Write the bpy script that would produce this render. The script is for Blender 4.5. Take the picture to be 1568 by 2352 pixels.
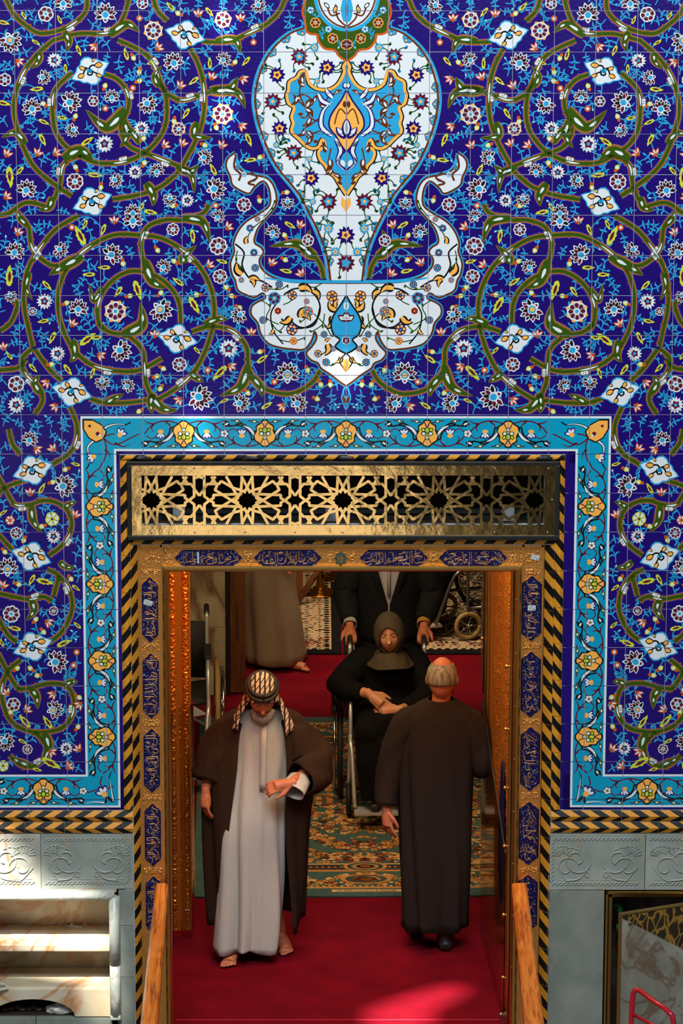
import bpy, bmesh, math, random
from mathutils import Vector, Matrix, noise
from mathutils.geometry import tessellate_polygon
SC = bpy.context.scene
for _o in list(bpy.data.objects): bpy.data.objects.remove(_o)
COL = SC.collection
# ---------------------------------------------------------------- camera
FPX, PITCH, YAW, ROLL = 9912.0, .264802, .006625, -.001617
CAM = (-.15835, -20.650, 8.55)
def _basis():
    cy, sy, cp, sp = math.cos(YAW), math.sin(YAW), math.cos(PITCH), math.sin(PITCH)
    f = Vector((sy*cp, cy*cp, -sp)); r = Vector((cy, -sy, 0)); d = f.cross(r)
    cr, sr = math.cos(ROLL), math.sin(ROLL)
    return cr*r+sr*d, -sr*r+cr*d, f
RV, DV, FV = _basis()
cd = bpy.data.cameras.new('camera'); cam = bpy.data.objects.new('camera', cd); COL.objects.link(cam)
cd.sensor_fit = 'VERTICAL'; cd.sensor_height = 36.0; cd.lens = FPX*36.0/2352; cd.clip_end = 300
M = Matrix((RV, -DV, -FV)).transposed().to_4x4(); M.translation = CAM
cam.matrix_world = M
SC.camera = cam
# ---------------------------------------------------------------- world, sun, big lights, exposure
SC.view_settings.view_transform = 'Standard'; SC.view_settings.look = 'None'
SC.view_settings.gamma = 1.0; SC.view_settings.use_curve_mapping = False
SC.view_settings.exposure = 0.0
wd = bpy.data.worlds.new('world'); SC.world = wd; wd.use_nodes = True
_n = wd.node_tree.nodes; _bg = _n['Background']
_sky = _n.new('ShaderNodeTexSky'); _sky.sky_type = 'NISHITA'; _sky.sun_disc = False
_sky.sun_elevation = math.radians(52); _sky.sun_rotation = math.radians(193)
wd.node_tree.links.new(_sky.outputs[0], _bg.inputs[0]); _bg.inputs[1].default_value = .06
SUND = Vector((.14, .58, -.8)).normalized()
sd = bpy.data.lights.new('sun', 'SUN'); sd.energy = 26; sd.angle = math.radians(.9); sd.color = (1, .93, .82)
so = bpy.data.objects.new('sun', sd); COL.objects.link(so); so.rotation_euler = SUND.to_track_quat('-Z', 'Y').to_euler()
def area(name, loc, target, sx, sy, power, color):
    l = bpy.data.lights.new(name, 'AREA'); l.shape = 'RECTANGLE'; l.size = sx; l.size_y = sy; l.energy = power; l.color = color
    o = bpy.data.objects.new(name, l); COL.objects.link(o); o.location = loc
    o.rotation_euler = (Vector(target)-Vector(loc)).to_track_quat('-Z', 'Y').to_euler(); return o
area('wall_fill_light', (-.3, -7.2, 10.2), (0, 0, 4.2), 4.5, 3.5, 1380, (.90, .96, 1.0))  # added soft light that brightens the tiled wall; the roof has no skylight
area('hall_lamp', (-.3, 3.0, 3.3), (-.1, 4.6, .6), 1.8, 1.6, 95, (1, .72, .42))
area('hall_rear_lamp', (-.2, 6.75, 3.2), (0, 8.0, 0), 1.6, .3, 125, (1, .76, .5))
area('doorway_lamp', (.0, .75, 2.78), (0, 1.4, 0), 1.4, .35, 34, (1, .62, .28))
# ---------------------------------------------------------------- helpers
def W(px, py, Y=0.):            # photograph sight line met with the plane y = Y
    a, b = (px-784)/FPX, (py-1176)/FPX
    d = RV*a+DV*b+FV; t = (Y-CAM[1])/d.y
    return CAM[0]+t*d.x, CAM[2]+t*d.z
def F(px, py, z=0.):            # sight line met with the plane at height z
    a, b = (px-784)/FPX, (py-1176)/FPX
    d = RV*a+DV*b+FV; t = (z-CAM[2])/d.z
    return CAM[0]+t*d.x, CAM[1]+t*d.y
def lin(c):
    f = lambda v: v/12.92 if v <= .04045 else ((v+.055)/1.055)**2.4
    return tuple(f(v/255.) for v in c[:3])+(1.,)
def mat(name, c, rough=.5, metal=0., spec=.5, coat=0., var=None, vscale=8., bump=0., bscale=30., btype='NOISE', sheen=0., stretch=None, trans=0., bdist=.01):
    m = bpy.data.materials.new(name); m.use_nodes = True
    nt = m.node_tree; N = nt.nodes; L = nt.links; b = N['Principled BSDF']
    b.inputs['Base Color'].default_value = lin(c); b.inputs['Roughness'].default_value = rough
    b.inputs['Metallic'].default_value = metal; b.inputs['Specular IOR Level'].default_value = spec
    b.inputs['Coat Weight'].default_value = coat; b.inputs['Sheen Weight'].default_value = sheen
    b.inputs['Transmission Weight'].default_value = trans
    tc = None
    if var or bump:
        tc = N.new('ShaderNodeTexCoord'); mp = N.new('ShaderNodeMapping'); L.new(tc.outputs['Object'], mp.inputs[0])
        if stretch: mp.inputs['Scale'].default_value = stretch
    if var:
        n = N.new('ShaderNodeTexNoise'); n.inputs['Scale'].default_value = vscale; n.inputs['Detail'].default_value = 6
        L.new(mp.outputs[0], n.inputs['Vector'])
        r = N.new('ShaderNodeValToRGB'); r.color_ramp.elements[0].position = .32; r.color_ramp.elements[1].position = .68
        r.color_ramp.elements[0].color = lin(c); r.color_ramp.elements[1].color = lin(var)
        L.new(n.outputs[0], r.inputs[0]); L.new(r.outputs[0], b.inputs['Base Color'])
    if bump:
        if btype == 'VORONOI':
            t = N.new('ShaderNodeTexVoronoi'); t.feature = 'SMOOTH_F1'; t.inputs['Scale'].default_value = bscale; o = t.outputs['Distance']
        else:
            t = N.new('ShaderNodeTexNoise'); t.inputs['Scale'].default_value = bscale; t.inputs['Detail'].default_value = 4; o = t.outputs[0]
        L.new(mp.outputs[0], t.inputs['Vector'])
        bp = N.new('ShaderNodeBump'); bp.inputs['Strength'].default_value = min(1, bump); bp.inputs['Distance'].default_value = bdist
        L.new(o, bp.inputs['Height']); L.new(bp.outputs[0], b.inputs['Normal'])
    return m
def marble(name, base, dark, vein, scale=3., rough=.25, veinw=.06):
    m = mat(name, base, rough); nt = m.node_tree; N = nt.nodes; L = nt.links; b = N['Principled BSDF']
    tc = N.new('ShaderNodeTexCoord'); n1 = N.new('ShaderNodeTexNoise'); n1.inputs['Scale'].default_value = scale; n1.inputs['Detail'].default_value = 8
    n1.inputs['Distortion'].default_value = .8
    L.new(tc.outputs['Object'], n1.inputs['Vector'])
    r1 = N.new('ShaderNodeValToRGB'); r1.color_ramp.elements[0].position = .35; r1.color_ramp.elements[1].position = .7
    r1.color_ramp.elements[0].color = lin(dark); r1.color_ramp.elements[1].color = lin(base); L.new(n1.outputs[0], r1.inputs[0])
    n2 = N.new('ShaderNodeTexNoise'); n2.inputs['Scale'].default_value = scale*.55; n2.inputs['Detail'].default_value = 5; n2.inputs['Distortion'].default_value = 1.6
    mp = N.new('ShaderNodeMapping'); mp.inputs['Location'].default_value = (3, 7, 1); L.new(tc.outputs['Object'], mp.inputs[0]); L.new(mp.outputs[0], n2.inputs['Vector'])
    s = N.new('ShaderNodeMath'); s.operation = 'SUBTRACT'; s.inputs[1].default_value = .5; L.new(n2.outputs[0], s.inputs[0])
    a = N.new('ShaderNodeMath'); a.operation = 'ABSOLUTE'; L.new(s.outputs[0], a.inputs[0])
    mr = N.new('ShaderNodeMapRange'); mr.inputs[1].default_value = 0; mr.inputs[2].default_value = veinw; mr.inputs[3].default_value = .75; mr.inputs[4].default_value = 0
    L.new(a.outputs[0], mr.inputs[0])
    mx = N.new('ShaderNodeMix'); mx.data_type = 'RGBA'; L.new(mr.outputs[0], mx.inputs[0]); L.new(r1.outputs[0], mx.inputs[6]); mx.inputs[7].default_value = lin(vein)
    L.new(mx.outputs[2], b.inputs['Base Color']); return m
def tag(o, label=None, cat=None, group=None, kind=None):
    if label: o['label'] = label
    if cat: o['category'] = cat
    if group: o['group'] = group
    if kind: o['kind'] = kind
    return o
def empty(name, loc=(0, 0, 0), rz=0., label=None, cat=None, group=None, kind=None):
    o = bpy.data.objects.new(name, None); COL.objects.link(o); o.location = loc; o.rotation_euler = (0, 0, rz)
    return tag(o, label, cat, group, kind)
def copy_tree(o, parent=None):
    c = o.copy(); COL.objects.link(c); c.parent = parent
    for ch in o.children: copy_tree(ch, c)
    return c
def smooth_path(pts, n=6, closed=False):
    P = [Vector(p) for p in pts]
    if len(P) < 3 and not closed: 
        return [P[0].lerp(P[1], i/n) for i in range(n+1)]
    out = []; m = len(P); rng = range(m if closed else m-1)
    for i in rng:
        if closed: a, b, c, d = P[i-1], P[i], P[(i+1) % m], P[(i+2) % m]
        else: a, b, c, d = P[max(i-1, 0)], P[i], P[i+1], P[min(i+2, m-1)]
        for k in range(n):
            t = k/n
            out.append(.5*((2*b)+(c-a)*t+(2*a-5*b+4*c-d)*t*t+(3*b-a-3*c+d)*t**3))
    if not closed: out.append(P[-1].copy())
    return out
class MB:
    def __init__(s): s.v = []; s.f = []; s.m = []; s.sm = []
    def face(s, idx, mi=0, sm=False): s.f.append(tuple(idx)); s.m.append(mi); s.sm.append(sm)
    def box(s, x0, x1, y0, y1, z0, z1, mi=0, bev=0.):
        b = len(s.v); e = min(bev, (x1-x0)/2.2, (y1-y0)/2.2, (z1-z0)/2.2)
        if e <= 0:
            s.v += [(x, y, z) for z in (z0, z1) for y in (y0, y1) for x in (x0, x1)]
            for q in ((0, 2, 3, 1), (4, 5, 7, 6), (0, 1, 5, 4), (2, 6, 7, 3), (0, 4, 6, 2), (1, 3, 7, 5)): s.face([b+i for i in q], mi)
            return
        bm = bmesh.new(); r = bmesh.ops.create_cube(bm, size=1)
        for v in bm.verts: v.co = ((x0+x1)/2+v.co.x*(x1-x0), (y0+y1)/2+v.co.y*(y1-y0), (z0+z1)/2+v.co.z*(z1-z0))
        bmesh.ops.bevel(bm, geom=bm.edges[:], offset=e, segments=2, affect='EDGES', profile=.5)
        s.add_bm(bm, mi); bm.free()
    def add_bm(s, bm, mi=0, sm=False, mtx=None):
        b = len(s.v); bm.verts.index_update()
        s.v += [tuple(mtx @ v.co) if mtx else tuple(v.co) for v in bm.verts]
        for f in bm.faces: s.face([b+v.index for v in f.verts], mi, sm)
    def obox(s, c, ax, ay, az, mi=0):     # oriented box, half vectors
        b = len(s.v); c, ax, ay, az = map(Vector, (c, ax, ay, az))
        s.v += [tuple(c+i*ax+j*ay+k*az) for k in (-1, 1) for j in (-1, 1) for i in (-1, 1)]
        for q in ((0, 2, 3, 1), (4, 5, 7, 6), (0, 1, 5, 4), (2, 6, 7, 3), (0, 4, 6, 2), (1, 3, 7, 5)): s.face([b+i for i in q], mi)
    def loft(s, rings, mi=0, sm=True, cap=True, closed=True):
        b = len(s.v); n = len(rings[0])
        for r in rings: s.v += [tuple(p) for p in r]
        for i in range(len(rings)-1):
            for j in range(n if closed else n-1):
                k = (j+1) % n
                s.face((b+i*n+j, b+i*n+k, b+(i+1)*n+k, b+(i+1)*n+j), mi, sm)
        if cap and closed:
            s.face([b+j for j in reversed(range(n))], mi, sm)
            s.face([b+(len(rings)-1)*n+j for j in range(n)], mi, sm)
    def tube(s, pts, r, seg=8, mi=0, sm=True, cap=True, flat=1.):
        P = [Vector(p) for p in pts]; R = r if isinstance(r, (list, tuple)) else [r]*len(P)
        rings = []; up = None
        for i, p in enumerate(P):
            t = (P[min(i+1, len(P)-1)]-P[max(i-1, 0)]).normalized()
            if up is None:
                up = Vector((0, 0, 1)) if abs(t.z) < .9 else Vector((0, 1, 0))
            a = t.cross(up); a = a.normalized() if a.length > 1e-6 else t.orthogonal().normalized(); up = a.cross(t).normalized()
            rings.append([p+a*math.cos(2*math.pi*k/seg)*R[i]+up*math.sin(2*math.pi*k/seg)*R[i]*flat for k in range(seg)])
        s.loft(rings, mi, sm, cap)
    def lathe(s, c, prof, seg=20, mi=0, sm=True, axis='Z'):
        rings = []
        for r, h in prof:
            ring = []
            for k in range(seg):
                a = 2*math.pi*k/seg; u, v = r*math.cos(a), r*math.sin(a)
                ring.append((c[0]+u, c[1]+v, c[2]+h) if axis == 'Z' else (c[0]+h, c[1]+u, c[2]+v) if axis == 'X' else (c[0]+u, c[1]+h, c[2]-v))
            rings.append(ring)
        s.loft(rings, mi, sm)
    def ball(s, c, r, mi=0, sub=1, sc=(1, 1, 1), rot=None):
        bm = bmesh.new(); bmesh.ops.create_icosphere(bm, subdivisions=sub, radius=1)
        m = Matrix.Diagonal((r*sc[0], r*sc[1], r*sc[2], 1))
        if rot: m = rot.to_4x4() @ m
        s.add_bm(bm, mi, True, Matrix.Translation(c) @ m); bm.free()
    def prism(s, poly, y0, y1, mi=0, sm=False):     # polygon in x,z pushed along y (front at y0)
        b = len(s.v); n = len(poly)
        area2 = sum(poly[i][0]*poly[(i+1) % n][1]-poly[(i+1) % n][0]*poly[i][1] for i in range(n))
        if area2 < 0: poly = poly[::-1]
        s.v += [(p[0], y0, p[1]) for p in poly]+[(p[0], y1, p[1]) for p in poly]
        for t in tessellate_polygon([[Vector((p[0], p[1], 0)) for p in poly]]):
            a, bb, c = t
            cr = (poly[bb][0]-poly[a][0])*(poly[c][1]-poly[a][1])-(poly[bb][1]-poly[a][1])*(poly[c][0]-poly[a][0])
            if cr < 0: bb, c = c, bb
            s.face((b+a, b+bb, b+c), mi); s.face((b+n+a, b+n+c, b+n+bb), mi)
        for i in range(n):
            k = (i+1) % n; s.face((b+i, b+n+i, b+n+k, b+k), mi, sm)
    def build(s, name, mats, parent=None, loc=None, smooth=None):
        me = bpy.data.meshes.new(name); me.from_pydata(s.v, [], s.f)
        for m in (mats if isinstance(mats, (list, tuple)) else [mats]): me.materials.append(m)
        me.polygons.foreach_set('material_index', s.m)
        me.polygons.foreach_set('use_smooth', s.sm if smooth is None else [smooth]*len(s.f))
        me.update(); o = bpy.data.objects.new(name, me); COL.objects.link(o)
        if parent: o.parent = parent
        if loc: o.location = loc
        return o
def ribbon(mb, pts, w, y, h=.0, mi=0):      # flat or ridged stroke in the x,z plane facing -y
    n = len(pts); b = len(mb.v)
    for i, p in enumerate(pts):
        a, c = pts[max(i-1, 0)], pts[min(i+1, n-1)]
        dx, dz = c[0]-a[0], c[1]-a[1]; l = math.hypot(dx, dz) or 1; nx, nz = -dz/l, dx/l
        ww = (w[i] if isinstance(w, list) else w)/2
        mb.v += [(p[0]+nx*ww, y, p[1]+nz*ww), (p[0], y-h, p[1]), (p[0]-nx*ww, y, p[1]-nz*ww)]
    for i in range(n-1):
        q = b+3*i; mb.face((q, q+3, q+4, q+1), mi, True); mb.face((q+1, q+4, q+5, q+2), mi, True)
# shared materials
GROUT = mat('grout', (168, 172, 178), .9)
BLACKM = mat('black_metal', (14, 14, 13), .45)
BRASS = mat('polished_brass', (212, 180, 122), .13, 1., bump=.22, bscale=9)
BRASS2 = mat('satin_brass', (190, 152, 84), .28, 1., bump=.05, bscale=40)
GOLD = mat('embossed_gold', (228, 160, 84), .42, .95, bump=.35, bscale=90)
GOLDR = mat('gold_relief', (232, 170, 92), .34, 1., bump=.3, bscale=160)
GOLDIN = mat('gold_letters', (178, 128, 72), .4, .6)
CHROME = mat('chrome', (200, 200, 200), .18, 1.)
WOODO = None
# ================================================================ tiled wall: painted and glazed ornament
random.seed(7)
def glaze(n, c, rough=.14, metal=0., spec=.32):
    return mat(n, c, rough, metal, spec, bump=.05, bscale=55)
GL = [glaze('navy_glaze', (30, 13, 104)), glaze('cyan_glaze', (42, 156, 206)), glaze('white_glaze', (214, 220, 224), .22), glaze('maroon_glaze', (92, 22, 46)),
      glaze('black_glaze', (22, 22, 22)), glaze('green_glaze', (50, 80, 14)), glaze('lustre_outline', (168, 112, 54), .25, .35), glaze('orange_glaze', (196, 84, 20)),
      glaze('lime_glaze', (196, 204, 60)), glaze('apricot_glaze', (240, 172, 78)), glaze('turquoise_glaze', (8, 148, 184)), glaze('brown_glaze', (96, 44, 18)),
      glaze('blue_halo_glaze', (38, 28, 150)), glaze('stem_green_glaze', (36, 78, 22))]
NAVY, CYAN, WHITE, MAROON, BLACK, GREEN, LUST, ORANGE, LIME, APRI, TURQ, BROWN, HALO, STEM = range(14)
TRI = []          # (p0, p1, p2, colour, layer) in wall metres
MIRROR = True
def tri(a, b, c, col, lay):
    TRI.append((a, b, c, col, lay))
    if MIRROR: TRI.append(((-a[0], a[1]), (-b[0], b[1]), (-c[0], c[1]), col, lay))
def poly(pts, col, lay, conv=True):
    q = [W(*p) for p in pts] if conv else pts
    for t in tessellate_polygon([[Vector((p[0], p[1], 0)) for p in q]]): tri(q[t[0]], q[t[1]], q[t[2]], col, lay)
def fan(pts, col, lay):
    q = [W(*p) for p in pts]
    for i in range(1, len(q)-1): tri(q[0], q[i], q[i+1], col, lay)
def spline(pts, n=5): return [(v.x, v.y) for v in smooth_path([(p[0], p[1], 0) for p in pts], n)]
def stroke(pts, w, col, lay, n=5, taper=None, sm=True):
    p = spline(pts, n) if sm else pts; m = len(p); L, R = [], []
    for i in range(m):
        a, c = p[max(i-1, 0)], p[min(i+1, m-1)]; dx, dy = c[0]-a[0], c[1]-a[1]; l = math.hypot(dx, dy) or 1
        t = i/(m-1); ww = w/2
        if taper == 'end': ww *= 1-.85*t
        elif taper == 'both': ww *= .15+.85*math.sin(math.pi*t)
        elif taper == 'horn': ww *= max(.04, (1.15*math.sin(math.pi*min(1, .12+t*.88))**.8)*(1-.55*t))
        L.append((p[i][0]-dy/l*ww, p[i][1]+dx/l*ww)); R.append((p[i][0]+dy/l*ww, p[i][1]-dx/l*ww))
    L = [W(*q) for q in L]; R = [W(*q) for q in R]
    for i in range(m-1):
        tri(L[i], L[i+1], R[i], col, lay); tri(R[i], L[i+1], R[i+1], col, lay)
OCC = set()
def occ(x, y, r):
    for i in range(int((x-r)//5), int((x+r)//5)+1):
        for j in range(int((y-r)//5), int((y+r)//5)+1):
            if (i*5+2-x)**2+(j*5+2-y)**2 <= r*r: OCC.add((i, j))
def free(x, y, r):
    for i in range(int((x-r)//5), int((x+r)//5)+1):
        for j in range(int((y-r)//5), int((y+r)//5)+1):
            if (i, j) in OCC: return False
    return True
def loc(cx, cy, s, ang, pts):
    c, d = math.cos(ang)*s, math.sin(ang)*s
    return [(cx+u*c-v*d, cy+u*d+v*c) for u, v in pts]
def circ(cx, cy, r, col, lay, n=8): fan([(cx+r*math.cos(6.2832*i/n), cy+r*math.sin(6.2832*i/n)) for i in range(n)], col, lay)
PET = [(0, -.14), (.22, -.40), (.52, -.50), (.80, -.30), (1, 0), (.80, .30), (.52, .50), (.22, .40), (0, .14)]
RPET = [(0, -.15), (.4, -.42), (.75, -.46), (.97, -.2), (.97, .2), (.75, .46), (.4, .42), (0, .15)]
def petal(cx, cy, ang, d0, ln, wd, col, lay, shape=PET):
    bx, by = cx+d0*math.cos(ang), cy+d0*math.sin(ang)
    fan(loc(bx, by, 1, ang, [(u*ln, v*wd) for u, v in shape]), col, lay)
def rosette(x, y, r, n=8, sep=False, col=MAROON, lay=7, core=CYAN, out=WHITE):
    a0 = random.random()
    for i in range(n):
        a = a0+6.2832*i/n
        if sep: petal(x, y, a+3.1416/n, r*.72, r*.46, r*.5, APRI, lay-1)
        wd = r*5.6/n
        petal(x, y, a, r*.2, r*.82, wd*1.12, out, lay, RPET)
        petal(x, y, a, r*.36, r*.5, wd*.62, col if i % 2 or n < 7 else col, lay+1, RPET)
    circ(x, y, r*.27, out, lay+1, 8); circ(x, y, r*.19, core, lay+2, 8)
def lotus(x, y, r, ang, core=False, lay=7):
    for k, n, ln, rr in ((0, 8, 1.0, 1.9), (1, 5, .74, 1.15)):
        for i in range(n):
            t = -rr+2*rr*i/(n-1); a = ang+t; l = r*ln*(1-.10*abs(t))
            petal(x-r*.25*math.cos(ang), y-r*.25*math.sin(ang), a, r*.08, l*1.14, r*.50, WHITE, lay+2*k)
            petal(x-r*.25*math.cos(ang), y-r*.25*math.sin(ang), a, r*.30, l*.76, r*.29, (MAROON if (i+k) % 2 else BLACK), lay+1+2*k)
    if core: petal(x, y, ang, -r*.66, r*.9, r*.9, WHITE, lay+5); petal(x, y, ang, -r*.54, r*.70, r*.70, CYAN, lay+6); petal(x, y, ang, -r*.44, r*.42, r*.44, APRI, lay+7)
    else: petal(x, y, ang, -r*.62, r*.80, r*.78, WHITE, lay+5); petal(x, y, ang, -r*.50, r*.60, r*.56, CYAN, lay+6)
    petal(x, y, ang+3.1416, r*.35, r*.62, r*.5, WHITE, lay+3); petal(x, y, ang+3.1416, r*.45, r*.38, r*.28, MAROON, lay+4)
    for s in (-1, 1): petal(x, y, ang+3.1416+s*.8, r*.35, r*.5, r*.22, CYAN, lay-1)
def burst(x, y, r, lay=7, o=WHITE, i_=MAROON, c=CYAN, n=14):
    a0 = random.random()
    fan([(x+(r if k % 2 else r*.68)*math.cos(a0+3.14159*k/n), y+(r if k % 2 else r*.68)*math.sin(a0+3.14159*k/n)) for k in range(2*n)], o, lay)
    fan([(x+(r*.56 if k % 2 else r*.36)*math.cos(a0+3.14159*k/5), y+(r*.56 if k % 2 else r*.36)*math.sin(a0+3.14159*k/5)) for k in range(10)], i_, lay+1)
    circ(x, y, r*.2, c, lay+2, 7)
def tulip(x, y, r, ang, lay=7):
    bx, by = x-r*.5*math.cos(ang), y-r*.5*math.sin(ang)
    for t in (-.75, .75, 0):
        petal(bx, by, ang+t, 0, r*1.45, r*.62, ORANGE, lay+(t == 0)*2); petal(bx, by, ang+t, r*.32, r*.88, r*.3, WHITE, lay+1+(t == 0)*2)
    petal(bx, by, ang+3.14, -r*.1, r*.5, r*.4, ORANGE, lay+3)
    for t in (-1.5, 1.5): petal(bx, by, ang+t, 0, r*.7, r*.3, ORANGE if t > 0 else CYAN, lay)
SERR = [(0, -.12), (.12, -.34), (.24, -.30), (.34, -.44), (.44, -.36), (.56, -.44), (.64, -.28), (.8, -.28), (1, 0), (.76, .16), (.66, .30), (.56, .24), (.42, .40), (.32, .30), (.18, .34), (0, .12)]
def limeleaf(x, y, r, ang, lay=7):
    bx, by = x-r*math.cos(ang), y-r*math.sin(ang)
    poly(loc(bx, by, 1, ang, [(u*2.25*r, v*1.0*r) for u, v in SERR]), LIME, lay)
    petal(bx, by, ang, r*.45, r*1.15, r*.34, MAROON, lay+1)
def bud(x, y, r, ang, lay=7):
    petal(x, y, ang, -r*.35, r*1.5, r*1.25, LIME, lay); petal(x, y, ang, -r*.02, r*.85, r*.66, WHITE, lay+1)
    petal(x, y, ang+3.14, r*.1, r*.95, r*.9, ORANGE, lay+1)
def berry(x, y, r, lay=7): circ(x, y, r, ORANGE, lay, 9); circ(x, y, r*.5, WHITE, lay+1, 7)
def sprig(x, y, ang, ln, lay=2):
    k = random.choice((-1, 1))*random.uniform(.25, .6)
    p = [(x, y)]
    for i in range(3):
        p.append((p[-1][0]+ln/3*math.cos(ang+k*i), p[-1][1]+ln/3*math.sin(ang+k*i)))
    stroke(p, 2.2, CYAN, lay, 4)
    for i in (1, 2):
        for s in ((-1, 1) if ln > 26 else (random.choice((-1, 1)),)):
            a = ang+k*i+s*.75; q = p[i]
            stroke([q, (q[0]+ln*.2*math.cos(a), q[1]+ln*.2*math.sin(a)), (q[0]+ln*.34*math.cos(a+s*.5), q[1]+ln*.34*math.sin(a+s*.5))], 3.6, CYAN, lay, 3, 'both')
    petal(p[3][0], p[3][1], ang+k*2.4, -2, 10, 5.2, CYAN, lay)
    if random.random() < .3: petal(p[3][0], p[3][1], ang+k*2.4, 1.5, 5, 2.6, WHITE, lay+1)
VPTS = []
def stem_to(x, y, r, px, py):
    d = math.hypot(px-x, py-y) or 1; k = random.choice((-1, 1))*random.uniform(.14, .30)*d
    mx, my = (x+px)/2-(py-y)/d*k, (y+py)/2+(px-x)/d*k
    p = spline([(x, y), (mx, my), (px, py)], 6); stroke(p, 2.3, CYAN, 2, sm=False)
    for i in range(3, len(p)-1, 3):
        t = math.atan2(p[i+1][1]-p[i][1], p[i+1][0]-p[i][0])
        if math.hypot(p[i][0]-x, p[i][1]-y) < r: continue
        for s in ((1,) if random.random() < .6 else (1, -1)):
            a = t+s*random.uniform(.6, 1.0)*random.choice((1, -1)); l = random.uniform(8, 15)
            stroke([p[i], (p[i][0]+l*.55*math.cos(a), p[i][1]+l*.55*math.sin(a)), (p[i][0]+l*math.cos(a+.5*s), p[i][1]+l*math.sin(a+.5*s))], 4.2, CYAN, 2, 3, 'both')
def motif(fn, x, y, r, *a, **k):
    ang = random.uniform(0, 6.28); near = sorted((math.hypot(v[0]-x, v[1]-y), v) for v in VPTS)
    if near and near[0][0] < 95:
        v = near[min(len(near)-1, random.choice((0, 3, 7)))][1]; stem_to(x, y, r, v[0], v[1])
    else: sprig(x, y, ang, r+random.uniform(18, 30))
    if r > 15: sprig(x, y, ang+2.2, r+random.uniform(14, 26))
    occ(x, y, r*.95); fn(x, y, r, *a, **k)
def vine(pts, w=13, halo=True):
    if halo: stroke(pts, w+6, HALO, 1)
    stroke(pts, w+1, LUST, 3); stroke(pts, w-5.5, GREEN, 4)
    sp = spline(pts, 5)
    for i in range(0, len(sp)): occ(sp[i][0], sp[i][1], w*.62)
    VPTS.extend(sp[::2])
    for i in range(12, len(sp)-4, 31):
        a, c = sp[i], sp[i+1]; t = math.atan2(c[1]-a[1], c[0]-a[0])+random.choice((-1, 1))*1.57; q = (a[0]+w*.55*math.cos(t), a[1]+w*.55*math.sin(t))
        for u in (-5, 0, 5): circ(q[0]+u*math.sin(t), q[1]-u*math.cos(t), 6.4, LUST, 3, 8); circ(q[0]+u*math.sin(t), q[1]-u*math.cos(t), 4.4, WHITE, 4, 7)
        stroke([sp[i-3], sp[i-1], sp[i+1]], w*.3, WHITE, 5, 3, 'both')
    for i in range(3, len(sp)-2, 5):             # little thorns along the vine
        a, c = sp[i], sp[i+1]; t = math.atan2(c[1]-a[1], c[0]-a[0])+random.choice((-1, 1))*1.2
        petal(a[0], a[1], t, w*.3, w*.55, 5, LUST, 3)
def horn(a, b, c, w=18):
    p = [a, b, c]
    stroke(p, w*1.45+4, HALO, 1, 6, 'horn'); stroke(p, w*1.45, LUST, 4, 7, 'horn'); stroke(p, w*.95, GREEN, 5, 7, 'horn')
    q = spline(p, 7); stroke([q[3], q[4], q[6]], w*.32, WHITE, 6, 3, 'both'); stroke([q[8], q[9], q[10]], w*.24, WHITE, 6, 3, 'both')
    for s in q: occ(s[0], s[1], w*.5)
def cartouche(x, y, ang, s=1.):
    A = []
    for k in range(40):
        t = 6.2832*k/40; c, d = math.cos(t), math.sin(t)
        rr = 1/(abs(c)/46+abs(d)/34)
        rr = min(rr, 43)*(1+.05*math.cos(t*10))*s*.98
        A.append((rr*c, rr*d))
    big = [(u*1.1, v*1.12) for u, v in A]
    poly(loc(x, y, 1, ang, big), CYAN, 6); poly(loc(x, y, 1, ang, A), WHITE, 7)
    L = lambda pts: loc(x, y, s, ang, pts)
    stroke(L([(-20, 3), (-8, -8), (4, 0), (0, 9), (-8, 4), (6, -10), (20, -5)]), 4, BLACK, 8, 4)
    stroke(L([(-12, -14), (-2, -7), (6, 5), (14, 13)]), 3.4, BLACK, 8, 4)
    for (u, v, a, l) in ((16, -7, .3, 16), (-30, 2, 0, 14), (-18, -17, .8, 12), (10, 14, .7, 12), (14, -18, -.5, 8)):
        q = L([(u, v)])[0]; petal(q[0], q[1], ang+a, -2*s, l*s*1.25, l*s*.95, BLACK, 8); petal(q[0], q[1], ang+a, 0, l*s, l*s*.6, APRI, 9)
    q = L([(-2, 0)])[0]; petal(q[0], q[1], ang+1.2, -8*s, 14*s, 9*s, CYAN, 9); petal(q[0], q[1], ang-.2, -3*s, 12*s, 7*s, CYAN, 9)
    occ(x, y, 42*s)
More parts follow.
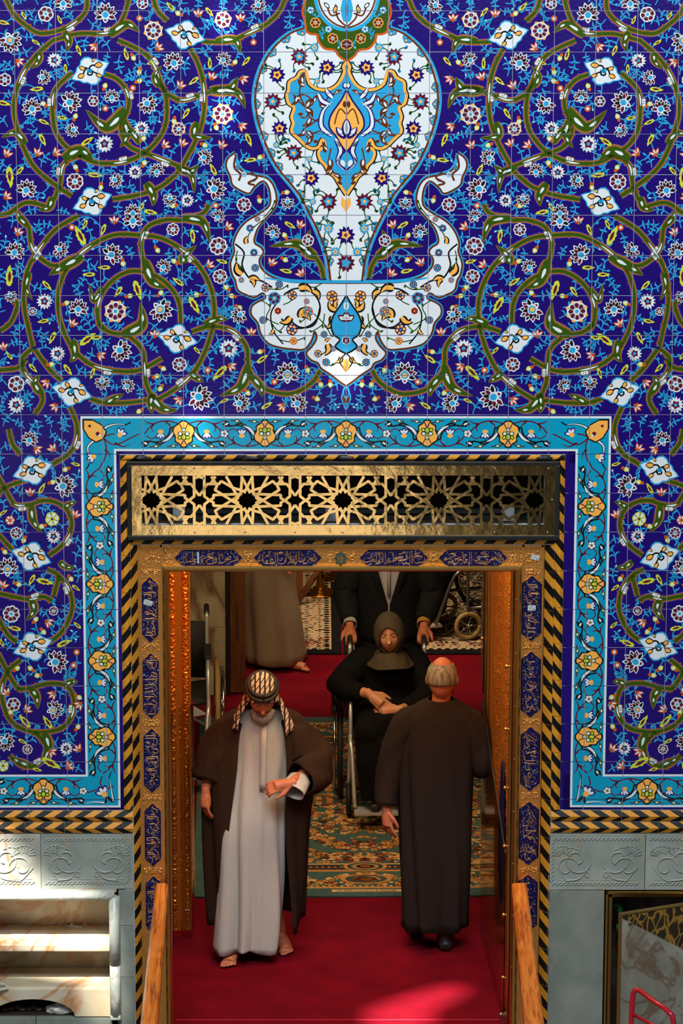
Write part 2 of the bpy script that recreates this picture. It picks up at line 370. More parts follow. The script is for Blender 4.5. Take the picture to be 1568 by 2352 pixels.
# ---- thick green vines of the left half (mirrored about the portal's axis)
for p in ([(165, 167), (135, 195), (122, 220), (121, 260), (127, 300), (145, 330), (175, 352), (215, 372), (260, 375), (300, 367), (340, 345), (370, 310), (382, 275), (382, 230), (370, 190), (345, 135), (310, 110), (270, 92)],
          [(240, 170), (270, 183), (290, 208), (296, 238), (288, 265), (277, 285), (283, 318), (303, 340), (350, 358), (400, 377), (430, 390)],
          [(365, 190), (385, 216), (420, 230), (470, 215), (520, 203)], [(125, 90), (85, 125), (55, 165), (37, 210), (32, 260), (45, 310), (57, 345), (80, 385), (120, 420), (165, 450)],
          [(200, -10), (197, 25), (172, 52), (135, 70), (90, 76), (55, 55), (30, 30), (10, -10)], [(125, 92), (180, 77), (235, 77), (265, 68), (285, 35), (298, -10)],
          [(350, -10), (362, 25), (385, 48)], [(463, 95), (520, 96), (570, 76), (612, 55), (642, 25), (656, -10)], [(436, 112), (456, 150), (468, 200), (468, 260), (455, 310), (430, 360), (415, 385)],
          [(410, 395), (370, 428), (320, 447), (258, 458)], [(210, 355), (170, 362), (145, 380), (138, 420), (128, 450), (110, 478)],
          [(320, 540), (260, 540), (200, 570), (155, 615), (135, 665), (135, 720), (150, 770), (175, 810), (215, 840), (270, 852), (320, 850), (372, 823)],
          [(320, 540), (370, 547), (420, 575), (460, 615), (485, 665), (492, 715), (485, 765), (465, 820), (440, 860), (400, 895), (358, 920)],
          [(235, 757), (225, 735), (225, 700), (240, 665), (270, 635), (310, 622), (360, 635), (395, 665), (412, 700), (415, 742)], [(227, 742), (250, 762), (285, 767), (312, 755)],
          [(290, 768), (325, 800), (332, 840), (335, 880), (350, 915)], [(340, 625), (326, 585), (325, 550), (340, 520), (380, 505), (420, 505), (465, 490), (480, 470)],
          [(40, 488), (65, 520), (72, 565), (95, 595), (130, 610), (190, 588)], [(180, 495), (130, 525), (95, 565), (65, 615), (55, 670), (57, 715), (67, 760), (75, 797)],
          [(75, 800), (50, 825), (60, 860), (90, 890), (98, 920), (80, 952)], [(80, 803), (115, 850), (142, 875)],
          [(440, 762), (480, 750), (530, 758), (565, 795), (570, 840), (588, 877), (620, 898), (670, 904), (715, 880), (735, 850)], [(205, 915), (240, 925), (290, 925), (350, 918)],
          [(160, 935), (175, 970), (176, 1005), (160, 1040), (118, 1068)], [(20, 985), (28, 1018), (48, 1045)], [(110, 475), (60, 465), (20, 490), (-10, 495)],
          [(0, 760), (25, 740), (40, 700), (30, 690)], [(0, 850), (40, 845), (60, 825)],
          [(-5, 1092), (20, 1138), (37, 1160), (72, 1158), (95, 1150), (123, 1152), (150, 1167), (164, 1195), (161, 1224), (143, 1252), (112, 1276)], [(-5, 1226), (28, 1262), (40, 1270)],
          [(108, 1308), (130, 1318), (152, 1342), (164, 1370), (165, 1402), (155, 1430), (138, 1456), (112, 1476)], [(-5, 1362), (43, 1373), (72, 1377), (98, 1370), (120, 1380)],
          [(123, 1370), (130, 1345), (135, 1322)], [(-5, 1418), (17, 1456), (38, 1475)], [(48, 1515), (20, 1540), (5, 1575), (6, 1610), (22, 1652), (51, 1674), (90, 1682), (138, 1674), (163, 1649), (170, 1616), (163, 1587), (145, 1572), (109, 1570), (72, 1580), (40, 1583)],
          [(80, 1682), (105, 1712), (98, 1746), (72, 1761), (47, 1757), (22, 1735)], [(-5, 1500), (25, 1558), (42, 1583)], [(70, 1100), (15, 1118), (-8, 1140)],
          [(743, 640), (737, 612), (718, 583), (690, 566)]): vine(p)
for h in (((288, 250), (245, 292), (197, 252), 26), ((283, 272), (292, 310), (275, 340), 18), ((148, 72), (158, 95), (153, 118), 17), ((250, 82), (290, 55), (322, 75), 20), ((495, 94), (540, 92), (552, 122), 18), ((480, 208), (528, 205), (546, 176), 22),
          ((490, 205), (545, 213), (563, 250), 18), ((453, 280), (447, 312), (488, 316), 18), ((405, 382), (435, 395), (457, 378), 18), ((415, 388), (440, 402), (446, 445), 16), ((335, 420), (352, 448), (350, 474), 20), ((60, 330), (35, 305), (3, 316), 16),
          ((145, 365), (185, 345), (216, 372), 24), ((120, 452), (112, 476), (88, 482), 18), ((90, 120), (88, 140), (72, 158), 16), ((415, 500), (465, 510), (482, 560), 20), ((425, 605), (422, 590), (452, 563), 20), ((332, 598), (350, 645), (382, 662), 24),
          ((280, 770), (325, 745), (322, 694), 26), ((168, 780), (172, 815), (160, 832), 18), ((190, 588), (145, 612), (112, 632), 24), ((468, 745), (500, 733), (524, 734), 16), ((435, 855), (452, 868), (468, 878), 16), ((345, 905), (372, 938), (408, 942), 20), ((350, 905), (346, 930), (350, 950), 18),
          ((570, 838), (552, 888), (503, 910), 22), ((575, 862), (598, 888), (602, 912), 18), ((240, 928), (262, 915), (284, 905), 16), ((72, 1160), (76, 1195), (96, 1224), 18), ((148, 1166), (160, 1158), (177, 1152), 14), ((135, 1290), (152, 1302), (173, 1304), 14), ((72, 1378), (78, 1402), (60, 1426), 18),
          ((70, 1582), (84, 1600), (86, 1630), 18), ((148, 1574), (165, 1566), (180, 1566), 14), ((100, 1680), (112, 1720), (90, 1760), 20), ((70, 1760), (45, 1750), (22, 1738), 16), ((725, 590), (700, 570), (713, 527), 22), ((715, 583), (680, 560), (618, 566), 20), ((322, 330), (300, 300), (277, 300), 16),
          ((365, 200), (355, 175), (372, 150), 14), ((65, 520), (45, 500), (40, 480), 14), ((68, 625), (60, 660), (75, 690), 14), ((95, 905), (80, 880), (92, 860), 18), ((235, 660), (215, 690), (205, 650), 14)): horn(*h)
for c in ((207, 163, -.42), (425, 80, .25), (212, 463, -.35), (407, 778, .2), (165, 900, .25), (75, 1080, -.30), (72, 1278, .3), (75, 1485, -.32)): cartouche(*c)
# ---- flowers and leaves
for x, y, r, s in ((11, 183, 15, 0), (214, 232, 13, 0), (511, 262, 22, 1), (410, 296, 15, 1), (172, 417, 20, 0), (560, 470, 17, 0), (352, 70, 20, 1), (512, 45, 18, 1), (105, 32, 18, 0), (327, 7, 14, 0), (397, 527, 15, 0), (501, 565, 21, 0), (505, 635, 17, 0), (265, 715, 23, 1), (412, 837, 17, 0),
                   (75, 715, 10, 0), (707, 552, 14, 0), (37, 882, 19, 0), (26, 1410, 20, 0), (123, 1403, 11, 0), (63, 1721, 12, 0), (31, 1618, 16, 0), (37, 1224, 14, 0)): motif(rosette, x, y, r, random.choice((6, 8, 8)) if r < 20 else 8, bool(s))
motif(rosette, 120, 1192, 16, 6, False, WHITE, 7, MAROON, LIME); motif(rosette, 7, 1759, 13, 6, False, WHITE, 7, GREEN, LIME); motif(rosette, 23, 1195, 11, 6, False, WHITE, 7, ORANGE, ORANGE)
for x, y, r, a, c in ((242, 28, 26, -1.57, 0), (145, 3, 22, -1.57, 0), (25, 98, 27, 1.2, 1), (595, 15, 18, 1.0, 0), (397, 140, 24, -2.0, 0), (515, 135, 18, -.8, 0), (165, 232, 26, -.5, 0), (72, 245, 23, -1.9, 0), (340, 242, 23, 1.0, 0), (257, 220, 18, -1.57, 0), (165, 300, 17, 2.6, 0), (62, 432, 24, -1.2, 0),
                      (267, 415, 18, .4, 0), (497, 432, 26, -.3, 0), (360, 390, 18, -1.6, 0), (472, 360, 19, -.4, 0), (390, 460, 17, 1.6, 0), (660, 467, 16, 1.57, 0), (102, 178, 18, .2, 0), (305, 485, 20, -1.57, 0), (305, 502, 24, -1.57, 0), (35, 575, 23, -1.2, 0), (140, 575, 19, .6, 0), (260, 582, 25, -.6, 0), (180, 705, 23, -1.5, 0),
                      (372, 715, 28, .8, 1), (280, 807, 26, .5, 0), (547, 725, 20, 2.6, 0), (627, 530, 18, -1.3, 0), (660, 855, 28, -1.57, 1), (462, 915, 30, .5, 0), (555, 925, 22, -.2, 0), (687, 925, 22, -.4, 0), (235, 880, 18, 1.5, 0), (295, 885, 17, -.5, 0), (25, 682, 15, 1.2, 0), (502, 495, 17, -1., 0), (377, 610, 18, -1., 0),
                      (69, 1007, 20, -1.2, 0), (150, 1115, 27, -.3, 0), (17, 1301, 25, -1.6, 1), (133, 1519, 27, -.3, 0), (127, 1629, 22, -.3, 1), (14, 1706, 22, .8, 0)): motif(lotus, x, y, r, a, bool(c))
for x, y, r in ((125, 138, 18), (325, 295, 18), (240, 330, 21), (310, 395, 17), (430, 460, 16), (102, 692, 19), (132, 812, 18), (525, 800, 22), (37, 930, 20), (123, 1232, 17), (152, 1719, 16)): motif(burst, x, y, r)
for x, y in ((215, 108), (365, 108), (455, 30), (552, 40), (487, 175), (560, 182), (415, 195), (45, 142), (380, 332), (420, 328), (510, 332), (557, 290), (17, 352), (87, 350), (130, 350), (17, 450), (262, 505), (42, 532), (525, 520), (167, 742), (232, 817), (355, 767), (532, 842), (577, 762), (625, 602), (125, 935), (410, 920), (647, 935),
             (482, 607), (690, 627), (105, 880), (7, 795), (120, 1029), (69, 1130), (112, 1430), (8, 1343), (86, 1033), (174, 1181), (120, 1596), (63, 1629), (14, 1590), (120, 1728), (159, 1759), (181, 1620), (178, 1719), (690, 515)): motif(tulip, x, y, 12.5, random.choice((-1.57, -1.1, -2.2, -.7, 2.4, .6)))
for x, y, r in ((7, 52, 13), (55, 35, 10), (137, 45, 10), (82, 97, 10), (180, 115, 12), (290, 125, 13), (150, 157, 10), (85, 204, 14), (482, 145, 12), (445, 185, 13), (565, 140, 12), (7, 237, 15), (100, 280, 12), (142, 270, 11), (427, 260, 13), (97, 320, 14), (200, 325, 15), (570, 320, 15), (22, 405, 22), (45, 392, 12), (217, 402, 15), (575, 367, 13), (490, 390, 14), (325, 475, 10),
                (345, 487, 14), (392, 15, 12), (480, 27, 12), (22, 635, 22), (107, 655, 13), (185, 542, 22), (195, 515, 11), (237, 527, 13), (240, 614, 13), (205, 630, 13), (272, 669, 13), (315, 665, 21), (410, 647, 14), (445, 700, 20), (442, 542, 15), (510, 600, 12), (120, 775, 14), (200, 780, 20), (222, 775, 12), (100, 737, 12), (155, 849, 14), (75, 845, 12), (212, 857, 12), (505, 855, 20),
                (602, 825, 14), (452, 805, 10), (665, 517, 13), (657, 622, 13), (22, 817, 10), (515, 920, 10), (612, 932, 13), (96, 1123, 13), (174, 1066, 10), (7, 1178, 10), (73, 1331, 13), (102, 1336, 18), (174, 1350, 10), (34, 1443, 14), (146, 1478, 16), (178, 1436, 10), (4, 1476, 10), (58, 1657, 17), (110, 1659, 16), (51, 1703, 10), (116, 1753, 22), (85, 1768, 10), (345, 145, 8)): motif(limeleaf, x, y, r, random.uniform(0, 6.28))
for x, y in ((102, 240), (172, 270), (240, 200), (305, 130), (320, 162), (317, 187), (400, 275), (495, 290), (327, 320), (175, 387), (232, 427), (330, 377), (467, 332), (537, 145), (595, 457), (412, 32), (400, 472), (655, 442), (600, 360), (295, 680), (367, 675), (455, 677), (360, 572), (402, 602), (282, 602), (372, 845), (357, 865), (370, 890), (535, 680), (522, 662),
             (547, 705), (600, 807), (705, 847), (735, 880), (758, 880), (725, 915), (652, 595), (655, 543), (150, 697), (115, 837), (322, 943), (567, 900), (153, 1077), (118, 1108), (56, 1238), (9, 1265), (99, 1208), (40, 1341), (161, 1327), (80, 1425), (98, 1449), (37, 1537), (72, 1537), (89, 1551), (25, 1639), (179, 1600), (177, 1672)): motif(bud, x, y, 9.5, random.uniform(0, 6.28))
for x, y in ((320, 42), (242, 249), (582, 97), (495, 472), (305, 202), (165, 522), (477, 850), (630, 877), (169, 1528), (176, 1498)): motif(berry, x, y, 7.5)
# ---- cyan sprigs wherever the ground is still bare
def blocked(x, y):
    if 185 < x and y > 945: return True
    if x > 560 and 60 < y < 660: return True
    return x > 540 and 640 < y < 790 or x > 700 and y < 880
for k in range(9000):
    x, y = random.uniform(-5, 790), random.uniform(-20, 1775)
    if not blocked(x, y) and free(x, y, 7.5):
        a = random.uniform(0, 6.28); sprig(x-14*math.cos(a), y-14*math.sin(a), a, random.uniform(26, 44)); occ(x, y, 13)
# ---- the white vase in the middle
AX = 794
bulb = spline([(697, 63), (661, 77), (626, 107), (601, 145), (586, 188), (581, 230), (586, 268), (596, 306), (611, 344), (634, 387), (665, 425), (684, 450), (703, 486), (722, 524), (737, 559), (747, 593), (751, 620), (754, 646)], 4)
def half(outline, col, lay, grow=0): poly([(AX+.5, outline[0][1])]+outline+[(AX+.5, outline[-1][1])], col, lay)
half(bulb, WHITE, 12); stroke(bulb, 8, CYAN, 12, sm=False); stroke([(x+5, y) for x, y in bulb], 4.5, BROWN, 13, sm=False)
boat_out = spline([(540, 350), (523, 364), (519, 383), (529, 406), (534, 425), (557, 440), (573, 444), (582, 432), (600, 417), (611, 421), (619, 440), (619, 471), (596, 490), (565, 509), (546, 532), (536, 559), (538, 578), (529, 605), (533, 631), (540, 643), (546, 666), (565, 677), (584, 683), (603, 673), (609, 685), (592, 693), (578, 704), (577, 723), (592, 742), (598, 765), (615, 788), (642, 798),
                   (672, 802), (699, 802), (716, 781), (722, 761), (727, 777), (716, 796), (703, 811), (714, 827), (730, 834), (737, 846), (760, 861), (779, 876), (AX, 886)], 3)
boat_in = spline([(540, 352), (546, 379), (561, 394), (588, 401), (611, 406), (626, 421), (634, 444), (634, 465), (626, 482), (599, 513), (588, 532), (584, 555), (599, 566), (605, 578), (596, 593), (599, 612), (619, 631), (653, 643), (699, 647), (AX, 648)], 3)
poly(boat_out+boat_in[::-1], WHITE, 14)
stroke(boat_out, 9, CYAN, 13, sm=False); stroke(boat_in, 9, CYAN, 13, sm=False); stroke(boat_out, 4.5, BROWN, 15, sm=False); stroke([(x, y+2) for x, y in boat_in], 4.5, BROWN, 15, sm=False)
stroke([(610, 638), (653, 645), (700, 648), (AX, 648)], 4, CYAN, 16)
# flowers on the bulb
def bflower(x, y, r, o, i_, c, lay=14):
    for j in range(4):
        a = random.uniform(0, 6.28); q = (x+(r+14)*math.cos(a), y+(r+14)*math.sin(a))
        if q[0] < AX-3: stroke([(x, y), (x+r*math.cos(a+.3), y+r*math.sin(a+.3)), q], 2.6, STEM, lay-1, 3); petal(q[0], q[1], a, -5, 10, 6, STEM, lay-1); petal(q[0], q[1], a+.9, -3, 9, 5.5, CYAN if j % 2 else STEM, lay-1)
    burst(x, y, r, lay, o, i_, c, 11)
for x, y in ((687, 130), (626, 233), (674, 351), (754, 463)): bflower(x, y, 21, MAROON, CYAN, APRI)
for x, y in ((751, 155), (636, 172), (642, 295), (714, 409)): bflower(x, y, 20, 0, APRI, MAROON)
for x, y, r in ((722, 109, 12), (728, 186, 9), (634, 333, 9), (710, 365, 9), (718, 463, 9), (754, 525, 13), (770, 578, 12), (748, 500, 6)): bflower(x, y, r, CYAN, APRI, CYAN)
acc = 20
for p, q in zip(bulb, bulb[1:]):
    acc += math.hypot(q[0]-p[0], q[1]-p[1])
    if acc > 36 and p[1] < 625:
        acc = 0; t = math.atan2(q[1]-p[1], q[0]-p[0]); nx, ny = math.sin(t), -math.cos(t)
        for s_ in (-6, 6, 0):
            u = (p[0]+nx*(8 if s_ else 12)+s_*math.cos(t), p[1]+ny*(8 if s_ else 12)+s_*math.sin(t)); circ(u[0], u[1], 6.4, BROWN, 12.5, 9); circ(u[0], u[1], 4.6, CYAN, 12.7, 9)
        circ(p[0]+nx*12, p[1]+ny*12, 2.4, APRI, 12.9, 7)
MIRROR = False
for x, y, r, o, i_, c in ((AX, 540, 22, 0, APRI, MAROON), (AX, 604, 22, MAROON, CYAN, CYAN)): bflower(x, y, r, o, i_, c)
poly([(x, y) for x, y in ((784, 452), (AX, 460), (804, 452), (806, 470), (AX, 487), (782, 470))], APRI, 15)
MIRROR = True
inner = spline([(AX, 142), (787, 153), (789, 165), (776, 191), (756, 205), (730, 205), (709, 192), (701, 165), (688, 165), (680, 178), (663, 188), (661, 207), (657, 218), (661, 237), (674, 247), (668, 268), (672, 283), (668, 302), (684, 318), (699, 333), (714, 341), (730, 337), (738, 320), (745, 333), (730, 348), (734, 367), (745, 379), (753, 394), (768, 406), (779, 425), (AX, 448)], 3)
half(inner, CYAN, 15); stroke(inner, 10, BLACK, 16, sm=False); stroke([(x+1.5, y) for x, y in inner], 6.5, APRI, 17, sm=False)
drop = [(AX, 208), (783, 230), (760, 264), (756, 291), (772, 314), (783, 333), (AX, 348)]
half(spline(drop, 4), APRI, 18); stroke(drop, 4, 0, 19)
for p in ([(AX, 345), (780, 360), (775, 372), (AX, 390)],): stroke(p, 4, 0, 20)
petal(AX-2, 318, -2.25, 0, 34, 17, 0, 20); petal(AX-2, 316, -2.25, 5, 24, 9, WHITE, 21); petal(AX, 316, -1.57, 0, 44, 20, 0, 22); petal(AX, 314, -1.57, 6, 32, 11, WHITE, 23); petal(776, 330, .9, -8, 18, 9, 0, 20); petal(786, 372, 1.2, -5, 17, 11, WHITE, 20); petal(AX-3, 196, -1.57, -8, 16, 11, 0, 19); petal(AX-2, 196, -1.57, -5, 11, 7, WHITE, 20);  petal(AX-3, 240, 1.57, -8, 16, 9, BROWN, 20)
stroke([(AX, 262), (782, 250), (774, 262), (768, 285)], 3, BROWN, 20)
for p in ([(735, 280), (712, 270), (700, 245), (675, 225)], [(735, 270), (715, 285), (695, 300), (710, 320)], [(700, 245), (688, 215), (692, 190)], [(700, 250), (720, 235), (700, 218), (682, 220)], [(760, 340), (755, 370), (765, 395), (785, 410)], [(715, 250), (702, 270), (690, 268)], [(735, 262), (752, 225), (770, 215)], [(700, 300), (716, 306), (736, 300)]):
    stroke(p, 3.4, BROWN, 18)
for x, y, a, l in ((695, 190, -1.3, 26), (700, 196, -2.4, 22), (682, 222, 2.2, 24), (690, 226, -2.6, 20), (704, 246, -.7, 28), (702, 250, .9, 26), (712, 272, 2.4, 26), (700, 300, 2.6, 22), (706, 302, 1.2, 26), (712, 318, 2.3, 20), (736, 300, .3, 22), (722, 234, -1.0, 20), (757, 366, 1.9, 30), (762, 390, 2.6, 20), (768, 400, .9, 22), (752, 345, -1.9, 22), (770, 216, -.5, 18), (745, 246, -2.3, 18)):
    q = [(x, y), (x+l*.5*math.cos(a-.4), y+l*.5*math.sin(a-.4)), (x+l*math.cos(a), y+l*math.sin(a))]; stroke(q, l*.50, BROWN, 18, 5, 'horn'); stroke([q[0], q[1]], l*.20, WHITE, 19, 4, 'both')
for q in ([(762, 312), (738, 290), (742, 255), (764, 232)], [(758, 240), (740, 232), (732, 218), (728, 212)], [(764, 225), (752, 212), (748, 200)], [(770, 318), (782, 345), (775, 372), (AX-2, 392)]):
    stroke(q, 15, 0, 19, 5, 'horn'); stroke(q, 8, WHITE, 20, 5, 'horn')
if 1:
    pass
for x, y in ((690, 262), (745, 345), (780, 420), (725, 325)): petal(x, y, random.uniform(0, 6.3), -6, 13, 8, BROWN, 18)
# the collar and bowl above it
green = [(697, -15), (701, 0), (696, 16), (695, 31), (701, 54), (703, 71), (714, 78), (728, 80), (731, 94), (745, 111), (768, 115), (776, 126), (785, 134), (AX, 140)]
half(green, GREEN, 19); stroke(green, 5, ORANGE, 20)
bowl = [(AX-70*math.cos(t), -12+80*math.sin(t)) for t in [i*.157 for i in range(11)]]
half([(AX-70, -15)]+bowl, WHITE, 20); stroke(bowl, 8, CYAN, 21); stroke([(x+6 if x < AX-10 else x, y-5) for x, y in bowl], 4, BROWN, 22)
for x, y in ((724, 52), (764, 88), (AX, 102)): rosette(x, y, 12, 6, False, MAROON, 22, CYAN, APRI)
for x, y in ((713, 23), (754, 67)): rosette(x, y, 8, 5, False, WHITE, 22, MAROON, CYAN)
for p in ([(716, 30), (722, 42)], [(738, 62), (745, 84)], [(732, 70), (724, 64)], [(776, 92), (786, 96)]): sprig(p[0][0], p[0][1], .8, 16, 21)
for p in ([(AX, 60), (775, 40), (770, 10)], [(750, 10), (760, 35), (780, 30)]): stroke(p, 4, BROWN, 23)
petal(770, 20, 1.9, -8, 20, 11, BLACK, 23); petal(770, 20, 1.9, -5, 14, 7, APRI, 24); petal(750, 12, .8, -8, 18, 10, BLACK, 23); petal(750, 12, .8, -5, 12, 6, WHITE, 24); petal(AX-3, 20, -1.57, -30, 60, 18, CYAN, 23)
# inside the boat
cb = [(687+48*math.cos(t), 708+46*math.sin(t)) for t in [i*.5-2.4 for i in range(11)]]
stroke(cb, 4, BLACK, 16); stroke([(735, 705), (722, 745), (690, 752), (665, 735)], 4, BLACK, 16); stroke([(640, 690), (622, 720), (628, 760), (650, 790)], 3.4, BLACK, 16); stroke([(540, 560), (560, 580), (556, 610), (574, 640), (600, 645), (625, 660)], 4, BLACK, 16)
def arab(x, y, ang, l):
    stroke([(x, y), (x+l*.5*math.cos(ang-.4), y+l*.5*math.sin(ang-.4)), (x+l*math.cos(ang), y+l*math.sin(ang))], l*.70, BLACK, 17, 5, 'horn')
    stroke([(x, y), (x+l*.5*math.cos(ang-.4), y+l*.5*math.sin(ang-.4)), (x+l*.9*math.cos(ang), y+l*.9*math.sin(ang))], l*.34, APRI, 18, 5, 'horn')
for a in ((686, 662, .3, 34), (718, 668, .9, 26), (690, 730, -1.0, 30), (668, 728, 2.7, 30), (692, 722, .6, 26), (556, 630, -2.0, 32), (572, 642, .1, 26), (575, 640, 1.2, 22), (566, 560, -1.3, 20), (772, 712, -2.3, 28), (764, 725, 2.0, 34), (770, 705, -1.2, 20), (752, 790, 1.8, 28), (784, 820, 2.4, 20), (628, 757, 2.4, 16), (748, 785, -.6, 14)): arab(*a)
for p in ([(600, 690), (620, 705), (612, 730), (640, 745)], [(740, 650), (720, 660), (700, 652)], [(745, 720), (740, 745), (715, 762)], [(650, 700), (668, 690), (660, 672)], [(545, 575), (542, 600), (556, 615)], [(640, 780), (670, 785), (700, 775)], [(600, 660), (640, 665), (660, 655)], [(775, 830), (760, 840), (745, 830)], [(738, 815), (760, 800), (780, 805)], [(570, 540), (585, 520), (605, 505)], [(605, 500), (622, 480), (630, 465)], [(720, 720), (745, 745), (760, 770)], [(700, 700), (705, 725), (690, 740)], [(655, 745), (640, 760), (625, 745)]):
    stroke(p, 2.6, STEM, 16); q = p[1]; petal(q[0], q[1], random.uniform(0, 6.3), 0, 10, 5.5, STEM, 16); petal(p[2][0], p[2][1], random.uniform(0, 6.3), -2, 9, 5, STEM, 16)
for x, y, r, o, i_ in ((630, 685, 15, CYAN, MAROON), (671, 678, 11, 0, APRI), (641, 653, 9, MAROON, CYAN), (610, 660, 10, 0, APRI), (706, 716, 13, ORANGE, CYAN), (638, 714, 8, ORANGE, MAROON), (670, 757, 13, 0, APRI), (674, 783, 9, ORANGE, APRI), (604, 735, 9, MAROON, CYAN), (762, 680, 13, MAROON, APRI), (749, 832, 9, MAROON, CYAN), (730, 812, 9, 0, APRI), (744, 768, 8, MAROON, CYAN), (765, 801, 7, ORANGE, CYAN),
                       (574, 524, 9, CYAN, MAROON), (591, 503, 7, ORANGE, CYAN), (583, 580, 9, CYAN, MAROON), (586, 615, 9, MAROON, CYAN), (554, 643, 7, ORANGE, CYAN), (704, 692, 7, ORANGE, CYAN), (560, 400, 7, CYAN, WHITE), (545, 385, 6, BROWN, CYAN)): rosette(x, y, r, 6, False, i_, 17, APRI if i_ != APRI else CYAN, o)
d2 = [(AX, 680), (782, 700), (766, 724), (760, 746), (766, 768), (780, 780), (770, 795), (782, 806), (AX, 812)]
half(spline(d2, 4), CYAN, 19); stroke(d2, 4, BLACK, 20)
for a in (-1.57, -2.4, -.74): petal(AX-2, 738, a, 0, 22, 13, MAROON, 21); petal(AX-2, 738, a, 5, 12, 7, WHITE, 22)
rosette(AX, 782, 9, 5, False, MAROON, 21, CYAN, WHITE); petal(AX-1, 703, 1.57, -9, 18, 9, WHITE, 21)
stroke([(AX, 812), (780, 830), (AX, 852)], 3, BLACK, 19); petal(AX-2, 835, 1.57, -10, 30, 14, APRI, 19)
for p in ([(575, 395), (590, 408), (570, 420), (585, 425)], [(540, 362), (538, 385), (552, 400), (548, 415)]): stroke(p, 5, BROWN, 17); 
petal(545, 372, 1.2, -8, 20, 9, CYAN, 16); petal(586, 413, 2.6, -3, 12, 6, CYAN, 16)
stroke([(AX, 886), (788, 900), (790, 930), (AX, 940)], 4, CYAN, 13); petal(AX-4, 918, -1.9, -12, 28, 13, CYAN, 13); petal(AX-4, 918, -1.9, -8, 19, 7, BROWN, 14)
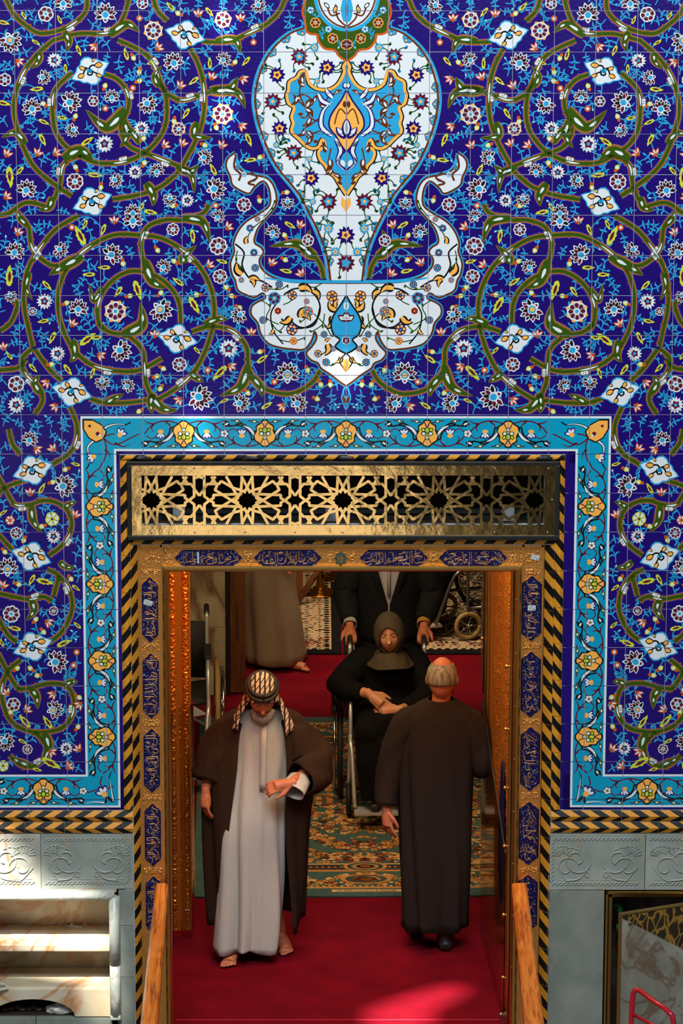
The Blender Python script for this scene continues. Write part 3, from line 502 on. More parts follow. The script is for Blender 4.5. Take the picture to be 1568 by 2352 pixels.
# ---- turquoise border band
B0, B1, BB, BT = -1.308, -1.134, 1.405, 3.262       # outer x, inner x, inner bottom z, inner top z (left side)
def rect(x0, x1, z0, z1, col, lay):
    tri((x0, z0), (x1, z0), (x1, z1), col, lay); tri((x0, z0), (x1, z1), (x0, z1), col, lay)
OUTT, OUTB = 3.440, 1.580
for x0, x1, z0, z1 in ((-1.135, 0, 3.2, OUTT), (B0, -1.1, BB-.3, OUTT), (-2.2, -1.1, 1.2, OUTB)): rect(x0, x1, z0, z1, NAVY, 25)
for e, col, lay in ((0, WHITE, 26), (.011, TURQ, 27)):
    rect(B0+e, 0, BT+e, OUTT-e, col, lay); rect(B0+e, B1-e, OUTB-e, BT+e, col, lay); rect(-2.2, B1-e, BB+e, OUTB-e, col, lay)
PX = 1/467.
def unit(cx, cz, ax, az, nx, nz, flower=True, half_=False):
    def L(pts): return [(cx+(u*ax+v*nx)*PX, cz+(u*az+v*nz)*PX) for u, v in pts]
    def pg(pts, col, lay):
        q = L(pts)
        for t in tessellate_polygon([[Vector((p[0], p[1], 0)) for p in q]]): tri(q[t[0]], q[t[1]], q[t[2]], col, lay)
    def st(pts, w, col, lay, taper=None, n=4):
        p = spline(pts, n); m = len(p); A, B = [], []
        for i in range(m):
            a, c = p[max(i-1, 0)], p[min(i+1, m-1)]; dx, dy = c[0]-a[0], c[1]-a[1]; l = math.hypot(dx, dy) or 1; t = i/(m-1)
            ww = w/2*({None: 1, 'end': 1-.85*t, 'both': .15+.85*math.sin(3.1416*t)}[taper])
            A.append((p[i][0]-dy/l*ww, p[i][1]+dx/l*ww)); B.append((p[i][0]+dy/l*ww, p[i][1]-dx/l*ww))
        A, B = L(A), L(B)
        for i in range(m-1): tri(A[i], A[i+1], B[i], col, lay); tri(B[i], A[i+1], B[i+1], col, lay)
    def el(u, v, a, b, col, lay, rot=0):
        c, s = math.cos(rot), math.sin(rot)
        pg([(u+a*math.cos(t)*c-b*math.sin(t)*s, v+a*math.cos(t)*s+b*math.sin(t)*c) for t in [.7854*i for i in range(8)]], col, lay)
    body = [(0, -29), (6, -27), (12, -21), (21, -15), (23, -4), (18, 6), (18, 17), (9, 23), (7, 28), (0, 31)]
    body = spline(body, 3); body += [(-u, v) for u, v in body[-2:0:-1]]
    pg([(u*1.17, v*1.13) for u, v in body], BLACK, 30); pg(body, APRI, 31)
    for s in (-1, 1):
        st([(s*9, -23), (s*5, -14), (0, -8)], 2.4, MAROON, 32); st([(s*7, 28), (s*3, 20), (0, 14)], 2.6, MAROON, 32)
        el(s*8, 0, 6.5, 5.5, GREEN, 32); el(s*9, 9, 6, 5, GREEN, 32, s*.6); el(s*8, 0, 3.8, 3.6, WHITE, 33); el(s*9, 9, 3.6, 2.6, LIME, 33, s*.6)
        st([(s*20, -12), (s*30, -14), (s*33, -2), (s*44, 14), (s*64, 20), (s*80, 18), (s*93, 25)], 4, BLACK, 28)
        st([(s*21, 8), (s*28, 0), (s*40, 16), (s*54, 24), (s*66, 22)], 4, BLACK, 28)
        st([(s*22, -10), (s*27, 2), (s*36, 12), (s*52, 20)], 10, BLACK, 29, 'both'); st([(s*23, -7), (s*28, 3), (s*37, 13), (s*50, 19)], 6, WHITE, 30, 'both')
        pg([(s*78, 17), (s*84, 30), (s*97, 33), (s*93, 27), (s*99, 22), (s*90, 16)], BLACK, 29); el(s*88, 23, 5, 2.4, WHITE, 30, .5)
        st([(s*12, -24), (s*35, -30), (s*60, -27), (s*79, -14), (s*90, 0)], 3.2, MAROON, 28)
        st([(s*68, -25), (s*74, -14), (s*70, -4)], 6, MAROON, 28, 'end'); st([(s*42, -29), (s*32, -20), (s*29, -10)], 5, MAROON, 28, 'end'); st([(s*72, -23), (s*84, -27), (s*92, -33)], 4.5, MAROON, 28, 'end')
        st([(s*58, 3), (s*74, 12), (s*86, 4)], 2.6, MAROON, 28); st([(s*46, 8), (s*38, 6), (s*32, 11)], 4, MAROON, 28, 'end')
        for a in (-.7, 0, .7):
            el(s*53+7*math.sin(a), 0+5*math.cos(a), 4.8, 9.6, 0, 30, -a); el(s*53+7*math.sin(a), 0+5*math.cos(a), 2.7, 6.0, WHITE, 31, -a)
        el(s*53, -5, 7, 5, APRI, 32)
        for u, v in ((24, 29), (64, 30)):
            st([(s*(u-12), v-3), (s*u, v), (s*(u+15), v+2)], 3, MAROON, 28); el(s*u, v, 7, 4.4, GREEN, 29); el(s*u, v, 3.4, 2.2, WHITE, 30)
    el(0, -9, 5.5, 6, GREEN, 32); el(0, 8, 7, 9, GREEN, 32); el(0, -9, 3.4, 3.6, WHITE, 33); el(0, 8, 4, 6, LIME, 33)
    if flower:
        for k in range(5):
            a = 1.2566*k; el(93.5+6*math.cos(a), 6*math.sin(a), 5, 5, BLACK, 31)
        for k in range(5):
            a = 1.2566*k; el(93.5+5.6*math.cos(a), 5.6*math.sin(a), 3.7, 3.7, WHITE, 32)
        el(93.5, 0, 3.2, 3.2, GREEN, 33); el(93.5, 0, 1.8, 1.8, ORANGE, 34)
MIRROR = False
hz = (BT+OUTT)/2
for i, k in enumerate((-4, -2, 0, 2, 4)): unit(k*.2, hz, 1, 0, 0, -1 if i % 2 == 0 else 1, k < 4)
MIRROR = True
vx = (B0+B1)/2
for i, z in enumerate((2.979, 2.579, 2.179, 1.779)): unit(vx, z, 0, -1, 1 if i % 2 == 0 else -1, 0, i < 3)
unit(-1.522, (OUTB+BB)/2, 1, 0, 0, -1)
unit(-1.922, (OUTB+BB)/2, 1, 0, 0, 1)
# corners: a diagonal bud above, a blue flower below
def corner_bud(cx, cz, d):
    def L(pts): return [(cx+(u*d[0]+v*d[1])*PX, cz+(u*d[1]*-1+v*d[0])*PX) for u, v in pts]
    for sc, col, lay in ((1.15, BLACK, 30), (1, APRI, 31)):
        q = L([(u*sc, v*sc) for u, v in ((-36, 0), (-22, -14), (0, -20), (18, -16), (24, 0), (18, 16), (0, 20), (-22, 14))])
        for t in range(1, 7): tri(q[0], q[t], q[t+1], col, lay)
    for u, v, r, col in ((8, 0, 5, MAROON), (-18, 0, 3.5, MAROON), (14, 0, 3, WHITE)):
        q = L([(u+r*math.cos(a*.785), v+r*math.sin(a*.785)) for a in range(8)])
        for t in range(1, 7): tri(q[0], q[t], q[t+1], col, 32 if col == MAROON else 33)
corner_bud(vx-.015, hz+.012, (.7071, .7071))
def wst(pts, w, col, lay, taper=None):
    p = [(v.x, v.y) for v in smooth_path([(a, b, 0) for a, b in pts], 5)]; m = len(p); A, B = [], []
    for i in range(m):
        a, c = p[max(i-1, 0)], p[min(i+1, m-1)]; dx, dy = c[0]-a[0], c[1]-a[1]; l = math.hypot(dx, dy) or 1
        ww = w*PX/2*(1 if not taper else 1-.85*i/(m-1)); A.append((p[i][0]-dy/l*ww, p[i][1]+dx/l*ww)); B.append((p[i][0]+dy/l*ww, p[i][1]-dx/l*ww))
    for i in range(m-1): tri(A[i], A[i+1], B[i], col, lay); tri(B[i], A[i+1], B[i+1], col, lay)
for pts in ([(-1.21, 3.35), (-1.18, 3.385), (-1.13, 3.40), (-1.09, 3.395), (-1.06, 3.41)], [(-1.225, 3.33), (-1.27, 3.29), (-1.272, 3.25), (-1.268, 3.20), (-1.283, 3.17)]): wst(pts, 9, BLACK, 28, 1); wst(pts[:4], 5, WHITE, 29, 1); wst(pts, 3, BLACK, 28)
for pts in ([(-1.20, 3.335), (-1.16, 3.30), (-1.12, 3.30), (-1.06, 3.33), (-1.02, 3.35)], [(-1.20, 3.335), (-1.185, 3.30), (-1.185, 3.24), (-1.21, 3.19), (-1.222, 3.17)], [(-1.20, 3.33), (-1.17, 3.345), (-1.14, 3.35)]): wst(pts, 3.2, MAROON, 28)
wst([(-1.14, 3.305), (-1.10, 3.285), (-1.06, 3.30)], 5, MAROON, 28, 1); wst([(-1.19, 3.27), (-1.17, 3.25), (-1.165, 3.22)], 5, MAROON, 28, 1)
def blueflower(cx, cz, a0, s=1.):
    for a in (-.75, 0, .75):
        for e, col, lay in ((1, 0, 30), (.62, WHITE, 31)):
            q = [(cx+s*PX*(math.cos(a0+a)*(9+10*e*math.cos(t))-math.sin(a0+a)*5.2*e*math.sin(t)), cz+s*PX*(math.sin(a0+a)*(9+10*e*math.cos(t))+math.cos(a0+a)*5.2*e*math.sin(t))) for t in [.7854*i for i in range(8)]]
            for t in range(1, 7): tri(q[0], q[t], q[t+1], col, lay)
    q = [(cx+s*PX*6*math.cos(t), cz+s*PX*6*math.sin(t)) for t in [.7854*i for i in range(8)]]
    for t in range(1, 7): tri(q[0], q[t], q[t+1], APRI, 32)
blueflower(-1.115, 3.345, 1.0); blueflower(-1.245, 3.235, 3.5); blueflower(-1.215, 1.475, 2.2, 1.25)
for pts in ([(-1.2, 1.46), (-1.17, 1.44), (-1.18, 1.50), (-1.19, 1.56), (-1.175, 1.6)], [(-1.2, 1.46), (-1.215, 1.43), (-1.27, 1.435), (-1.32, 1.425)]): wst(pts, 8, BLACK, 28, 1); wst(pts[1:4], 4, WHITE, 29, 1)
for pts in ([(-1.22, 1.49), (-1.25, 1.5), (-1.28, 1.49), (-1.3, 1.485)], [(-1.21, 1.5), (-1.235, 1.53), (-1.225, 1.57)], [(-1.2, 1.5), (-1.18, 1.52), (-1.17, 1.51)]): wst(pts, 3.2, MAROON, 28)
MIRROR = False
# ================================================================ cut the ornament into separate tiles
TS, ZT, GAP = .2, 5.447, .0009
def clip(pl, ax, lim, keep_gt):
    out = []
    for i in range(len(pl)):
        a, b = pl[i-1], pl[i]
        ia, ib = ((a[ax] >= lim) == keep_gt), ((b[ax] >= lim) == keep_gt)
        if ia != ib:
            t = (lim-a[ax])/(b[ax]-a[ax]); out.append((a[0]+t*(b[0]-a[0]), a[1]+t*(b[1]-a[1])))
        if ib: out.append(b)
    return out
PL, PR, PTOP, PBOT = -1.116, 1.083, 3.243, 1.392       # the portal's cut-out in the tiling and the tiling's lower edge
cells = {}
for k in range(-9, 9):
    for r in range(-1, 21):
        x0, x1, z1, z0 = k*TS, (k+1)*TS, ZT-r*TS, ZT-(r+1)*TS
        if r >= 11:
            if x0 >= PL-.01 and x1 <= PR+.01: continue
            if x0 < PL < x1: x1 = PL
            if x0 < PR < x1: x0 = PR
        if r > 20: continue
        z0 = max(z0, PBOT)
        if x1-x0 < .01: continue
        cells[(k, r)] = [x0+GAP, x1-GAP, z0+GAP, z1-GAP, []]
for a, b, c, col, lay in TRI:
    xs, zs = (a[0], b[0], c[0]), (a[1], b[1], c[1]); mnx, mxx, mnz, mxz = min(xs), max(xs), min(zs), max(zs)
    for k in range(int(math.floor(mnx/TS)), int(math.floor(mxx/TS))+1):
        for r in range(int(math.floor((ZT-mxz)/TS)), int(math.floor((ZT-mnz)/TS))+1):
            ce = cells.get((k, r))
            if ce is None: continue
            x0, x1, z0, z1 = ce[0]+.0007, ce[1]-.0007, ce[2]+.0007, ce[3]-.0007
            pl = [a, b, c]
            if mnx < x0: pl = clip(pl, 0, x0, True)
            if pl and mxx > x1: pl = clip(pl, 0, x1, False)
            if pl and mnz < z0: pl = clip(pl, 1, z0, True)
            if pl and mxz > z1: pl = clip(pl, 1, z1, False)
            if len(pl) >= 3: ce[4].append((pl, col, lay))
# wall core with the portal's opening, then each tile as a part of it
wm = MB()
for b in ((-6, PL+.012, .012, .42, 0, 12), (PR-.012, 6, .012, .42, 0, 12), (PL+.012, PR-.012, .012, .42, PTOP-.012, 12)): pass
wall = empty('wall_front', kind='structure')
core = MB()
core.box(-1.83, PL+.002, .0016, .40, 1.30, 5.66); core.box(PR-.002, 1.83, .0016, .40, 1.30, 5.66); core.box(PL+.002, PR-.002, .0016, .40, PTOP-.002, 5.66)
core.build('wall_core', GROUT, wall)
sid = MB()
sid.box(-6, -1.832, 0, .42, 0, 12); sid.box(1.832, 6, 0, .42, 0, 12); sid.box(-1.832, 1.832, 0, .42, 5.67, 12)
sid.build('outer_wall', mat('plain_blue_glaze', (34, 20, 92), .4), wall)
for (k, r), (x0, x1, z0, z1, pls) in cells.items():
    m = MB(); random.seed(k*100+r)
    e = .0012; y0 = -.0
    m.v += [(x0, .0015, z0), (x1, .0015, z0), (x1, .0015, z1), (x0, .0015, z1), (x0, e, z0), (x1, e, z0), (x1, e, z1), (x0, e, z1), (x0+e, 0, z0+e), (x1-e, 0, z0+e), (x1-e, 0, z1-e), (x0+e, 0, z1-e)]
    for q in ((0, 1, 5, 4), (1, 2, 6, 5), (2, 3, 7, 6), (3, 0, 4, 7), (4, 5, 9, 8), (5, 6, 10, 9), (6, 7, 11, 10), (7, 4, 8, 11), (8, 9, 10, 11)): m.face(q, 0)
    slots = [0]
    for pl, col, lay in pls:
        if col not in slots: slots.append(col)
        mi = slots.index(col); b = len(m.v); y = -.00012-.00007*lay
        ar = sum(pl[i][0]*pl[(i+1) % len(pl)][1]-pl[(i+1) % len(pl)][0]*pl[i][1] for i in range(len(pl)))
        if abs(ar) < 1e-9: continue
        if ar < 0: pl = pl[::-1]
        m.v += [(p[0], y, p[1]) for p in pl]; m.face(range(b, b+len(pl)), mi)
    tx, tz = random.uniform(-1, 1)*.0035, random.uniform(-1, 1)*.0035       # every tile is set a hair out of true
    cx, cz = (x0+x1)/2, (z0+z1)/2; dy = random.uniform(-.0006, .0004)
    m.v = [(v[0]-cx, v[1]+dy+(v[0]-cx)*tx+(v[2]-cz)*tz, v[2]-cz) for v in m.v]
    m.build('tile', [GL[i] for i in slots], wall, (cx, 0, cz))
NTRI = len(TRI)
# ================================================================ black and yellow rope mouldings
YEL = mat('yellow_ceramic', (214, 146, 40), .5, spec=.25, var=(196, 128, 32), vscale=9, bump=.06, bscale=40)
BLK = mat('black_ceramic', (14, 14, 14), .5, spec=.2, bump=.06, bscale=40)
def trim_strip(idx, fmap, length, tile, period, shift, mirror=1, facets=3, chev=False):
    """fmap(s, t) -> xyz; s runs across the moulding, t along it in metres"""
    root = empty('trim_%d' % idx, kind='structure'); t0 = 0.; random.seed(idx)
    first = tile*random.uniform(.5, 1.)
    while t0 < length-1e-4:
        t1 = min(length, t0+(first if t0 == 0 else tile)); m = MB(); g = .0012
        a0, a1 = t0+g, t1-g
        for fi in range(facets):
            s0, s1 = fi/facets, (fi+1)/facets
            off = (lambda s: shift*abs(2*s-1)) if chev else (lambda s: shift*s*mirror)
            k0, k1 = int((a0-abs(shift))/period*2)-3, int((a1+abs(shift))/period*2)+3
            for k in range(k0, k1):
                u0, u1 = k*period/2, (k+1)*period/2
                pl = [(s0, u0+off(s0)), (s1, u0+off(s1)), (s1, u1+off(s1)), (s0, u1+off(s0))]
                pl = clip(pl, 1, a0, True)
                if pl: pl = clip(pl, 1, a1, False)
                if len(pl) < 3: continue
                b = len(m.v); m.v += [fmap(*p) for p in pl]; m.face(range(b, b+len(pl)), k % 2)
        # grout bed behind and end caps
        b = len(m.v)
        prof = [fmap(i/facets, a0) for i in range(facets+1)], [fmap(i/facets, a1) for i in range(facets+1)]
        for pr in prof:
            b = len(m.v); m.v += pr; m.face(range(b, b+len(pr)), 0)
        c = Vector(fmap(.5, (t0+t1)/2)); j = Vector((random.uniform(-1, 1)*.0006, random.uniform(-1, .5)*.0008, 0))
        m.v = [tuple(Vector(v)-c+j) for v in m.v]
        m.build('trim_tile', [YEL, BLK], root, tuple(c))
        t0 = t1
    return root
def bulge(s, d): return -d*math.sin(math.pi*s)
trim_strip(1, lambda s, t: (-1.116+.0455*s, -.004+bulge(s, .012), 3.216-t), 3.216-1.394, .19, .095, -.058)
trim_strip(2, lambda s, t: (1.083-.0455*s, -.004+bulge(s, .012), 3.216-t), 3.216-1.394, .19, .095, -.058)
trim_strip(3, lambda s, t: (-1.116+t, -.004+bulge(s, .010), 3.217+.026*s), 2.199, .2, .1, .03)
trim_strip(4, lambda s, t: (-1.0685+.0335*s, -.003+.05*s+bulge(s, .006), 2.80-t), 2.80, .20, .1, -.045)
trim_strip(5, lambda s, t: (1.0365-.0445*s, -.003+.05*s+bulge(s, .006), 2.80-t), 2.80, .20, .1, -.045)
trim_strip(6, lambda s, t: (-1.068+t, -.004+bulge(s, .006), 2.787+.028*s), 2.104, .2, .1, .028)
trim_strip(7, lambda s, t: (-1.06+t, -.002+.05*(1-s), 2.772+.014*s), 2.09, .2, .1, .024)
def chevprof(x0, sgn, z1):
    def f(s, t):
        d = (.0, .019, .019, .0)[0]
        y = -.003-.016*(1-abs(2*s-1)); return (x0+sgn*t, y, z1-.058*s)
    return f
for i, (x0, sg) in enumerate(((-1.0715, -1), (1.0385, 1))):
    trim_strip(8+2*i, chevprof(x0, sg, 1.389), .78, .2, .1, -.05, 1, 2, True)
    trim_strip(9+2*i, chevprof(x0, sg, 1.327), .78, .2, .1, -.05, 1, 2, True)
fill = MB(); fill.box(-1.116, 1.083, .004, .03, 3.15, 3.243); fill.box(-1.116, 1.083, .004, .03, 2.78, 2.885); fill.box(-1.116, -1.01, .004, .03, 2.885, 3.15); fill.box(.981, 1.083, .004, .03, 2.885, 3.15); fill.box(-1.116, -1.068, .004, .4, 0, 2.8); fill.box(1.036, 1.083, .004, .4, 0, 2.8); fill.box(-1.85, -1.07, .006, .03, 1.255, 1.395); fill.box(1.036, 1.85, .006, .03, 1.255, 1.395)
tag(fill.build('trim_12', GROUT), kind='structure')
# ================================================================ brass lattice panel over the door
random.seed(3)
panel = empty('lattice_panel', (0, 0, 0), 0, 'pierced brass panel of twelve-pointed stars in a black frame above the doorway', 'screen')
m = MB()
for b in ((-1.082, 1.058, 3.196, 3.2165), (-1.082, 1.058, 2.8135, 2.838), (-1.082, -1.059, 2.838, 3.196), (1.034, 1.058, 2.838, 3.196)): m.box(b[0], b[1], -.034, .0, b[2], b[3], 0, .003)
m.build('panel_frame', BLACKM, panel)
m = MB(); PX0, PX1, PZ0, PZ1 = -1.010, .981, 2.890, 3.144
for b in ((-1.059, 1.034, PZ1, 3.196), (-1.059, 1.034, 2.838, PZ0), (-1.059, PX0, PZ0, PZ1), (PX1, 1.034, PZ0, PZ1)): m.box(b[0], b[1], -.026, -.021, b[2], b[3])
m.build('brass_border', BRASS, panel)
lat = MB(); U = 1/(4.126*463); CZ = (PZ0+PZ1)/2
def bar(p, q, w=26):
    a, c = Vector(p), Vector(q); d = c-a; n = int(1)
    # clip the bar to the opening
    t0, t1 = 0., 1.
    for ax, lo, hi in ((0, PX0-.004, PX1+.004), (1, PZ0-.004, PZ1+.004)):
        if abs(d[ax]) < 1e-9:
            if not lo <= a[ax] <= hi: return
            continue
        u, v = (lo-a[ax])/d[ax], (hi-a[ax])/d[ax]
        if u > v: u, v = v, u
        t0, t1 = max(t0, u), min(t1, v)
    if t0 >= t1: return
    a, c = a+d*t0, a+d*t1; d = (c-a); l = d.length
    if l < .002: return
    d /= l; e = .002; nx = Vector((-d.y, d.x))*w*U/2
    A = [a-d*e+nx, a-d*e-nx, c+d*e-nx, c+d*e+nx]
    A = [(min(max(p.x, PX0-.006), PX1+.006), min(max(p.y, PZ0-.006), PZ1+.006)) for p in A]
    lat.prism(A, -.0258+random.uniform(-.0003, .0003), -.0212)
Q = [[(52, 63), (318, 52), (318, 22), (360, -4)], [(70, -52), (303, 102), (284, 145), (335, 230)], [(15, 78), (60, 100), (133, 122), (243, 188), (268, 160), (372, 160), (402, 125)], [(95, 45), (196, 232)], [(60, 55), (48, 232)],
     [(52, 232), (-16, 98)], [(404, 240), (404, 40)], [(404, 112), (451, 48)], [(404, 215), (451, 232)], [(300, 230), (345, 160)], [(90, 20), (130, 0)], [(356, 0), (404, 40)]]
for c in range(5):
    cx = W(348+219.6*c, 1146)[0]
    for ln in Q:
        for p, q in zip(ln, ln[1:]):
            for sx in (-1, 1):
                for sz in (-1, 1):
                    bar((cx+sx*p[0]*U, CZ+sz*p[1]*U), (cx+sx*q[0]*U, CZ+sz*q[1]*U))
    rr = MB()
    for k in range(12):          # rim of the star-shaped hole
        a0, a1 = math.pi*k/6, math.pi*(k+1)/6; am = (a0+a1)/2
        P0, Pm, P1 = [(cx+r*U*math.cos(a), CZ+r*U*math.sin(a)) for r, a in ((96, a0), (76, am), (96, a1))]
        o0, om, o1 = [(cx+r*U*math.cos(a), CZ+r*U*math.sin(a)) for r, a in ((114, a0), (108, am), (114, a1))]
        for quad in ((P0, o0, om, Pm), (Pm, om, o1, P1)):
            if all(PX0-.005 <= p[0] <= PX1+.005 for p in quad): lat.prism(list(quad), -.0258, -.0212)
lat.build('lattice', BRASS, panel)
for px in (348, 446, 562, 677, 787, 919, 1014, 1136, 1258):
    for z in (3.180, 2.853):
        s = MB(); x = W(px, 1100)[0]; s.lathe((x, -.0262, z), [(.0001, .004*-1), (.004, -.003), (.0055, 0)], 8, axis='Y'); s.build('screw', CHROME, panel)
for x in (-1.045, 1.02):
    s = MB(); s.lathe((x, -.0262, 3.02), [(.0001, -.004), (.004, -.003), (.0055, 0)], 8, axis='Y'); s.build('screw', CHROME, panel)
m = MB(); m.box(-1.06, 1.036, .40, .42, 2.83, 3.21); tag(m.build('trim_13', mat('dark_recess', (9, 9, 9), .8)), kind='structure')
m = MB(); m.box(-.98, .96, .10, .16, 2.88, 2.90, 0); m.box(-.9, .95, .12, .15, 2.91, 2.93, 0)
for x in (-.86, -.1, .78): m.box(x, x+.06, .09, .10, 2.88, 2.95, 1)
lt = m.build('transom_junk', [mat('dark_pipe', (30, 32, 34), .5), mat('paper_scrap', (150, 155, 158), .7)]); tag(lt, 'dark ledge with pale paper scraps seen through the pierced brass panel', 'ledge')
# black tape wads on the moulding above the panel
for px in (330, 576, 795, 1250):
    x, z = W(px, 1050); t = MB(); bm = bmesh.new(); bmesh.ops.create_icosphere(bm, subdivisions=2, radius=1)
    for v in bm.verts: v.co *= 1+.25*noise.noise(v.co*2.3+Vector((px, 0, 0)))
    t.add_bm(bm, 0, False, Matrix.Diagonal((.042, .007, .011, 1))); bm.free()
    o = t.build('tape_wad', BLACKM, None, (x, -.036, z+.004))
    tag(o, {330: 'black tape wad at the left end of the moulding above the brass panel', 576: 'black tape wad second from the left on the moulding above the brass panel', 795: 'black tape wad at the middle of the moulding above the brass panel', 1250: 'black tape wad at the right end of the moulding above the brass panel'}[px], 'tape', 'black tape wads above the brass panel')
# ================================================================ embossed gold door frame
frame = empty('door_frame', (0, 0, 0), 0, 'embossed gold door surround with blue enamel inscription panels', 'door frame')
FY = .05
m = MB()
m.box(-1.04, -.905, FY, .44, 0, 2.772, 0, .002); m.box(.868, .990, FY, .44, 0, 2.772, 0, .002); m.box(-.905, .868, FY, .44, 2.640, 2.772, 0, .002)
m.build('frame_plate', GOLD, frame)
m = MB()      # brass edging around the opening, mitred
def edging(pts, prof):
    rings = [[(p[0]+nx*u, FY-h, p[1]+nz*u) for u, h in prof] for p, nx, nz in pts]; m.loft(rings, 0, False, True)
PROF = [(0, 0), (0, .014), (.008, .022), (.020, .018), (.028, .008), (.028, -.10), (0, -.10)]
edging([((-.913, 0), 1, 0), ((-.913, 2.659), 1, -1), ((.877, 2.659), -1, -1), ((.877, 0), -1, 0)], PROF)
m.build('brass_edging', BRASS2, frame)
m = MB()
for x0, x1 in ((-1.038, -1.026), (-.925, -.915), (.880, .890), (.976, .988)): m.box(x0, x1, FY-.006, FY+.01, 0, 2.77)
m.box(-1.03, .985, FY-.006, FY+.01, 2.757, 2.770); m.box(-.92, .88, FY-.005, FY+.01, 2.660, 2.668)
m.build('beading', GOLDR, frame)
for i in range(9):
    for x in ((-.889), (.853)):
        s = MB(); s.ball((x, FY-.0165, .25+i*.28), .003, 0, 1); s.build('nail', BLACKM if x < 0 else CHROME, frame)
for px in (425, 600, 716, 850, 965, 1081, 1178):
    s = MB(); s.ball((W(px, 1312)[0], FY-.0165, 2.640), .003, 0, 1); s.build('nail', BLACKM, frame)
ENAM = mat('navy_enamel', (12, 9, 50), .4, spec=.2, var=(19, 14, 74), vscale=60)
ENAMG = mat('green_enamel', (16, 44, 28), .35, coat=.4)
SPK = [mat('turquoise_speck', (44, 120, 128), .4), mat('white_speck', (190, 190, 196), .4), mat('red_speck', (150, 60, 44), .4), mat('blue_speck', (52, 60, 170), .4)]
HALFS = [(-1, 0), (-.955, .22), (-.92, .34), (-.885, .42), (-.855, .66), (-.80, .86), (-.74, 1.0)]
def shape(cx, cz, L, H, vert, g=0.):
    pts = HALFS+[(-u, v) for u, v in HALFS[::-1]]; pts += [(u, -v) for u, v in pts[-2:0:-1]]
    return [((cx+u*(L+g), cz+v*(H+g)) if not vert else (cx+v*(H+g), cz-u*(L+g))) for u, v in pts]
def cart(x0, y0, x1, y1, strokes, ox, oy, sc, lw=3.0, seed=0):
    """one enamel panel (photograph pixels) with its raised inscription"""
    random.seed(seed); (ax, az), (bx, bz) = W(x0, y0, FY), W(x1, y1, FY)
    cx, cz, w, h = (ax+bx)/2, (az+bz)/2, abs(bx-ax)/2, abs(az-bz)/2; vert = h > w
    L, H = (h, w) if vert else (w, h)
    b = MB(); b.prism(shape(cx, cz, L, H, vert, .0035), FY-.006, FY+.002, 0); b.prism(shape(cx, cz, L, H, vert), FY-.0066, FY-.002, 1)
    for i in range(150):
        u, v = random.uniform(-.84, .84), random.uniform(-.9, .9); px_, pz_ = (cx+u*L, cz+v*H) if not vert else (cx+v*H, cz+u*L)
        r = random.uniform(.0012, .0034); a = random.uniform(0, 3.1); k = random.choices((2, 3, 4, 5, 6), (5, 3, 3, 4, 7))[0]
        q = [(px_+r*1.5*math.cos(t)*math.cos(a)-r*.7*math.sin(t)*math.sin(a), pz_+r*1.5*math.cos(t)*math.sin(a)+r*.7*math.sin(t)*math.cos(a)) for t in (0, 1.05, 2.1, 3.14, 4.2, 5.25)]
        n = len(b.v); b.v += [(p[0], FY-.0068, p[1]) for p in q]; b.face(range(n, n+6), k if k < 6 else 0)
    c = b.build('inscription_panel', [GOLDR, ENAM]+SPK, frame)
    t = MB()
    for st in strokes:
        pts = [W(ox+p[0]/sc, oy+p[1]/sc, FY) for p in st]
        pts = [(v.x, v.y) for v in smooth_path([(p[0], p[1], 0) for p in pts], 4)]; n = len(pts)
        pts = [p for p in pts if az+.001 > p[1] > bz-.001]
        if len(pts) < 2: continue
        wd = [lw/470*(.55+.5*math.sin(math.pi*(i+.6)/(n+.2))) for i in range(len(pts))]
        ribbon(t, pts, wd, FY-.0067, .0016)
    # vowel marks between the letters
    for i in range(46):
        u, v = random.uniform(-.8, .8), random.uniform(-.8, .8); p = (cx+u*L, cz+v*H) if not vert else (cx+v*H, cz+u*L)
        a = random.choice((.6, .7, 2.3, 1.2)); l = random.uniform(.004, .009)
        ribbon(t, [(p[0]-l/2*math.cos(a), p[1]-l/2*math.sin(a)), (p[0]+l/2*math.cos(a), p[1]+l/2*math.sin(a))], .0026, FY-.0067, .0006)
    t.build('inscription', GOLDIN, c)
T1 = [[(1490, 170), (1475, 160), (1470, 185), (1490, 195), (1480, 215), (1450, 215), (1440, 235)], [(1450, 215), (1420, 230), (1400, 235), (1360, 265), (1330, 275)], [(1360, 180), (1330, 190), (1320, 215), (1390, 200)], [(1330, 200), (1300, 240), (1240, 260), (1215, 240)], [(1255, 125), (1275, 160), (1265, 190)], [(1225, 150), (1230, 230), (1215, 265)],
      [(1185, 195), (1170, 180), (1165, 210), (1190, 220), (1175, 240), (1160, 255)], [(1150, 200), (1110, 190), (1060, 215), (1050, 250), (1080, 270), (1140, 260), (1200, 240)], [(1130, 105), (1135, 170), (1105, 180), (1060, 170)], [(1120, 145), (1080, 130), (1065, 150), (1100, 165), (1060, 175), (1030, 190), (1000, 200)], [(1000, 210), (980, 205), (975, 230), (1000, 235), (990, 255), (960, 270)], [(985, 180), (955, 190)],
      [(915, 205), (895, 210), (880, 240), (905, 245), (880, 270), (850, 265)], [(860, 100), (862, 230)], [(865, 215), (885, 195), (870, 225), (830, 240), (800, 240)], [(765, 115), (775, 235), (800, 240)], [(730, 125), (735, 235), (690, 250), (665, 215), (680, 190)], [(830, 215), (815, 240)]]
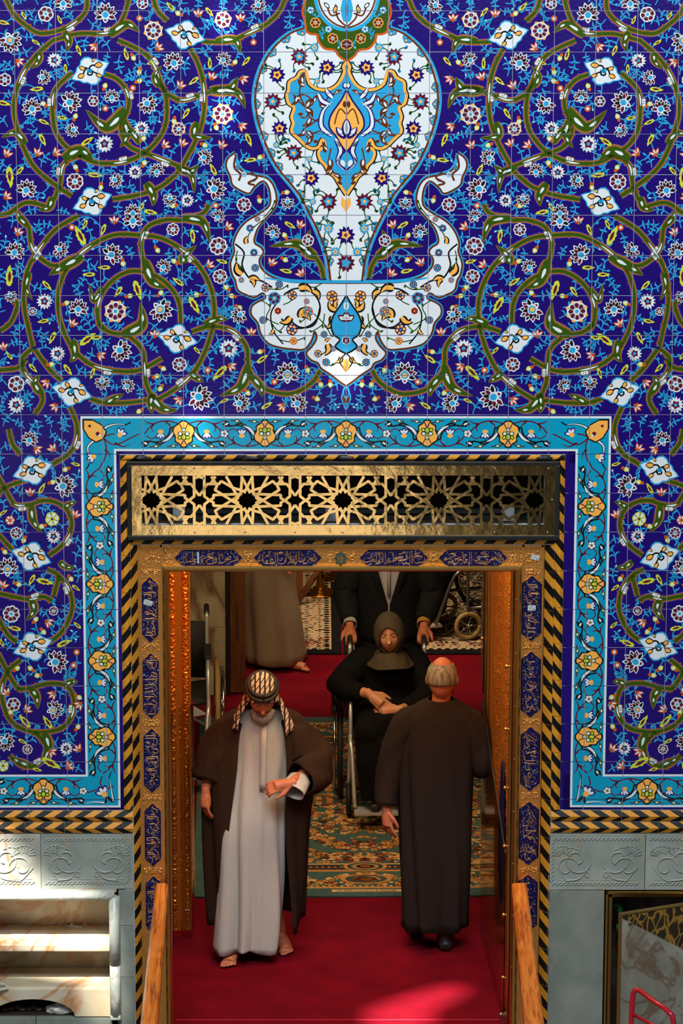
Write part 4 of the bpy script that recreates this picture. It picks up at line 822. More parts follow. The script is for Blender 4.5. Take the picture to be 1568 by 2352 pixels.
T2 = [[(1000, 160), (1005, 200), (980, 225), (960, 215)], [(970, 115), (985, 205)], [(960, 200), (935, 190), (925, 215), (955, 220), (930, 250)], [(890, 165), (910, 200), (890, 225), (860, 260), (820, 265)], [(800, 180), (810, 235), (770, 240)], [(790, 215), (830, 230), (845, 195), (850, 170)], [(755, 105), (765, 235)], [(725, 105), (730, 240), (715, 270), (700, 255), (730, 250)], [(640, 105), (650, 215), (600, 265)], [(590, 105), (655, 230)],
      [(660, 240), (690, 210), (700, 240), (660, 245)], [(600, 110), (585, 200), (570, 250), (520, 270), (470, 255)], [(545, 110), (480, 115), (520, 130)], [(540, 195), (520, 190), (525, 215), (500, 225)], [(560, 230), (585, 225)], [(465, 110), (465, 250)], [(425, 105), (435, 245), (400, 265), (270, 255)], [(405, 205), (375, 205), (365, 235), (400, 245), (405, 215)], [(340, 170), (300, 150), (330, 165), (310, 170)], [(300, 215), (330, 235), (300, 240)],
      [(260, 125), (265, 230), (275, 255)], [(270, 195), (215, 230), (195, 220), (210, 180), (230, 130)], [(335, 110), (350, 140), (330, 155)]]
T3 = [[(1270, 185), (1275, 230), (1240, 270), (1200, 265)], [(1230, 160), (1240, 180), (1200, 175), (1130, 180), (1110, 200), (1110, 250), (1150, 280), (1210, 265)], [(1180, 140), (1140, 130), (1120, 150), (1170, 165)], [(1080, 115), (1087, 290)], [(1050, 110), (1052, 270), (1020, 285), (920, 275)], [(1020, 170), (1000, 165), (995, 190), (1020, 195), (1010, 220), (960, 240), (900, 250)], [(960, 190), (900, 180), (870, 200), (870, 230), (900, 235), (980, 220)],
      [(1000, 110), (890, 150)], [(940, 200), (830, 210), (800, 230)], [(800, 110), (805, 250)], [(800, 230), (850, 200), (840, 240), (780, 250)], [(750, 240), (760, 270), (720, 250)], [(725, 200), (735, 240), (690, 290)], [(680, 110), (690, 290)], [(565, 110), (670, 285)], [(640, 110), (650, 230), (590, 280), (530, 295)], [(545, 110), (550, 265)], [(590, 215), (580, 260), (530, 295)], [(520, 230), (500, 225), (505, 255), (530, 250)], [(475, 105), (485, 230), (500, 255)], [(490, 240), (430, 260), (370, 265), (360, 230), (370, 190)]]
T4 = [[(965, 185), (945, 175), (945, 200), (965, 205), (950, 235), (900, 235)], [(918, 110), (925, 235)], [(900, 160), (905, 205), (880, 215)], [(880, 210), (860, 170), (820, 185), (790, 205), (770, 235), (720, 270), (690, 245)], [(790, 210), (830, 200), (850, 185)], [(760, 145), (765, 160), (735, 160), (700, 165), (660, 160)], [(740, 120), (740, 160)], [(715, 125), (715, 160)], [(690, 120), (670, 110), (660, 130)], [(660, 160), (620, 160), (610, 180), (650, 190), (620, 210), (580, 215), (560, 190)],
      [(740, 185), (735, 240), (680, 250)], [(710, 215), (700, 245)], [(680, 215), (670, 250), (600, 240), (590, 220)], [(535, 105), (540, 245)], [(510, 105), (510, 235), (480, 240)], [(490, 200), (450, 205), (480, 225), (440, 240)], [(425, 105), (430, 225), (450, 255)], [(460, 240), (430, 255)], [(420, 235), (380, 205), (330, 255), (260, 245)], [(410, 205), (385, 195)], [(350, 150), (365, 185), (330, 195), (300, 190)], [(330, 120), (250, 120), (330, 140), (290, 160), (230, 190), (190, 195)], [(200, 170), (180, 200), (215, 195)], [(160, 190), (180, 215)], [(300, 215), (220, 245)]]
L1 = [[(195, 160), (215, 145), (225, 170), (200, 175), (225, 165), (270, 190), (285, 220)], [(225, 185), (240, 225), (225, 250), (190, 260), (240, 265), (255, 290)], [(130, 325), (280, 315), (305, 340), (290, 375), (270, 380)], [(130, 350), (240, 345)], [(200, 370), (235, 365), (240, 400), (195, 415), (200, 380)], [(240, 470), (270, 460), (265, 490), (240, 490)], [(195, 560), (255, 600), (255, 635), (200, 620), (155, 600), (150, 630), (210, 640)], [(250, 540), (310, 610), (290, 635), (240, 640)],
      [(255, 650), (300, 665), (315, 700), (280, 725)], [(145, 705), (290, 700)], [(240, 735), (270, 735), (265, 760), (240, 770), (270, 785), (285, 800)], [(170, 740), (200, 770)], [(240, 850), (280, 840), (285, 880), (250, 890), (245, 860)], [(165, 830), (195, 850), (190, 870), (160, 900)], [(170, 910), (230, 900), (265, 940), (225, 945), (150, 945)], [(225, 945), (265, 990)], [(290, 870), (290, 930), (270, 950)]]
L2 = [[(215, 1260), (250, 1255), (245, 1285), (215, 1280)], [(250, 1265), (300, 1310), (310, 1380), (290, 1420), (240, 1420)], [(160, 1315), (290, 1310)], [(165, 1340), (275, 1345)], [(205, 1370), (245, 1360), (250, 1400), (230, 1430), (205, 1400)], [(180, 1375), (200, 1395)], [(240, 1490), (280, 1485), (270, 1510), (310, 1500), (320, 1540), (270, 1545), (230, 1540), (215, 1560)], [(300, 1560), (320, 1600), (290, 1620)], [(140, 1590), (300, 1585)], [(140, 1670), (270, 1660), (310, 1700), (290, 1760), (250, 1760)],
      [(140, 1720), (190, 1720), (250, 1690), (240, 1670)], [(135, 1780), (260, 1760)], [(240, 1810), (270, 1800), (320, 1850), (300, 1840)], [(140, 1840), (280, 1840)], [(250, 1890), (280, 1900), (320, 1930), (310, 1960), (260, 1990)], [(130, 1950), (250, 1950), (290, 1980), (290, 2080), (230, 2095), (180, 2080)], [(180, 1890), (230, 1840)]]
L3 = [[(235, 145), (265, 145), (260, 165), (290, 160), (300, 190), (270, 210)], [(160, 185), (295, 185)], [(145, 225), (300, 225), (320, 260), (310, 320), (270, 320)], [(160, 280), (220, 310)], [(170, 265), (220, 290)], [(160, 345), (245, 335), (250, 300), (270, 360), (265, 385), (240, 330)], [(165, 355), (205, 430)], [(270, 380), (330, 390), (330, 430), (270, 440)], [(240, 430), (270, 420), (275, 470), (240, 450)], [(155, 500), (310, 495), (340, 540), (320, 570), (280, 560)], [(155, 525), (290, 520)],
      [(220, 570), (310, 580), (280, 610), (310, 640), (280, 660), (200, 670), (170, 640)], [(180, 690), (240, 690), (310, 700), (310, 750)], [(240, 760), (270, 760), (290, 780), (240, 820), (270, 850), (270, 900)], [(240, 850), (220, 870), (260, 930)]]
L4 = [[(235, 1240), (260, 1225), (260, 1250), (310, 1260), (310, 1300)], [(240, 1260), (280, 1330), (250, 1330)], [(170, 1370), (310, 1365), (340, 1420), (330, 1480), (290, 1490)], [(170, 1395), (260, 1395)], [(200, 1475), (280, 1470), (330, 1540), (290, 1570), (240, 1540), (230, 1490)], [(240, 1605), (270, 1590), (270, 1630), (230, 1610)], [(180, 1575), (210, 1620)], [(170, 1680), (330, 1675), (340, 1770)], [(180, 1720), (270, 1700), (240, 1740), (290, 1740), (290, 1800), (200, 1880), (170, 1830)], [(170, 1760), (290, 1755)],
      [(280, 1850), (310, 1860), (340, 1900), (340, 1960), (300, 2000)], [(180, 1920), (290, 1920), (310, 1960), (310, 2010)], [(180, 1895), (270, 1895)], [(200, 1950), (260, 1990), (240, 2050)]]
R1 = [[(520, 150), (510, 190), (560, 240), (670, 245)], [(540, 200), (650, 215)], [(545, 280), (530, 340), (570, 380), (560, 340), (680, 345)], [(570, 330), (680, 330)], [(500, 400), (520, 470), (570, 450), (560, 420)], [(490, 350), (495, 400)], [(590, 400), (660, 460)], [(480, 600), (500, 660), (570, 640)], [(560, 590), (580, 630), (540, 690), (530, 710)], [(480, 620), (480, 660)], [(560, 690), (660, 740)], [(480, 740), (500, 820), (550, 800), (530, 770), (510, 800), (520, 870)], [(520, 730), (660, 760)], [(510, 840), (640, 840)], [(510, 890), (640, 900)], [(500, 910), (530, 980), (575, 970), (570, 950)], [(600, 870), (610, 920)]]
R2 = [[(510, 1270), (500, 1300), (550, 1340), (620, 1320)], [(580, 1230), (590, 1270)], [(510, 1360), (570, 1440), (600, 1420), (570, 1400)], [(480, 1430), (490, 1500), (540, 1560), (570, 1540)], [(560, 1460), (540, 1510), (580, 1520), (630, 1550)], [(530, 1600), (520, 1660), (650, 1690)], [(490, 1640), (490, 1720), (540, 1740), (640, 1700)], [(540, 1690), (600, 1700)], [(570, 1760), (640, 1890)], [(480, 1800), (490, 1860), (550, 1870), (570, 1850), (520, 1840)], [(500, 1900), (500, 1960), (560, 2000), (640, 2040)], [(570, 1930), (590, 1980), (630, 2030)], [(490, 2040), (540, 2060), (560, 1990), (600, 1990)], [(630, 1930), (640, 1960)]]
R3 = [[(490, 130), (500, 200), (560, 250), (600, 260)], [(510, 160), (640, 260)], [(470, 310), (490, 360), (540, 340), (500, 270), (560, 260)], [(490, 390), (510, 430), (640, 420)], [(460, 440), (480, 540), (620, 550)], [(500, 450), (640, 400)], [(470, 580), (640, 600)], [(480, 620), (490, 680), (550, 680), (520, 640)], [(540, 720), (570, 770), (530, 800), (530, 730), (560, 740)], [(460, 760), (480, 830), (510, 900)], [(590, 680), (600, 740)], [(480, 760), (540, 900)], [(530, 930), (555, 940), (540, 920)], [(600, 300), (640, 330)], [(560, 480), (640, 490)], [(470, 830), (520, 940)]]
R4 = [[(510, 1190), (540, 1250), (520, 1300), (570, 1360)], [(560, 1270), (640, 1420)], [(540, 1360), (590, 1430), (560, 1460), (530, 1390)], [(450, 1410), (470, 1500), (530, 1480), (500, 1420)], [(460, 1540), (470, 1650), (640, 1540)], [(480, 1570), (640, 1580)], [(500, 1640), (550, 1700), (580, 1670), (520, 1660)], [(580, 1640), (640, 1760)], [(440, 1770), (470, 1860), (540, 1880)], [(510, 1760), (560, 1840), (640, 1870)], [(480, 1770), (500, 1830), (500, 1880)], [(460, 1900), (500, 2000), (540, 1980)], [(520, 1900), (600, 1870), (640, 1940)], [(550, 1960), (560, 2010)], [(570, 1790), (600, 1850), (630, 1840)]]
cart(401, 1262, 556, 1299, T1, 300, 1250, 6.03, 2.0, 1); cart(583, 1262, 738, 1299, T2, 560, 1250, 6.03, 2.0, 2)
cart(826, 1262, 982, 1299, T3, 780, 1250, 6.533, 2.0, 3); cart(1008, 1262, 1164, 1299, T4, 990, 1250, 5.807, 2.0, 4)
cart(325, 1325, 364, 1475, L1, 310, 1310, 6.357, 2.3, 5); cart(327, 1500, 366, 1650, L2, 310, 1310, 6.357, 2.3, 6)
cart(329, 1673, 368, 1820, L3, 310, 1660, 6.357, 2.3, 7); cart(331.5, 1845, 370.5, 1989, L4, 310, 1660, 6.357, 2.3, 8)
cart(334, 2012, 372, 2145, [[(p[0]+52, p[1]) for p in s] for s in L1], 310, 1998, 6.6, 2.3, 9)
cart(1200, 1322, 1240.5, 1472, R1, 1130, 1310, 6.357, 2.3, 10); cart(1198, 1496, 1238.5, 1647, R2, 1130, 1310, 6.357, 2.3, 11)
cart(1197, 1669, 1237, 1816.5, R3, 1130, 1660, 6.357, 2.3, 12); cart(1193, 1841, 1234, 1986, R4, 1130, 1660, 6.357, 2.3, 13)
cart(1191, 2009, 1231, 2140, [[(p[0]-44, p[1]-1170) for p in s] for s in R2], 1130, 2004, 6.6, 2.3, 14)
dx, dz = W(782.5, 1282, FY); m = MB()
quat = [(r*math.cos(t), r*math.sin(t)) for t, r in [(i*math.pi/12, .030+.0045*math.cos(8*i*math.pi/12)+(.004 if i % 6 == 0 else 0)) for i in range(24)]]
m.prism([(dx+u*1.1, dz+v*1.18) for u, v in quat], FY-.005, FY, 0); m.prism([(dx+u*.98, dz+v*1.06) for u, v in quat], FY-.006, FY-.002, 1)
c = m.build('medallion', [GOLDR, ENAMG], frame)
m = MB()
for b in ((-.006, .004, .008, .014), (-.010, .006, .003, .008), (-.010, .012, -.003, .003), (-.003, .000, -.003, .012)): m.box(dx+b[0], dx+b[1], FY-.0085, FY-.006, dz+b[2], dz+b[3])
ribbon(m, [(dx+.009*math.cos(t), dz-.010+.008*math.sin(t)) for t in [i*.52 for i in range(13)]], .004, FY-.006, .002); m.ball((dx+.002, FY-.007, dz-.009), .003, 0, 1); ribbon(m, [(dx-.014, dz+.012), (dx-.012, dz-.002), (dx-.015, dz-.014)], .003, FY-.006, .002)
m.build('medallion_emblem', GOLDIN, c)
# raised repousse work between the panels: lumps, fans and lotus buds
def repousse(cx, cz, w, h, n, seed):
    random.seed(seed); g = MB()
    for i in range(n):
        u, v = random.uniform(0, 1), random.uniform(-1, 1); r = random.uniform(.0035, .008)
        for s in (-1, 1): g.ball((cx+s*u*w, FY, cz+v*h), r, 0, 1, (1, .45, random.uniform(.6, 1.3)))
    for k in range(7):
        a = math.pi*(k/6); g.ball((cx+.022*math.cos(a)*w/.05, FY, cz+.012*math.sin(a)), .0065, 0, 1, (.7, .5, 1.1))
    o = g.build('relief', GOLDR, frame); o['kind'] = 'stuff'
for y in (1487, 1661, 1832, 2000): repousse(*W(346+(y-1487)*.011, y, FY), .046, .016, 26, y)
for y in (1484, 1658, 1828, 1997): repousse(*W(1219-(y-1487)*.011, y, FY), .046, .016, 26, y+7)
for px, w, n in ((352, .045, 40), (388, .018, 22), (570, .020, 22), (757, .014, 16), (808, .016, 16), (995, .020, 22), (1178, .018, 22), (1215, .045, 36)): repousse(*W(px, 1281, FY), w, .034, n, px)
for px in (346, 1219): repousse(*W(px, 1314, FY), .045, .012, 24, px+3)
# paper stickers on the gold
PAPER = mat('paper_label', (196, 204, 204), .7, var=(170, 180, 180), vscale=90)
INK = mat('dark_ink', (40, 42, 44), .8)
def sticker(px, py, w, h, rot, label):
    x, z = W(px, py, FY); s = MB(); s.box(-w/2, w/2, -.001, 0, -h/2, h/2)
    for i in range(4): s.box(-w*.38, w*(.1+.07*(i % 3)), -.0012, -.001, h*(.28-.16*i), h*(.31-.16*i), 1)
    s.box(w*.22, w*.38, -.0012, -.001, -h*.36, -h*.18, 1)
    o = s.build('paper_sticker', [PAPER, INK], None, (x, FY-.009, z)); o.rotation_euler = (0, rot, 0)
    tag(o, label, 'sticker', 'paper stickers on the gold door frame')
sticker(340, 1383, .042, .027, .33, 'tilted white paper sticker on the left upper inscription panel'); sticker(1220.5, 1395, .040, .027, .02, 'straight white paper sticker on the right upper inscription panel')
sticker(1229, 1279, .040, .026, .28, 'tilted white paper sticker at the top right corner of the gold frame'); sticker(455, 1280, .009, .057, -.03, 'narrow upright paper strip on the first inscription above the door')
# ================================================================ marble dado
MAR = marble('grey_green_marble', (146, 152, 142), (112, 120, 112), (140, 138, 122), 2.6, .3, .02)
MARL = marble('pale_onyx_marble', (196, 192, 178), (150, 150, 138), (176, 110, 44), 3.2, .3, .05)
CARV = marble('carved_marble', (164, 170, 162), (126, 134, 126), (158, 146, 116), 2.6, .35, .02)
wl = empty('wall_left', kind='structure'); wr = empty('wall_right', kind='structure')
def slab(par, x0, x1, z0, z1, mtl, dy=0., name='marble_panel'):
    m = MB(); cx, cz = (x0+x1)/2, (z0+z1)/2
    m.box(x0-cx+.0002, x1-cx-.0002, dy, .04, z0-cz+.0002, z1-cz-.0002, 0, .002); return m.build(name, mtl, par, (cx, 0, cz))
def carve(par, x0, x1, z0, z1):
    """rope border and scrolling leaves cut in low relief"""
    m = MB(); y = -.0005
    n = int((x1-x0-.04)/.022)
    for i in range(n):
        for zz in (z1-.028, z0+.034):
            a = x0+.02+i*.022
            ribbon(m, [(a, zz-.006), (a+.007, zz-.005), (a+.015, zz+.005), (a+.022, zz+.006)], .006, y, .0055); ribbon(m, [(a, zz+.006), (a+.006, zz+.004)], .004, y, .003); ribbon(m, [(a+.016, zz-.004), (a+.022, zz-.006)], .004, y, .003)
    for i in range(int((z1-z0-.08)/.022)):
        zz = z0+.045+i*.022; xx = x1-.022 if par is wl else x0+.022
        if (par is wl and x1 < -1.2) or (par is wr and x0 > 1.2): break
        ribbon(m, [(xx-.006, zz), (xx-.004, zz+.008), (xx+.005, zz+.014), (xx+.006, zz+.022)], .006, y, .0055)
    cx, cz, hw = (x0+x1)/2, (z0+z1)/2, (x1-x0)/2-.05
    for s in (-1, 1):
        sp = [(cx+s*(.02+.015*t), cz-.055+.09*math.sin(t*1.0)) for t in (0, .8)]
        big = [(cx+s*(.10+r*math.cos(t)), cz+.01+r*math.sin(t)) for t, r in [(-2.6+.42*i, .075-.0034*i) for i in range(18)]]
        big2 = [(cx+s*(hw*.78+r*math.cos(t)), cz-.03+r*math.sin(t)) for t, r in [(-3.4-.42*i, .062-.0032*i) for i in range(16)]]
        for p in (big, big2): ribbon(m, [(v.x, v.y) for v in smooth_path([(a, b, 0) for a, b in p], 2)], .008, y, .007)
        ribbon(m, [(v.x, v.y) for v in smooth_path([(cx+s*.03, cz-.01, 0), (cx+s*.08, cz-.085, 0), (cx+s*.15, cz-.10, 0), (cx+s*(hw*.8), cz-.095, 0), (cx+s*hw*1.05, cz-.03, 0)], 5)], .008, y, .007)
        for k in range(6):
            a = .3+.35*k; q = (cx+s*(hw*.86), cz+.03)
            ribbon(m, [(q[0]+s*.02*math.cos(a), q[1]+.02*math.sin(a)), (q[0]+s*.06*math.cos(a-.15), q[1]+.055*math.sin(a-.15)), (q[0]+s*.065*math.cos(a+.2), q[1]+.06*math.sin(a+.2)), (q[0]+s*.02*math.cos(a+.3), q[1]+.02*math.sin(a+.3))], .006, y, .0055)
        for k in range(4):
            a = .5+.5*k; q = (cx+s*.13, cz+.03); ribbon(m, [q, (q[0]+s*.05*math.cos(a), q[1]+.05*math.sin(a)), (q[0]+s*.055*math.cos(a+.35), q[1]+.05*math.sin(a+.35))], .006, y, .0055)
        ribbon(m, [(cx+s*(.05+r*math.cos(t)), cz-.07+r*math.sin(t)) for t, r in [(.5*i, .022-.0012*i) for i in range(14)]], .006, y, .0055)
    ribbon(m, [(x0+.045, z0+.055), (x1-.045, z0+.055)], .003, y, .002)
    if par is wl and x1 > -1.2: ribbon(m, [(x1-.043, z0+.05), (x1-.043, z1-.045)], .003, y, .002)
    if par is wr and x0 < 1.2: ribbon(m, [(x0+.043, z0+.05), (x0+.043, z1-.045)], .003, y, .002)
    o = m.build('carving', CARV, par); o['kind'] = 'stuff'
for x0, x1 in ((-1.541, -1.073), (-2.1, -1.542)): slab(wl, x0, x1, .967, 1.262, CARV if x0 > -1.6 else MARL); carve(wl, x0, x1, .967, 1.262)
for x0, x1 in ((1.030, 1.52), (1.522, 2.1)): slab(wr, x0, x1, .960, 1.262, CARV); carve(wr, x0, x1, .960, 1.262)
for z0, z1 in ((.77, .962), (.49, .768), (0, .488)): slab(wl, -1.151, -1.073, z0, z1, MAR)
slab(wl, -1.58, -1.153, 0, .268, MAR); slab(wl, -2.1, -1.582, 0, .268, MAR)
slab(wr, 1.030, 1.318, 0, .957, MAR)
# shoe niche in the marble on the left: frame mouldings, back, two shelves, an arched kick hole
ni = empty('shoe_niche', (0, 0, 0), 0, 'marble shelf niche with rounded frame left of the doorway', 'niche')
NX1, NZ0, NZ1, ND = -1.190, .285, .908, .30
m = MB(); m.box(-2.1, NX1+.03, ND, ND+.02, .02, .98); m.build('back_panel', marble('niche_onyx', (206, 190, 158), (150, 128, 96), (170, 108, 40), 4., .35, .05), ni)
m = MB(); m.box(NX1, NX1+.03, .0, ND, .02, .95); m.build('side_panel', MARL, ni)
m = MB(); m.box(-2.1, NX1+.03, .0, ND, NZ1+.03, NZ1+.06); m.build('top_panel', MARL, ni)
def molding(pts, r):
    q = MB(); q.tube(pts, r, 10); return q
m = MB(); m.tube([(-2.1, -.006, .938), (NX1+.02, -.006, .938)], .028, 10, flat=1.); m.build('frame_moulding', marble('moulding_marble', (206, 210, 200), (160, 166, 158), (150, 148, 132), 5, .35, .02), ni)
for z0, z1 in ((.56, .93), (NZ0, .558)):
    m = MB(); m.tube([(NX1+.018, -.006, z0), (NX1+.018, -.006, z1)], .028, 10); m.build('frame_moulding', bpy.data.materials['moulding_marble'], ni)
sz = W(100, 2168, .02)[1]
SHELF = marble('shelf_onyx', (214, 206, 186), (186, 168, 130), (182, 104, 30), 3.4, .3, .05)
m = MB(); m.box(-2.1, NX1, .015, ND, sz-.042, sz, 0, .008); m.build('shelf', SHELF, ni)
lz = .43
m = MB(); m.box(-2.1, NX1, .012, ND, lz-.03, lz, 0, .008); m.build('shelf', SHELF, ni)
ax0, ax1 = W(-20, 2326, .0)[0], W(172, 2326, .0)[0]; apron = [(-2.1, NZ0-.01), (-2.1, lz-.01), (NX1, lz-.01), (NX1, NZ0-.01), (ax1, NZ0-.01)]
apron += [((ax0+ax1)/2+(ax1-ax0)/2*math.cos(t), NZ0-.01+.095*math.sin(t)) for t in [math.pi*i/14 for i in range(1, 14)]]+[(ax0, NZ0-.01)]
m = MB(); m.prism(apron, .0, .03); m.build('arched_apron', SHELF, ni)
m = MB(); m.box(-2.1, NX1, .03, ND, NZ0-.03, NZ0-.012); m.build('floor_slab', mat('niche_floor', (40, 32, 26), .7), ni)
m = MB(); m.box(NX1-.01, NX1+.045, -.028, .02, NZ0-.022, NZ0+.004, 0, .006); m.build('frame_foot', bpy.data.materials['moulding_marble'], ni)
# leaflets on the shelf, pebbles and a white bag under the arch
def leaflet(px, py, z, w, l, rot, label):
    x, y = F(px, py, z); o = MB(); o.box(-w/2, w/2, -l/2, l/2, 0, .008, 0); o.box(-w*.5, -w*.40, -l*.5, l*.3, .008, .0085, 1)
    for i in range(6): o.box(-w*.22+i*w*.11, -w*.16+i*w*.11, -l*.34, l*(.05-.02*(i % 2)), .008, .0086, 1)
    o.lathe((w*.05, l*.25, .0082), [(.0001, .0004), (l*.16, .0004), (l*.16, 0)], 12, 1)
    q = o.build('leaflet', [mat('leaflet_paper', (206, 196, 176), .7), INK], None, (x, y, z+.0005)); q.rotation_euler = (0, 0, rot); tag(q, label, 'leaflet')
leaflet(180, 2123, sz, .085, .11, -.35, 'printed leaflet with a dark round picture lying on the upper marble shelf')
leaflet(-2, 2268, lz, .07, .09, .5, 'small paper at the left edge of the lower marble shelf')
PEB = mat('brown_pebble', (92, 66, 44), .6, var=(60, 44, 34), vscale=30)
k = 0
for px, py, r in ((12, 2324, .016), (25, 2322, .018), (40, 2312, .018), (52, 2320, .018), (67, 2322, .018), (80, 2321, .019), (90, 2312, .018), (105, 2306, .017), (128, 2308, .02)):
    x, z = W(px, py, .08); o = MB(); o.ball((0, 0, r*.55), r, 0, 2, (1.1, .8, .62)); o = o.build('pebble', PEB, None, (x, .08+.012*(k % 3), NZ0-.012)); k += 1
    tag(o, 'brown pebble in the arch below the shelves, '+('leftmost of the nine', 'second from the left', 'third from the left', 'fourth from the left', 'fifth from the left', 'fourth from the right', 'third from the right', 'second from the right', 'rightmost of the nine')[k-1], 'pebble', 'pebbles under the arch')
x, z = W(140, 2316, .05); o = MB(); bm = bmesh.new(); bmesh.ops.create_icosphere(bm, subdivisions=3, radius=1)
for v in bm.verts: v.co *= 1+.28*noise.noise(v.co*2.1); v.co.z = max(v.co.z, -.6)
o.add_bm(bm, 0, False, Matrix.Diagonal((.075, .035, .032, 1))); bm.free()
tag(o.build('plastic_bag', mat('white_plastic', (176, 172, 166), .35), None, (x, .06, NZ0+.008)), 'crumpled white plastic bag lying in the arch under the shelves', 'bag')
# ================================================================ service cabinet on the right with its door ajar
cab = empty('service_cabinet', (0, 0, 0), 0, 'brass framed wall cabinet standing open with a polished door right of the doorway', 'cabinet')
CX0 = 1.325; CZ1 = .955
m = MB(); m.box(CX0, CX0+.013, -.012, .03, 0, CZ1, 0, .003); m.box(CX0, 2.1, -.012, .03, CZ1-.016, CZ1, 0, .003); m.box(CX0+.015, CX0+.034, .0, .28, 0, CZ1-.018, 0, .002); m.box(CX0+.015, 2.1, .0, .28, CZ1-.034, CZ1-.018, 0, .002); m.build('brass_frame', BRASS2, cab)
m = MB(); m.box(CX0+.03, 2.1, .27, .29, 0, CZ1); m.build('back_panel', marble('cabinet_marble', (110, 108, 98), (70, 66, 58), (90, 34, 22), 3, .4, .08), cab)
lx, ly = F(1425, 2101, .915); rx, ry = F(1600, 2073, .915)
dv = Vector((rx-lx, ry-ly, 0)).normalized(); nv = Vector((dv.y, -dv.x, 0))
DOORM = marble('polished_door', (164, 160, 146), (124, 122, 110), (104, 76, 46), 4., .12, .04)  # marble tones and gold web are reflections painted into the door's colour
nt = DOORM.node_tree; N = nt.nodes; L = nt.links; b = N['Principled BSDF']; b.inputs['Metallic'].default_value = .12
tc = N.new('ShaderNodeTexCoord'); sx = N.new('ShaderNodeSeparateXYZ'); L.new(tc.outputs['Object'], sx.inputs[0])
vo = N.new('ShaderNodeTexVoronoi'); vo.feature = 'DISTANCE_TO_EDGE'; vo.inputs['Scale'].default_value = 16; mp = N.new('ShaderNodeMapping'); mp.inputs['Rotation'].default_value = (0, .7, 0); mp.inputs['Scale'].default_value = (1.7, 1, .7); L.new(tc.outputs['Object'], mp.inputs[0])
nz = N.new('ShaderNodeTexNoise'); nz.inputs['Scale'].default_value = 6; ad = N.new('ShaderNodeMix'); ad.data_type = 'VECTOR'; ad.inputs[0].default_value = .12; L.new(mp.outputs[0], ad.inputs[4]); L.new(nz.outputs['Color'], ad.inputs[5]); L.new(ad.outputs[1], vo.inputs['Vector'])
ed = N.new('ShaderNodeMapRange'); ed.inputs[1].default_value = .04; ed.inputs[2].default_value = .10; ed.inputs[3].default_value = 1; ed.inputs[4].default_value = 0; L.new(vo.outputs['Distance'], ed.inputs[0])
mirrored_web = N.new('ShaderNodeMix'); mirrored_web.data_type = 'RGBA'; mirrored_web.inputs[6].default_value = lin((44, 38, 24)); mirrored_web.inputs[7].default_value = lin((150, 112, 44)); L.new(ed.outputs[0], mirrored_web.inputs[0])
mm = N.new('ShaderNodeMath'); mm.operation = 'MULTIPLY_ADD'; mm.inputs[1].default_value = .62; L.new(sx.outputs[0], mm.inputs[0]); L.new(sx.outputs[2], mm.inputs[2])
lim = N.new('ShaderNodeMapRange'); lim.inputs[1].default_value = -.02; lim.inputs[2].default_value = -.012; L.new(mm.outputs[0], lim.inputs[0])
fin = N.new('ShaderNodeMix'); fin.data_type = 'RGBA'; L.new(lim.outputs[0], fin.inputs[0])
src = b.inputs['Base Color'].links[0].from_socket; L.new(src, fin.inputs[6]); L.new(mirrored_web.outputs[2], fin.inputs[7]); L.new(fin.outputs[2], b.inputs['Base Color'])
m = MB(); m.box(0, .62, -.012, .010, -.9, 0, 0); d = m.build('cabinet_door', DOORM, cab, (lx, ly, .915)); d.rotation_euler = (0, 0, math.atan2(dv.y, dv.x))
m = MB(); m.box(-.006, .62, -.016, .014, -.001, .008, 0, .002); m.box(-.006, .0, -.016, .014, -.9, 0, 0, .002); m.build('door_edge', BRASS2, d)
m = MB(); m.lathe((.05, -.0125, -.05), [(.0001, -.003), (.009, -.0025), (.013, 0)], 12, axis='Y'); m.build('lock_plate', mat('tarnished_steel', (170, 170, 168), .35, .9, var=(70, 68, 64), vscale=120), d)
GP = mat('green_plastic', (22, 92, 44), .4); RH = mat('dark_red_hose', (70, 14, 16), .5)
pipe = empty('water_pipe', (0, 0, 0), 0, 'green plastic elbow pipe with a dark hose inside the open cabinet', 'pipe')
x0, z0 = W(1420, 2080, .10); m = MB(); m.tube(smooth_path([(x0-.03, .1, z0+.004), (x0, .1, z0+.003), (x0+.008, .1, z0-.006), (x0+.008, .1, z0-.03)], 5), .017, 10); m.build('elbow', GP, pipe); m = MB(); m.tube([(x0+.008, .1, z0-.1), (x0+.008, .1, z0-.145)], .019, 10); m.build('coupling', GP, pipe)
m = MB(); m.tube([(x0+.008, .1, z0-.028), (x0+.008, .1, z0-.19)], .0145, 10); m.build('valve', BLACKM, pipe)
m = MB(); m.lathe((x0+.008, .1, z0-.225), [(.016, 0), (.016, .012), (.013, .014), (.013, .034)], 10); m.build('collar', BRASS2, pipe)
m = MB(); m.tube(smooth_path([(x0+.008, .1, z0-.22), (x0+.008, .1, z0-.28), (x0+.02, .1, z0-.38), (x0+.05, .1, z0-.55), (x0+.05, .1, .02)], 5), .013, 8); m.build('hose', RH, pipe)
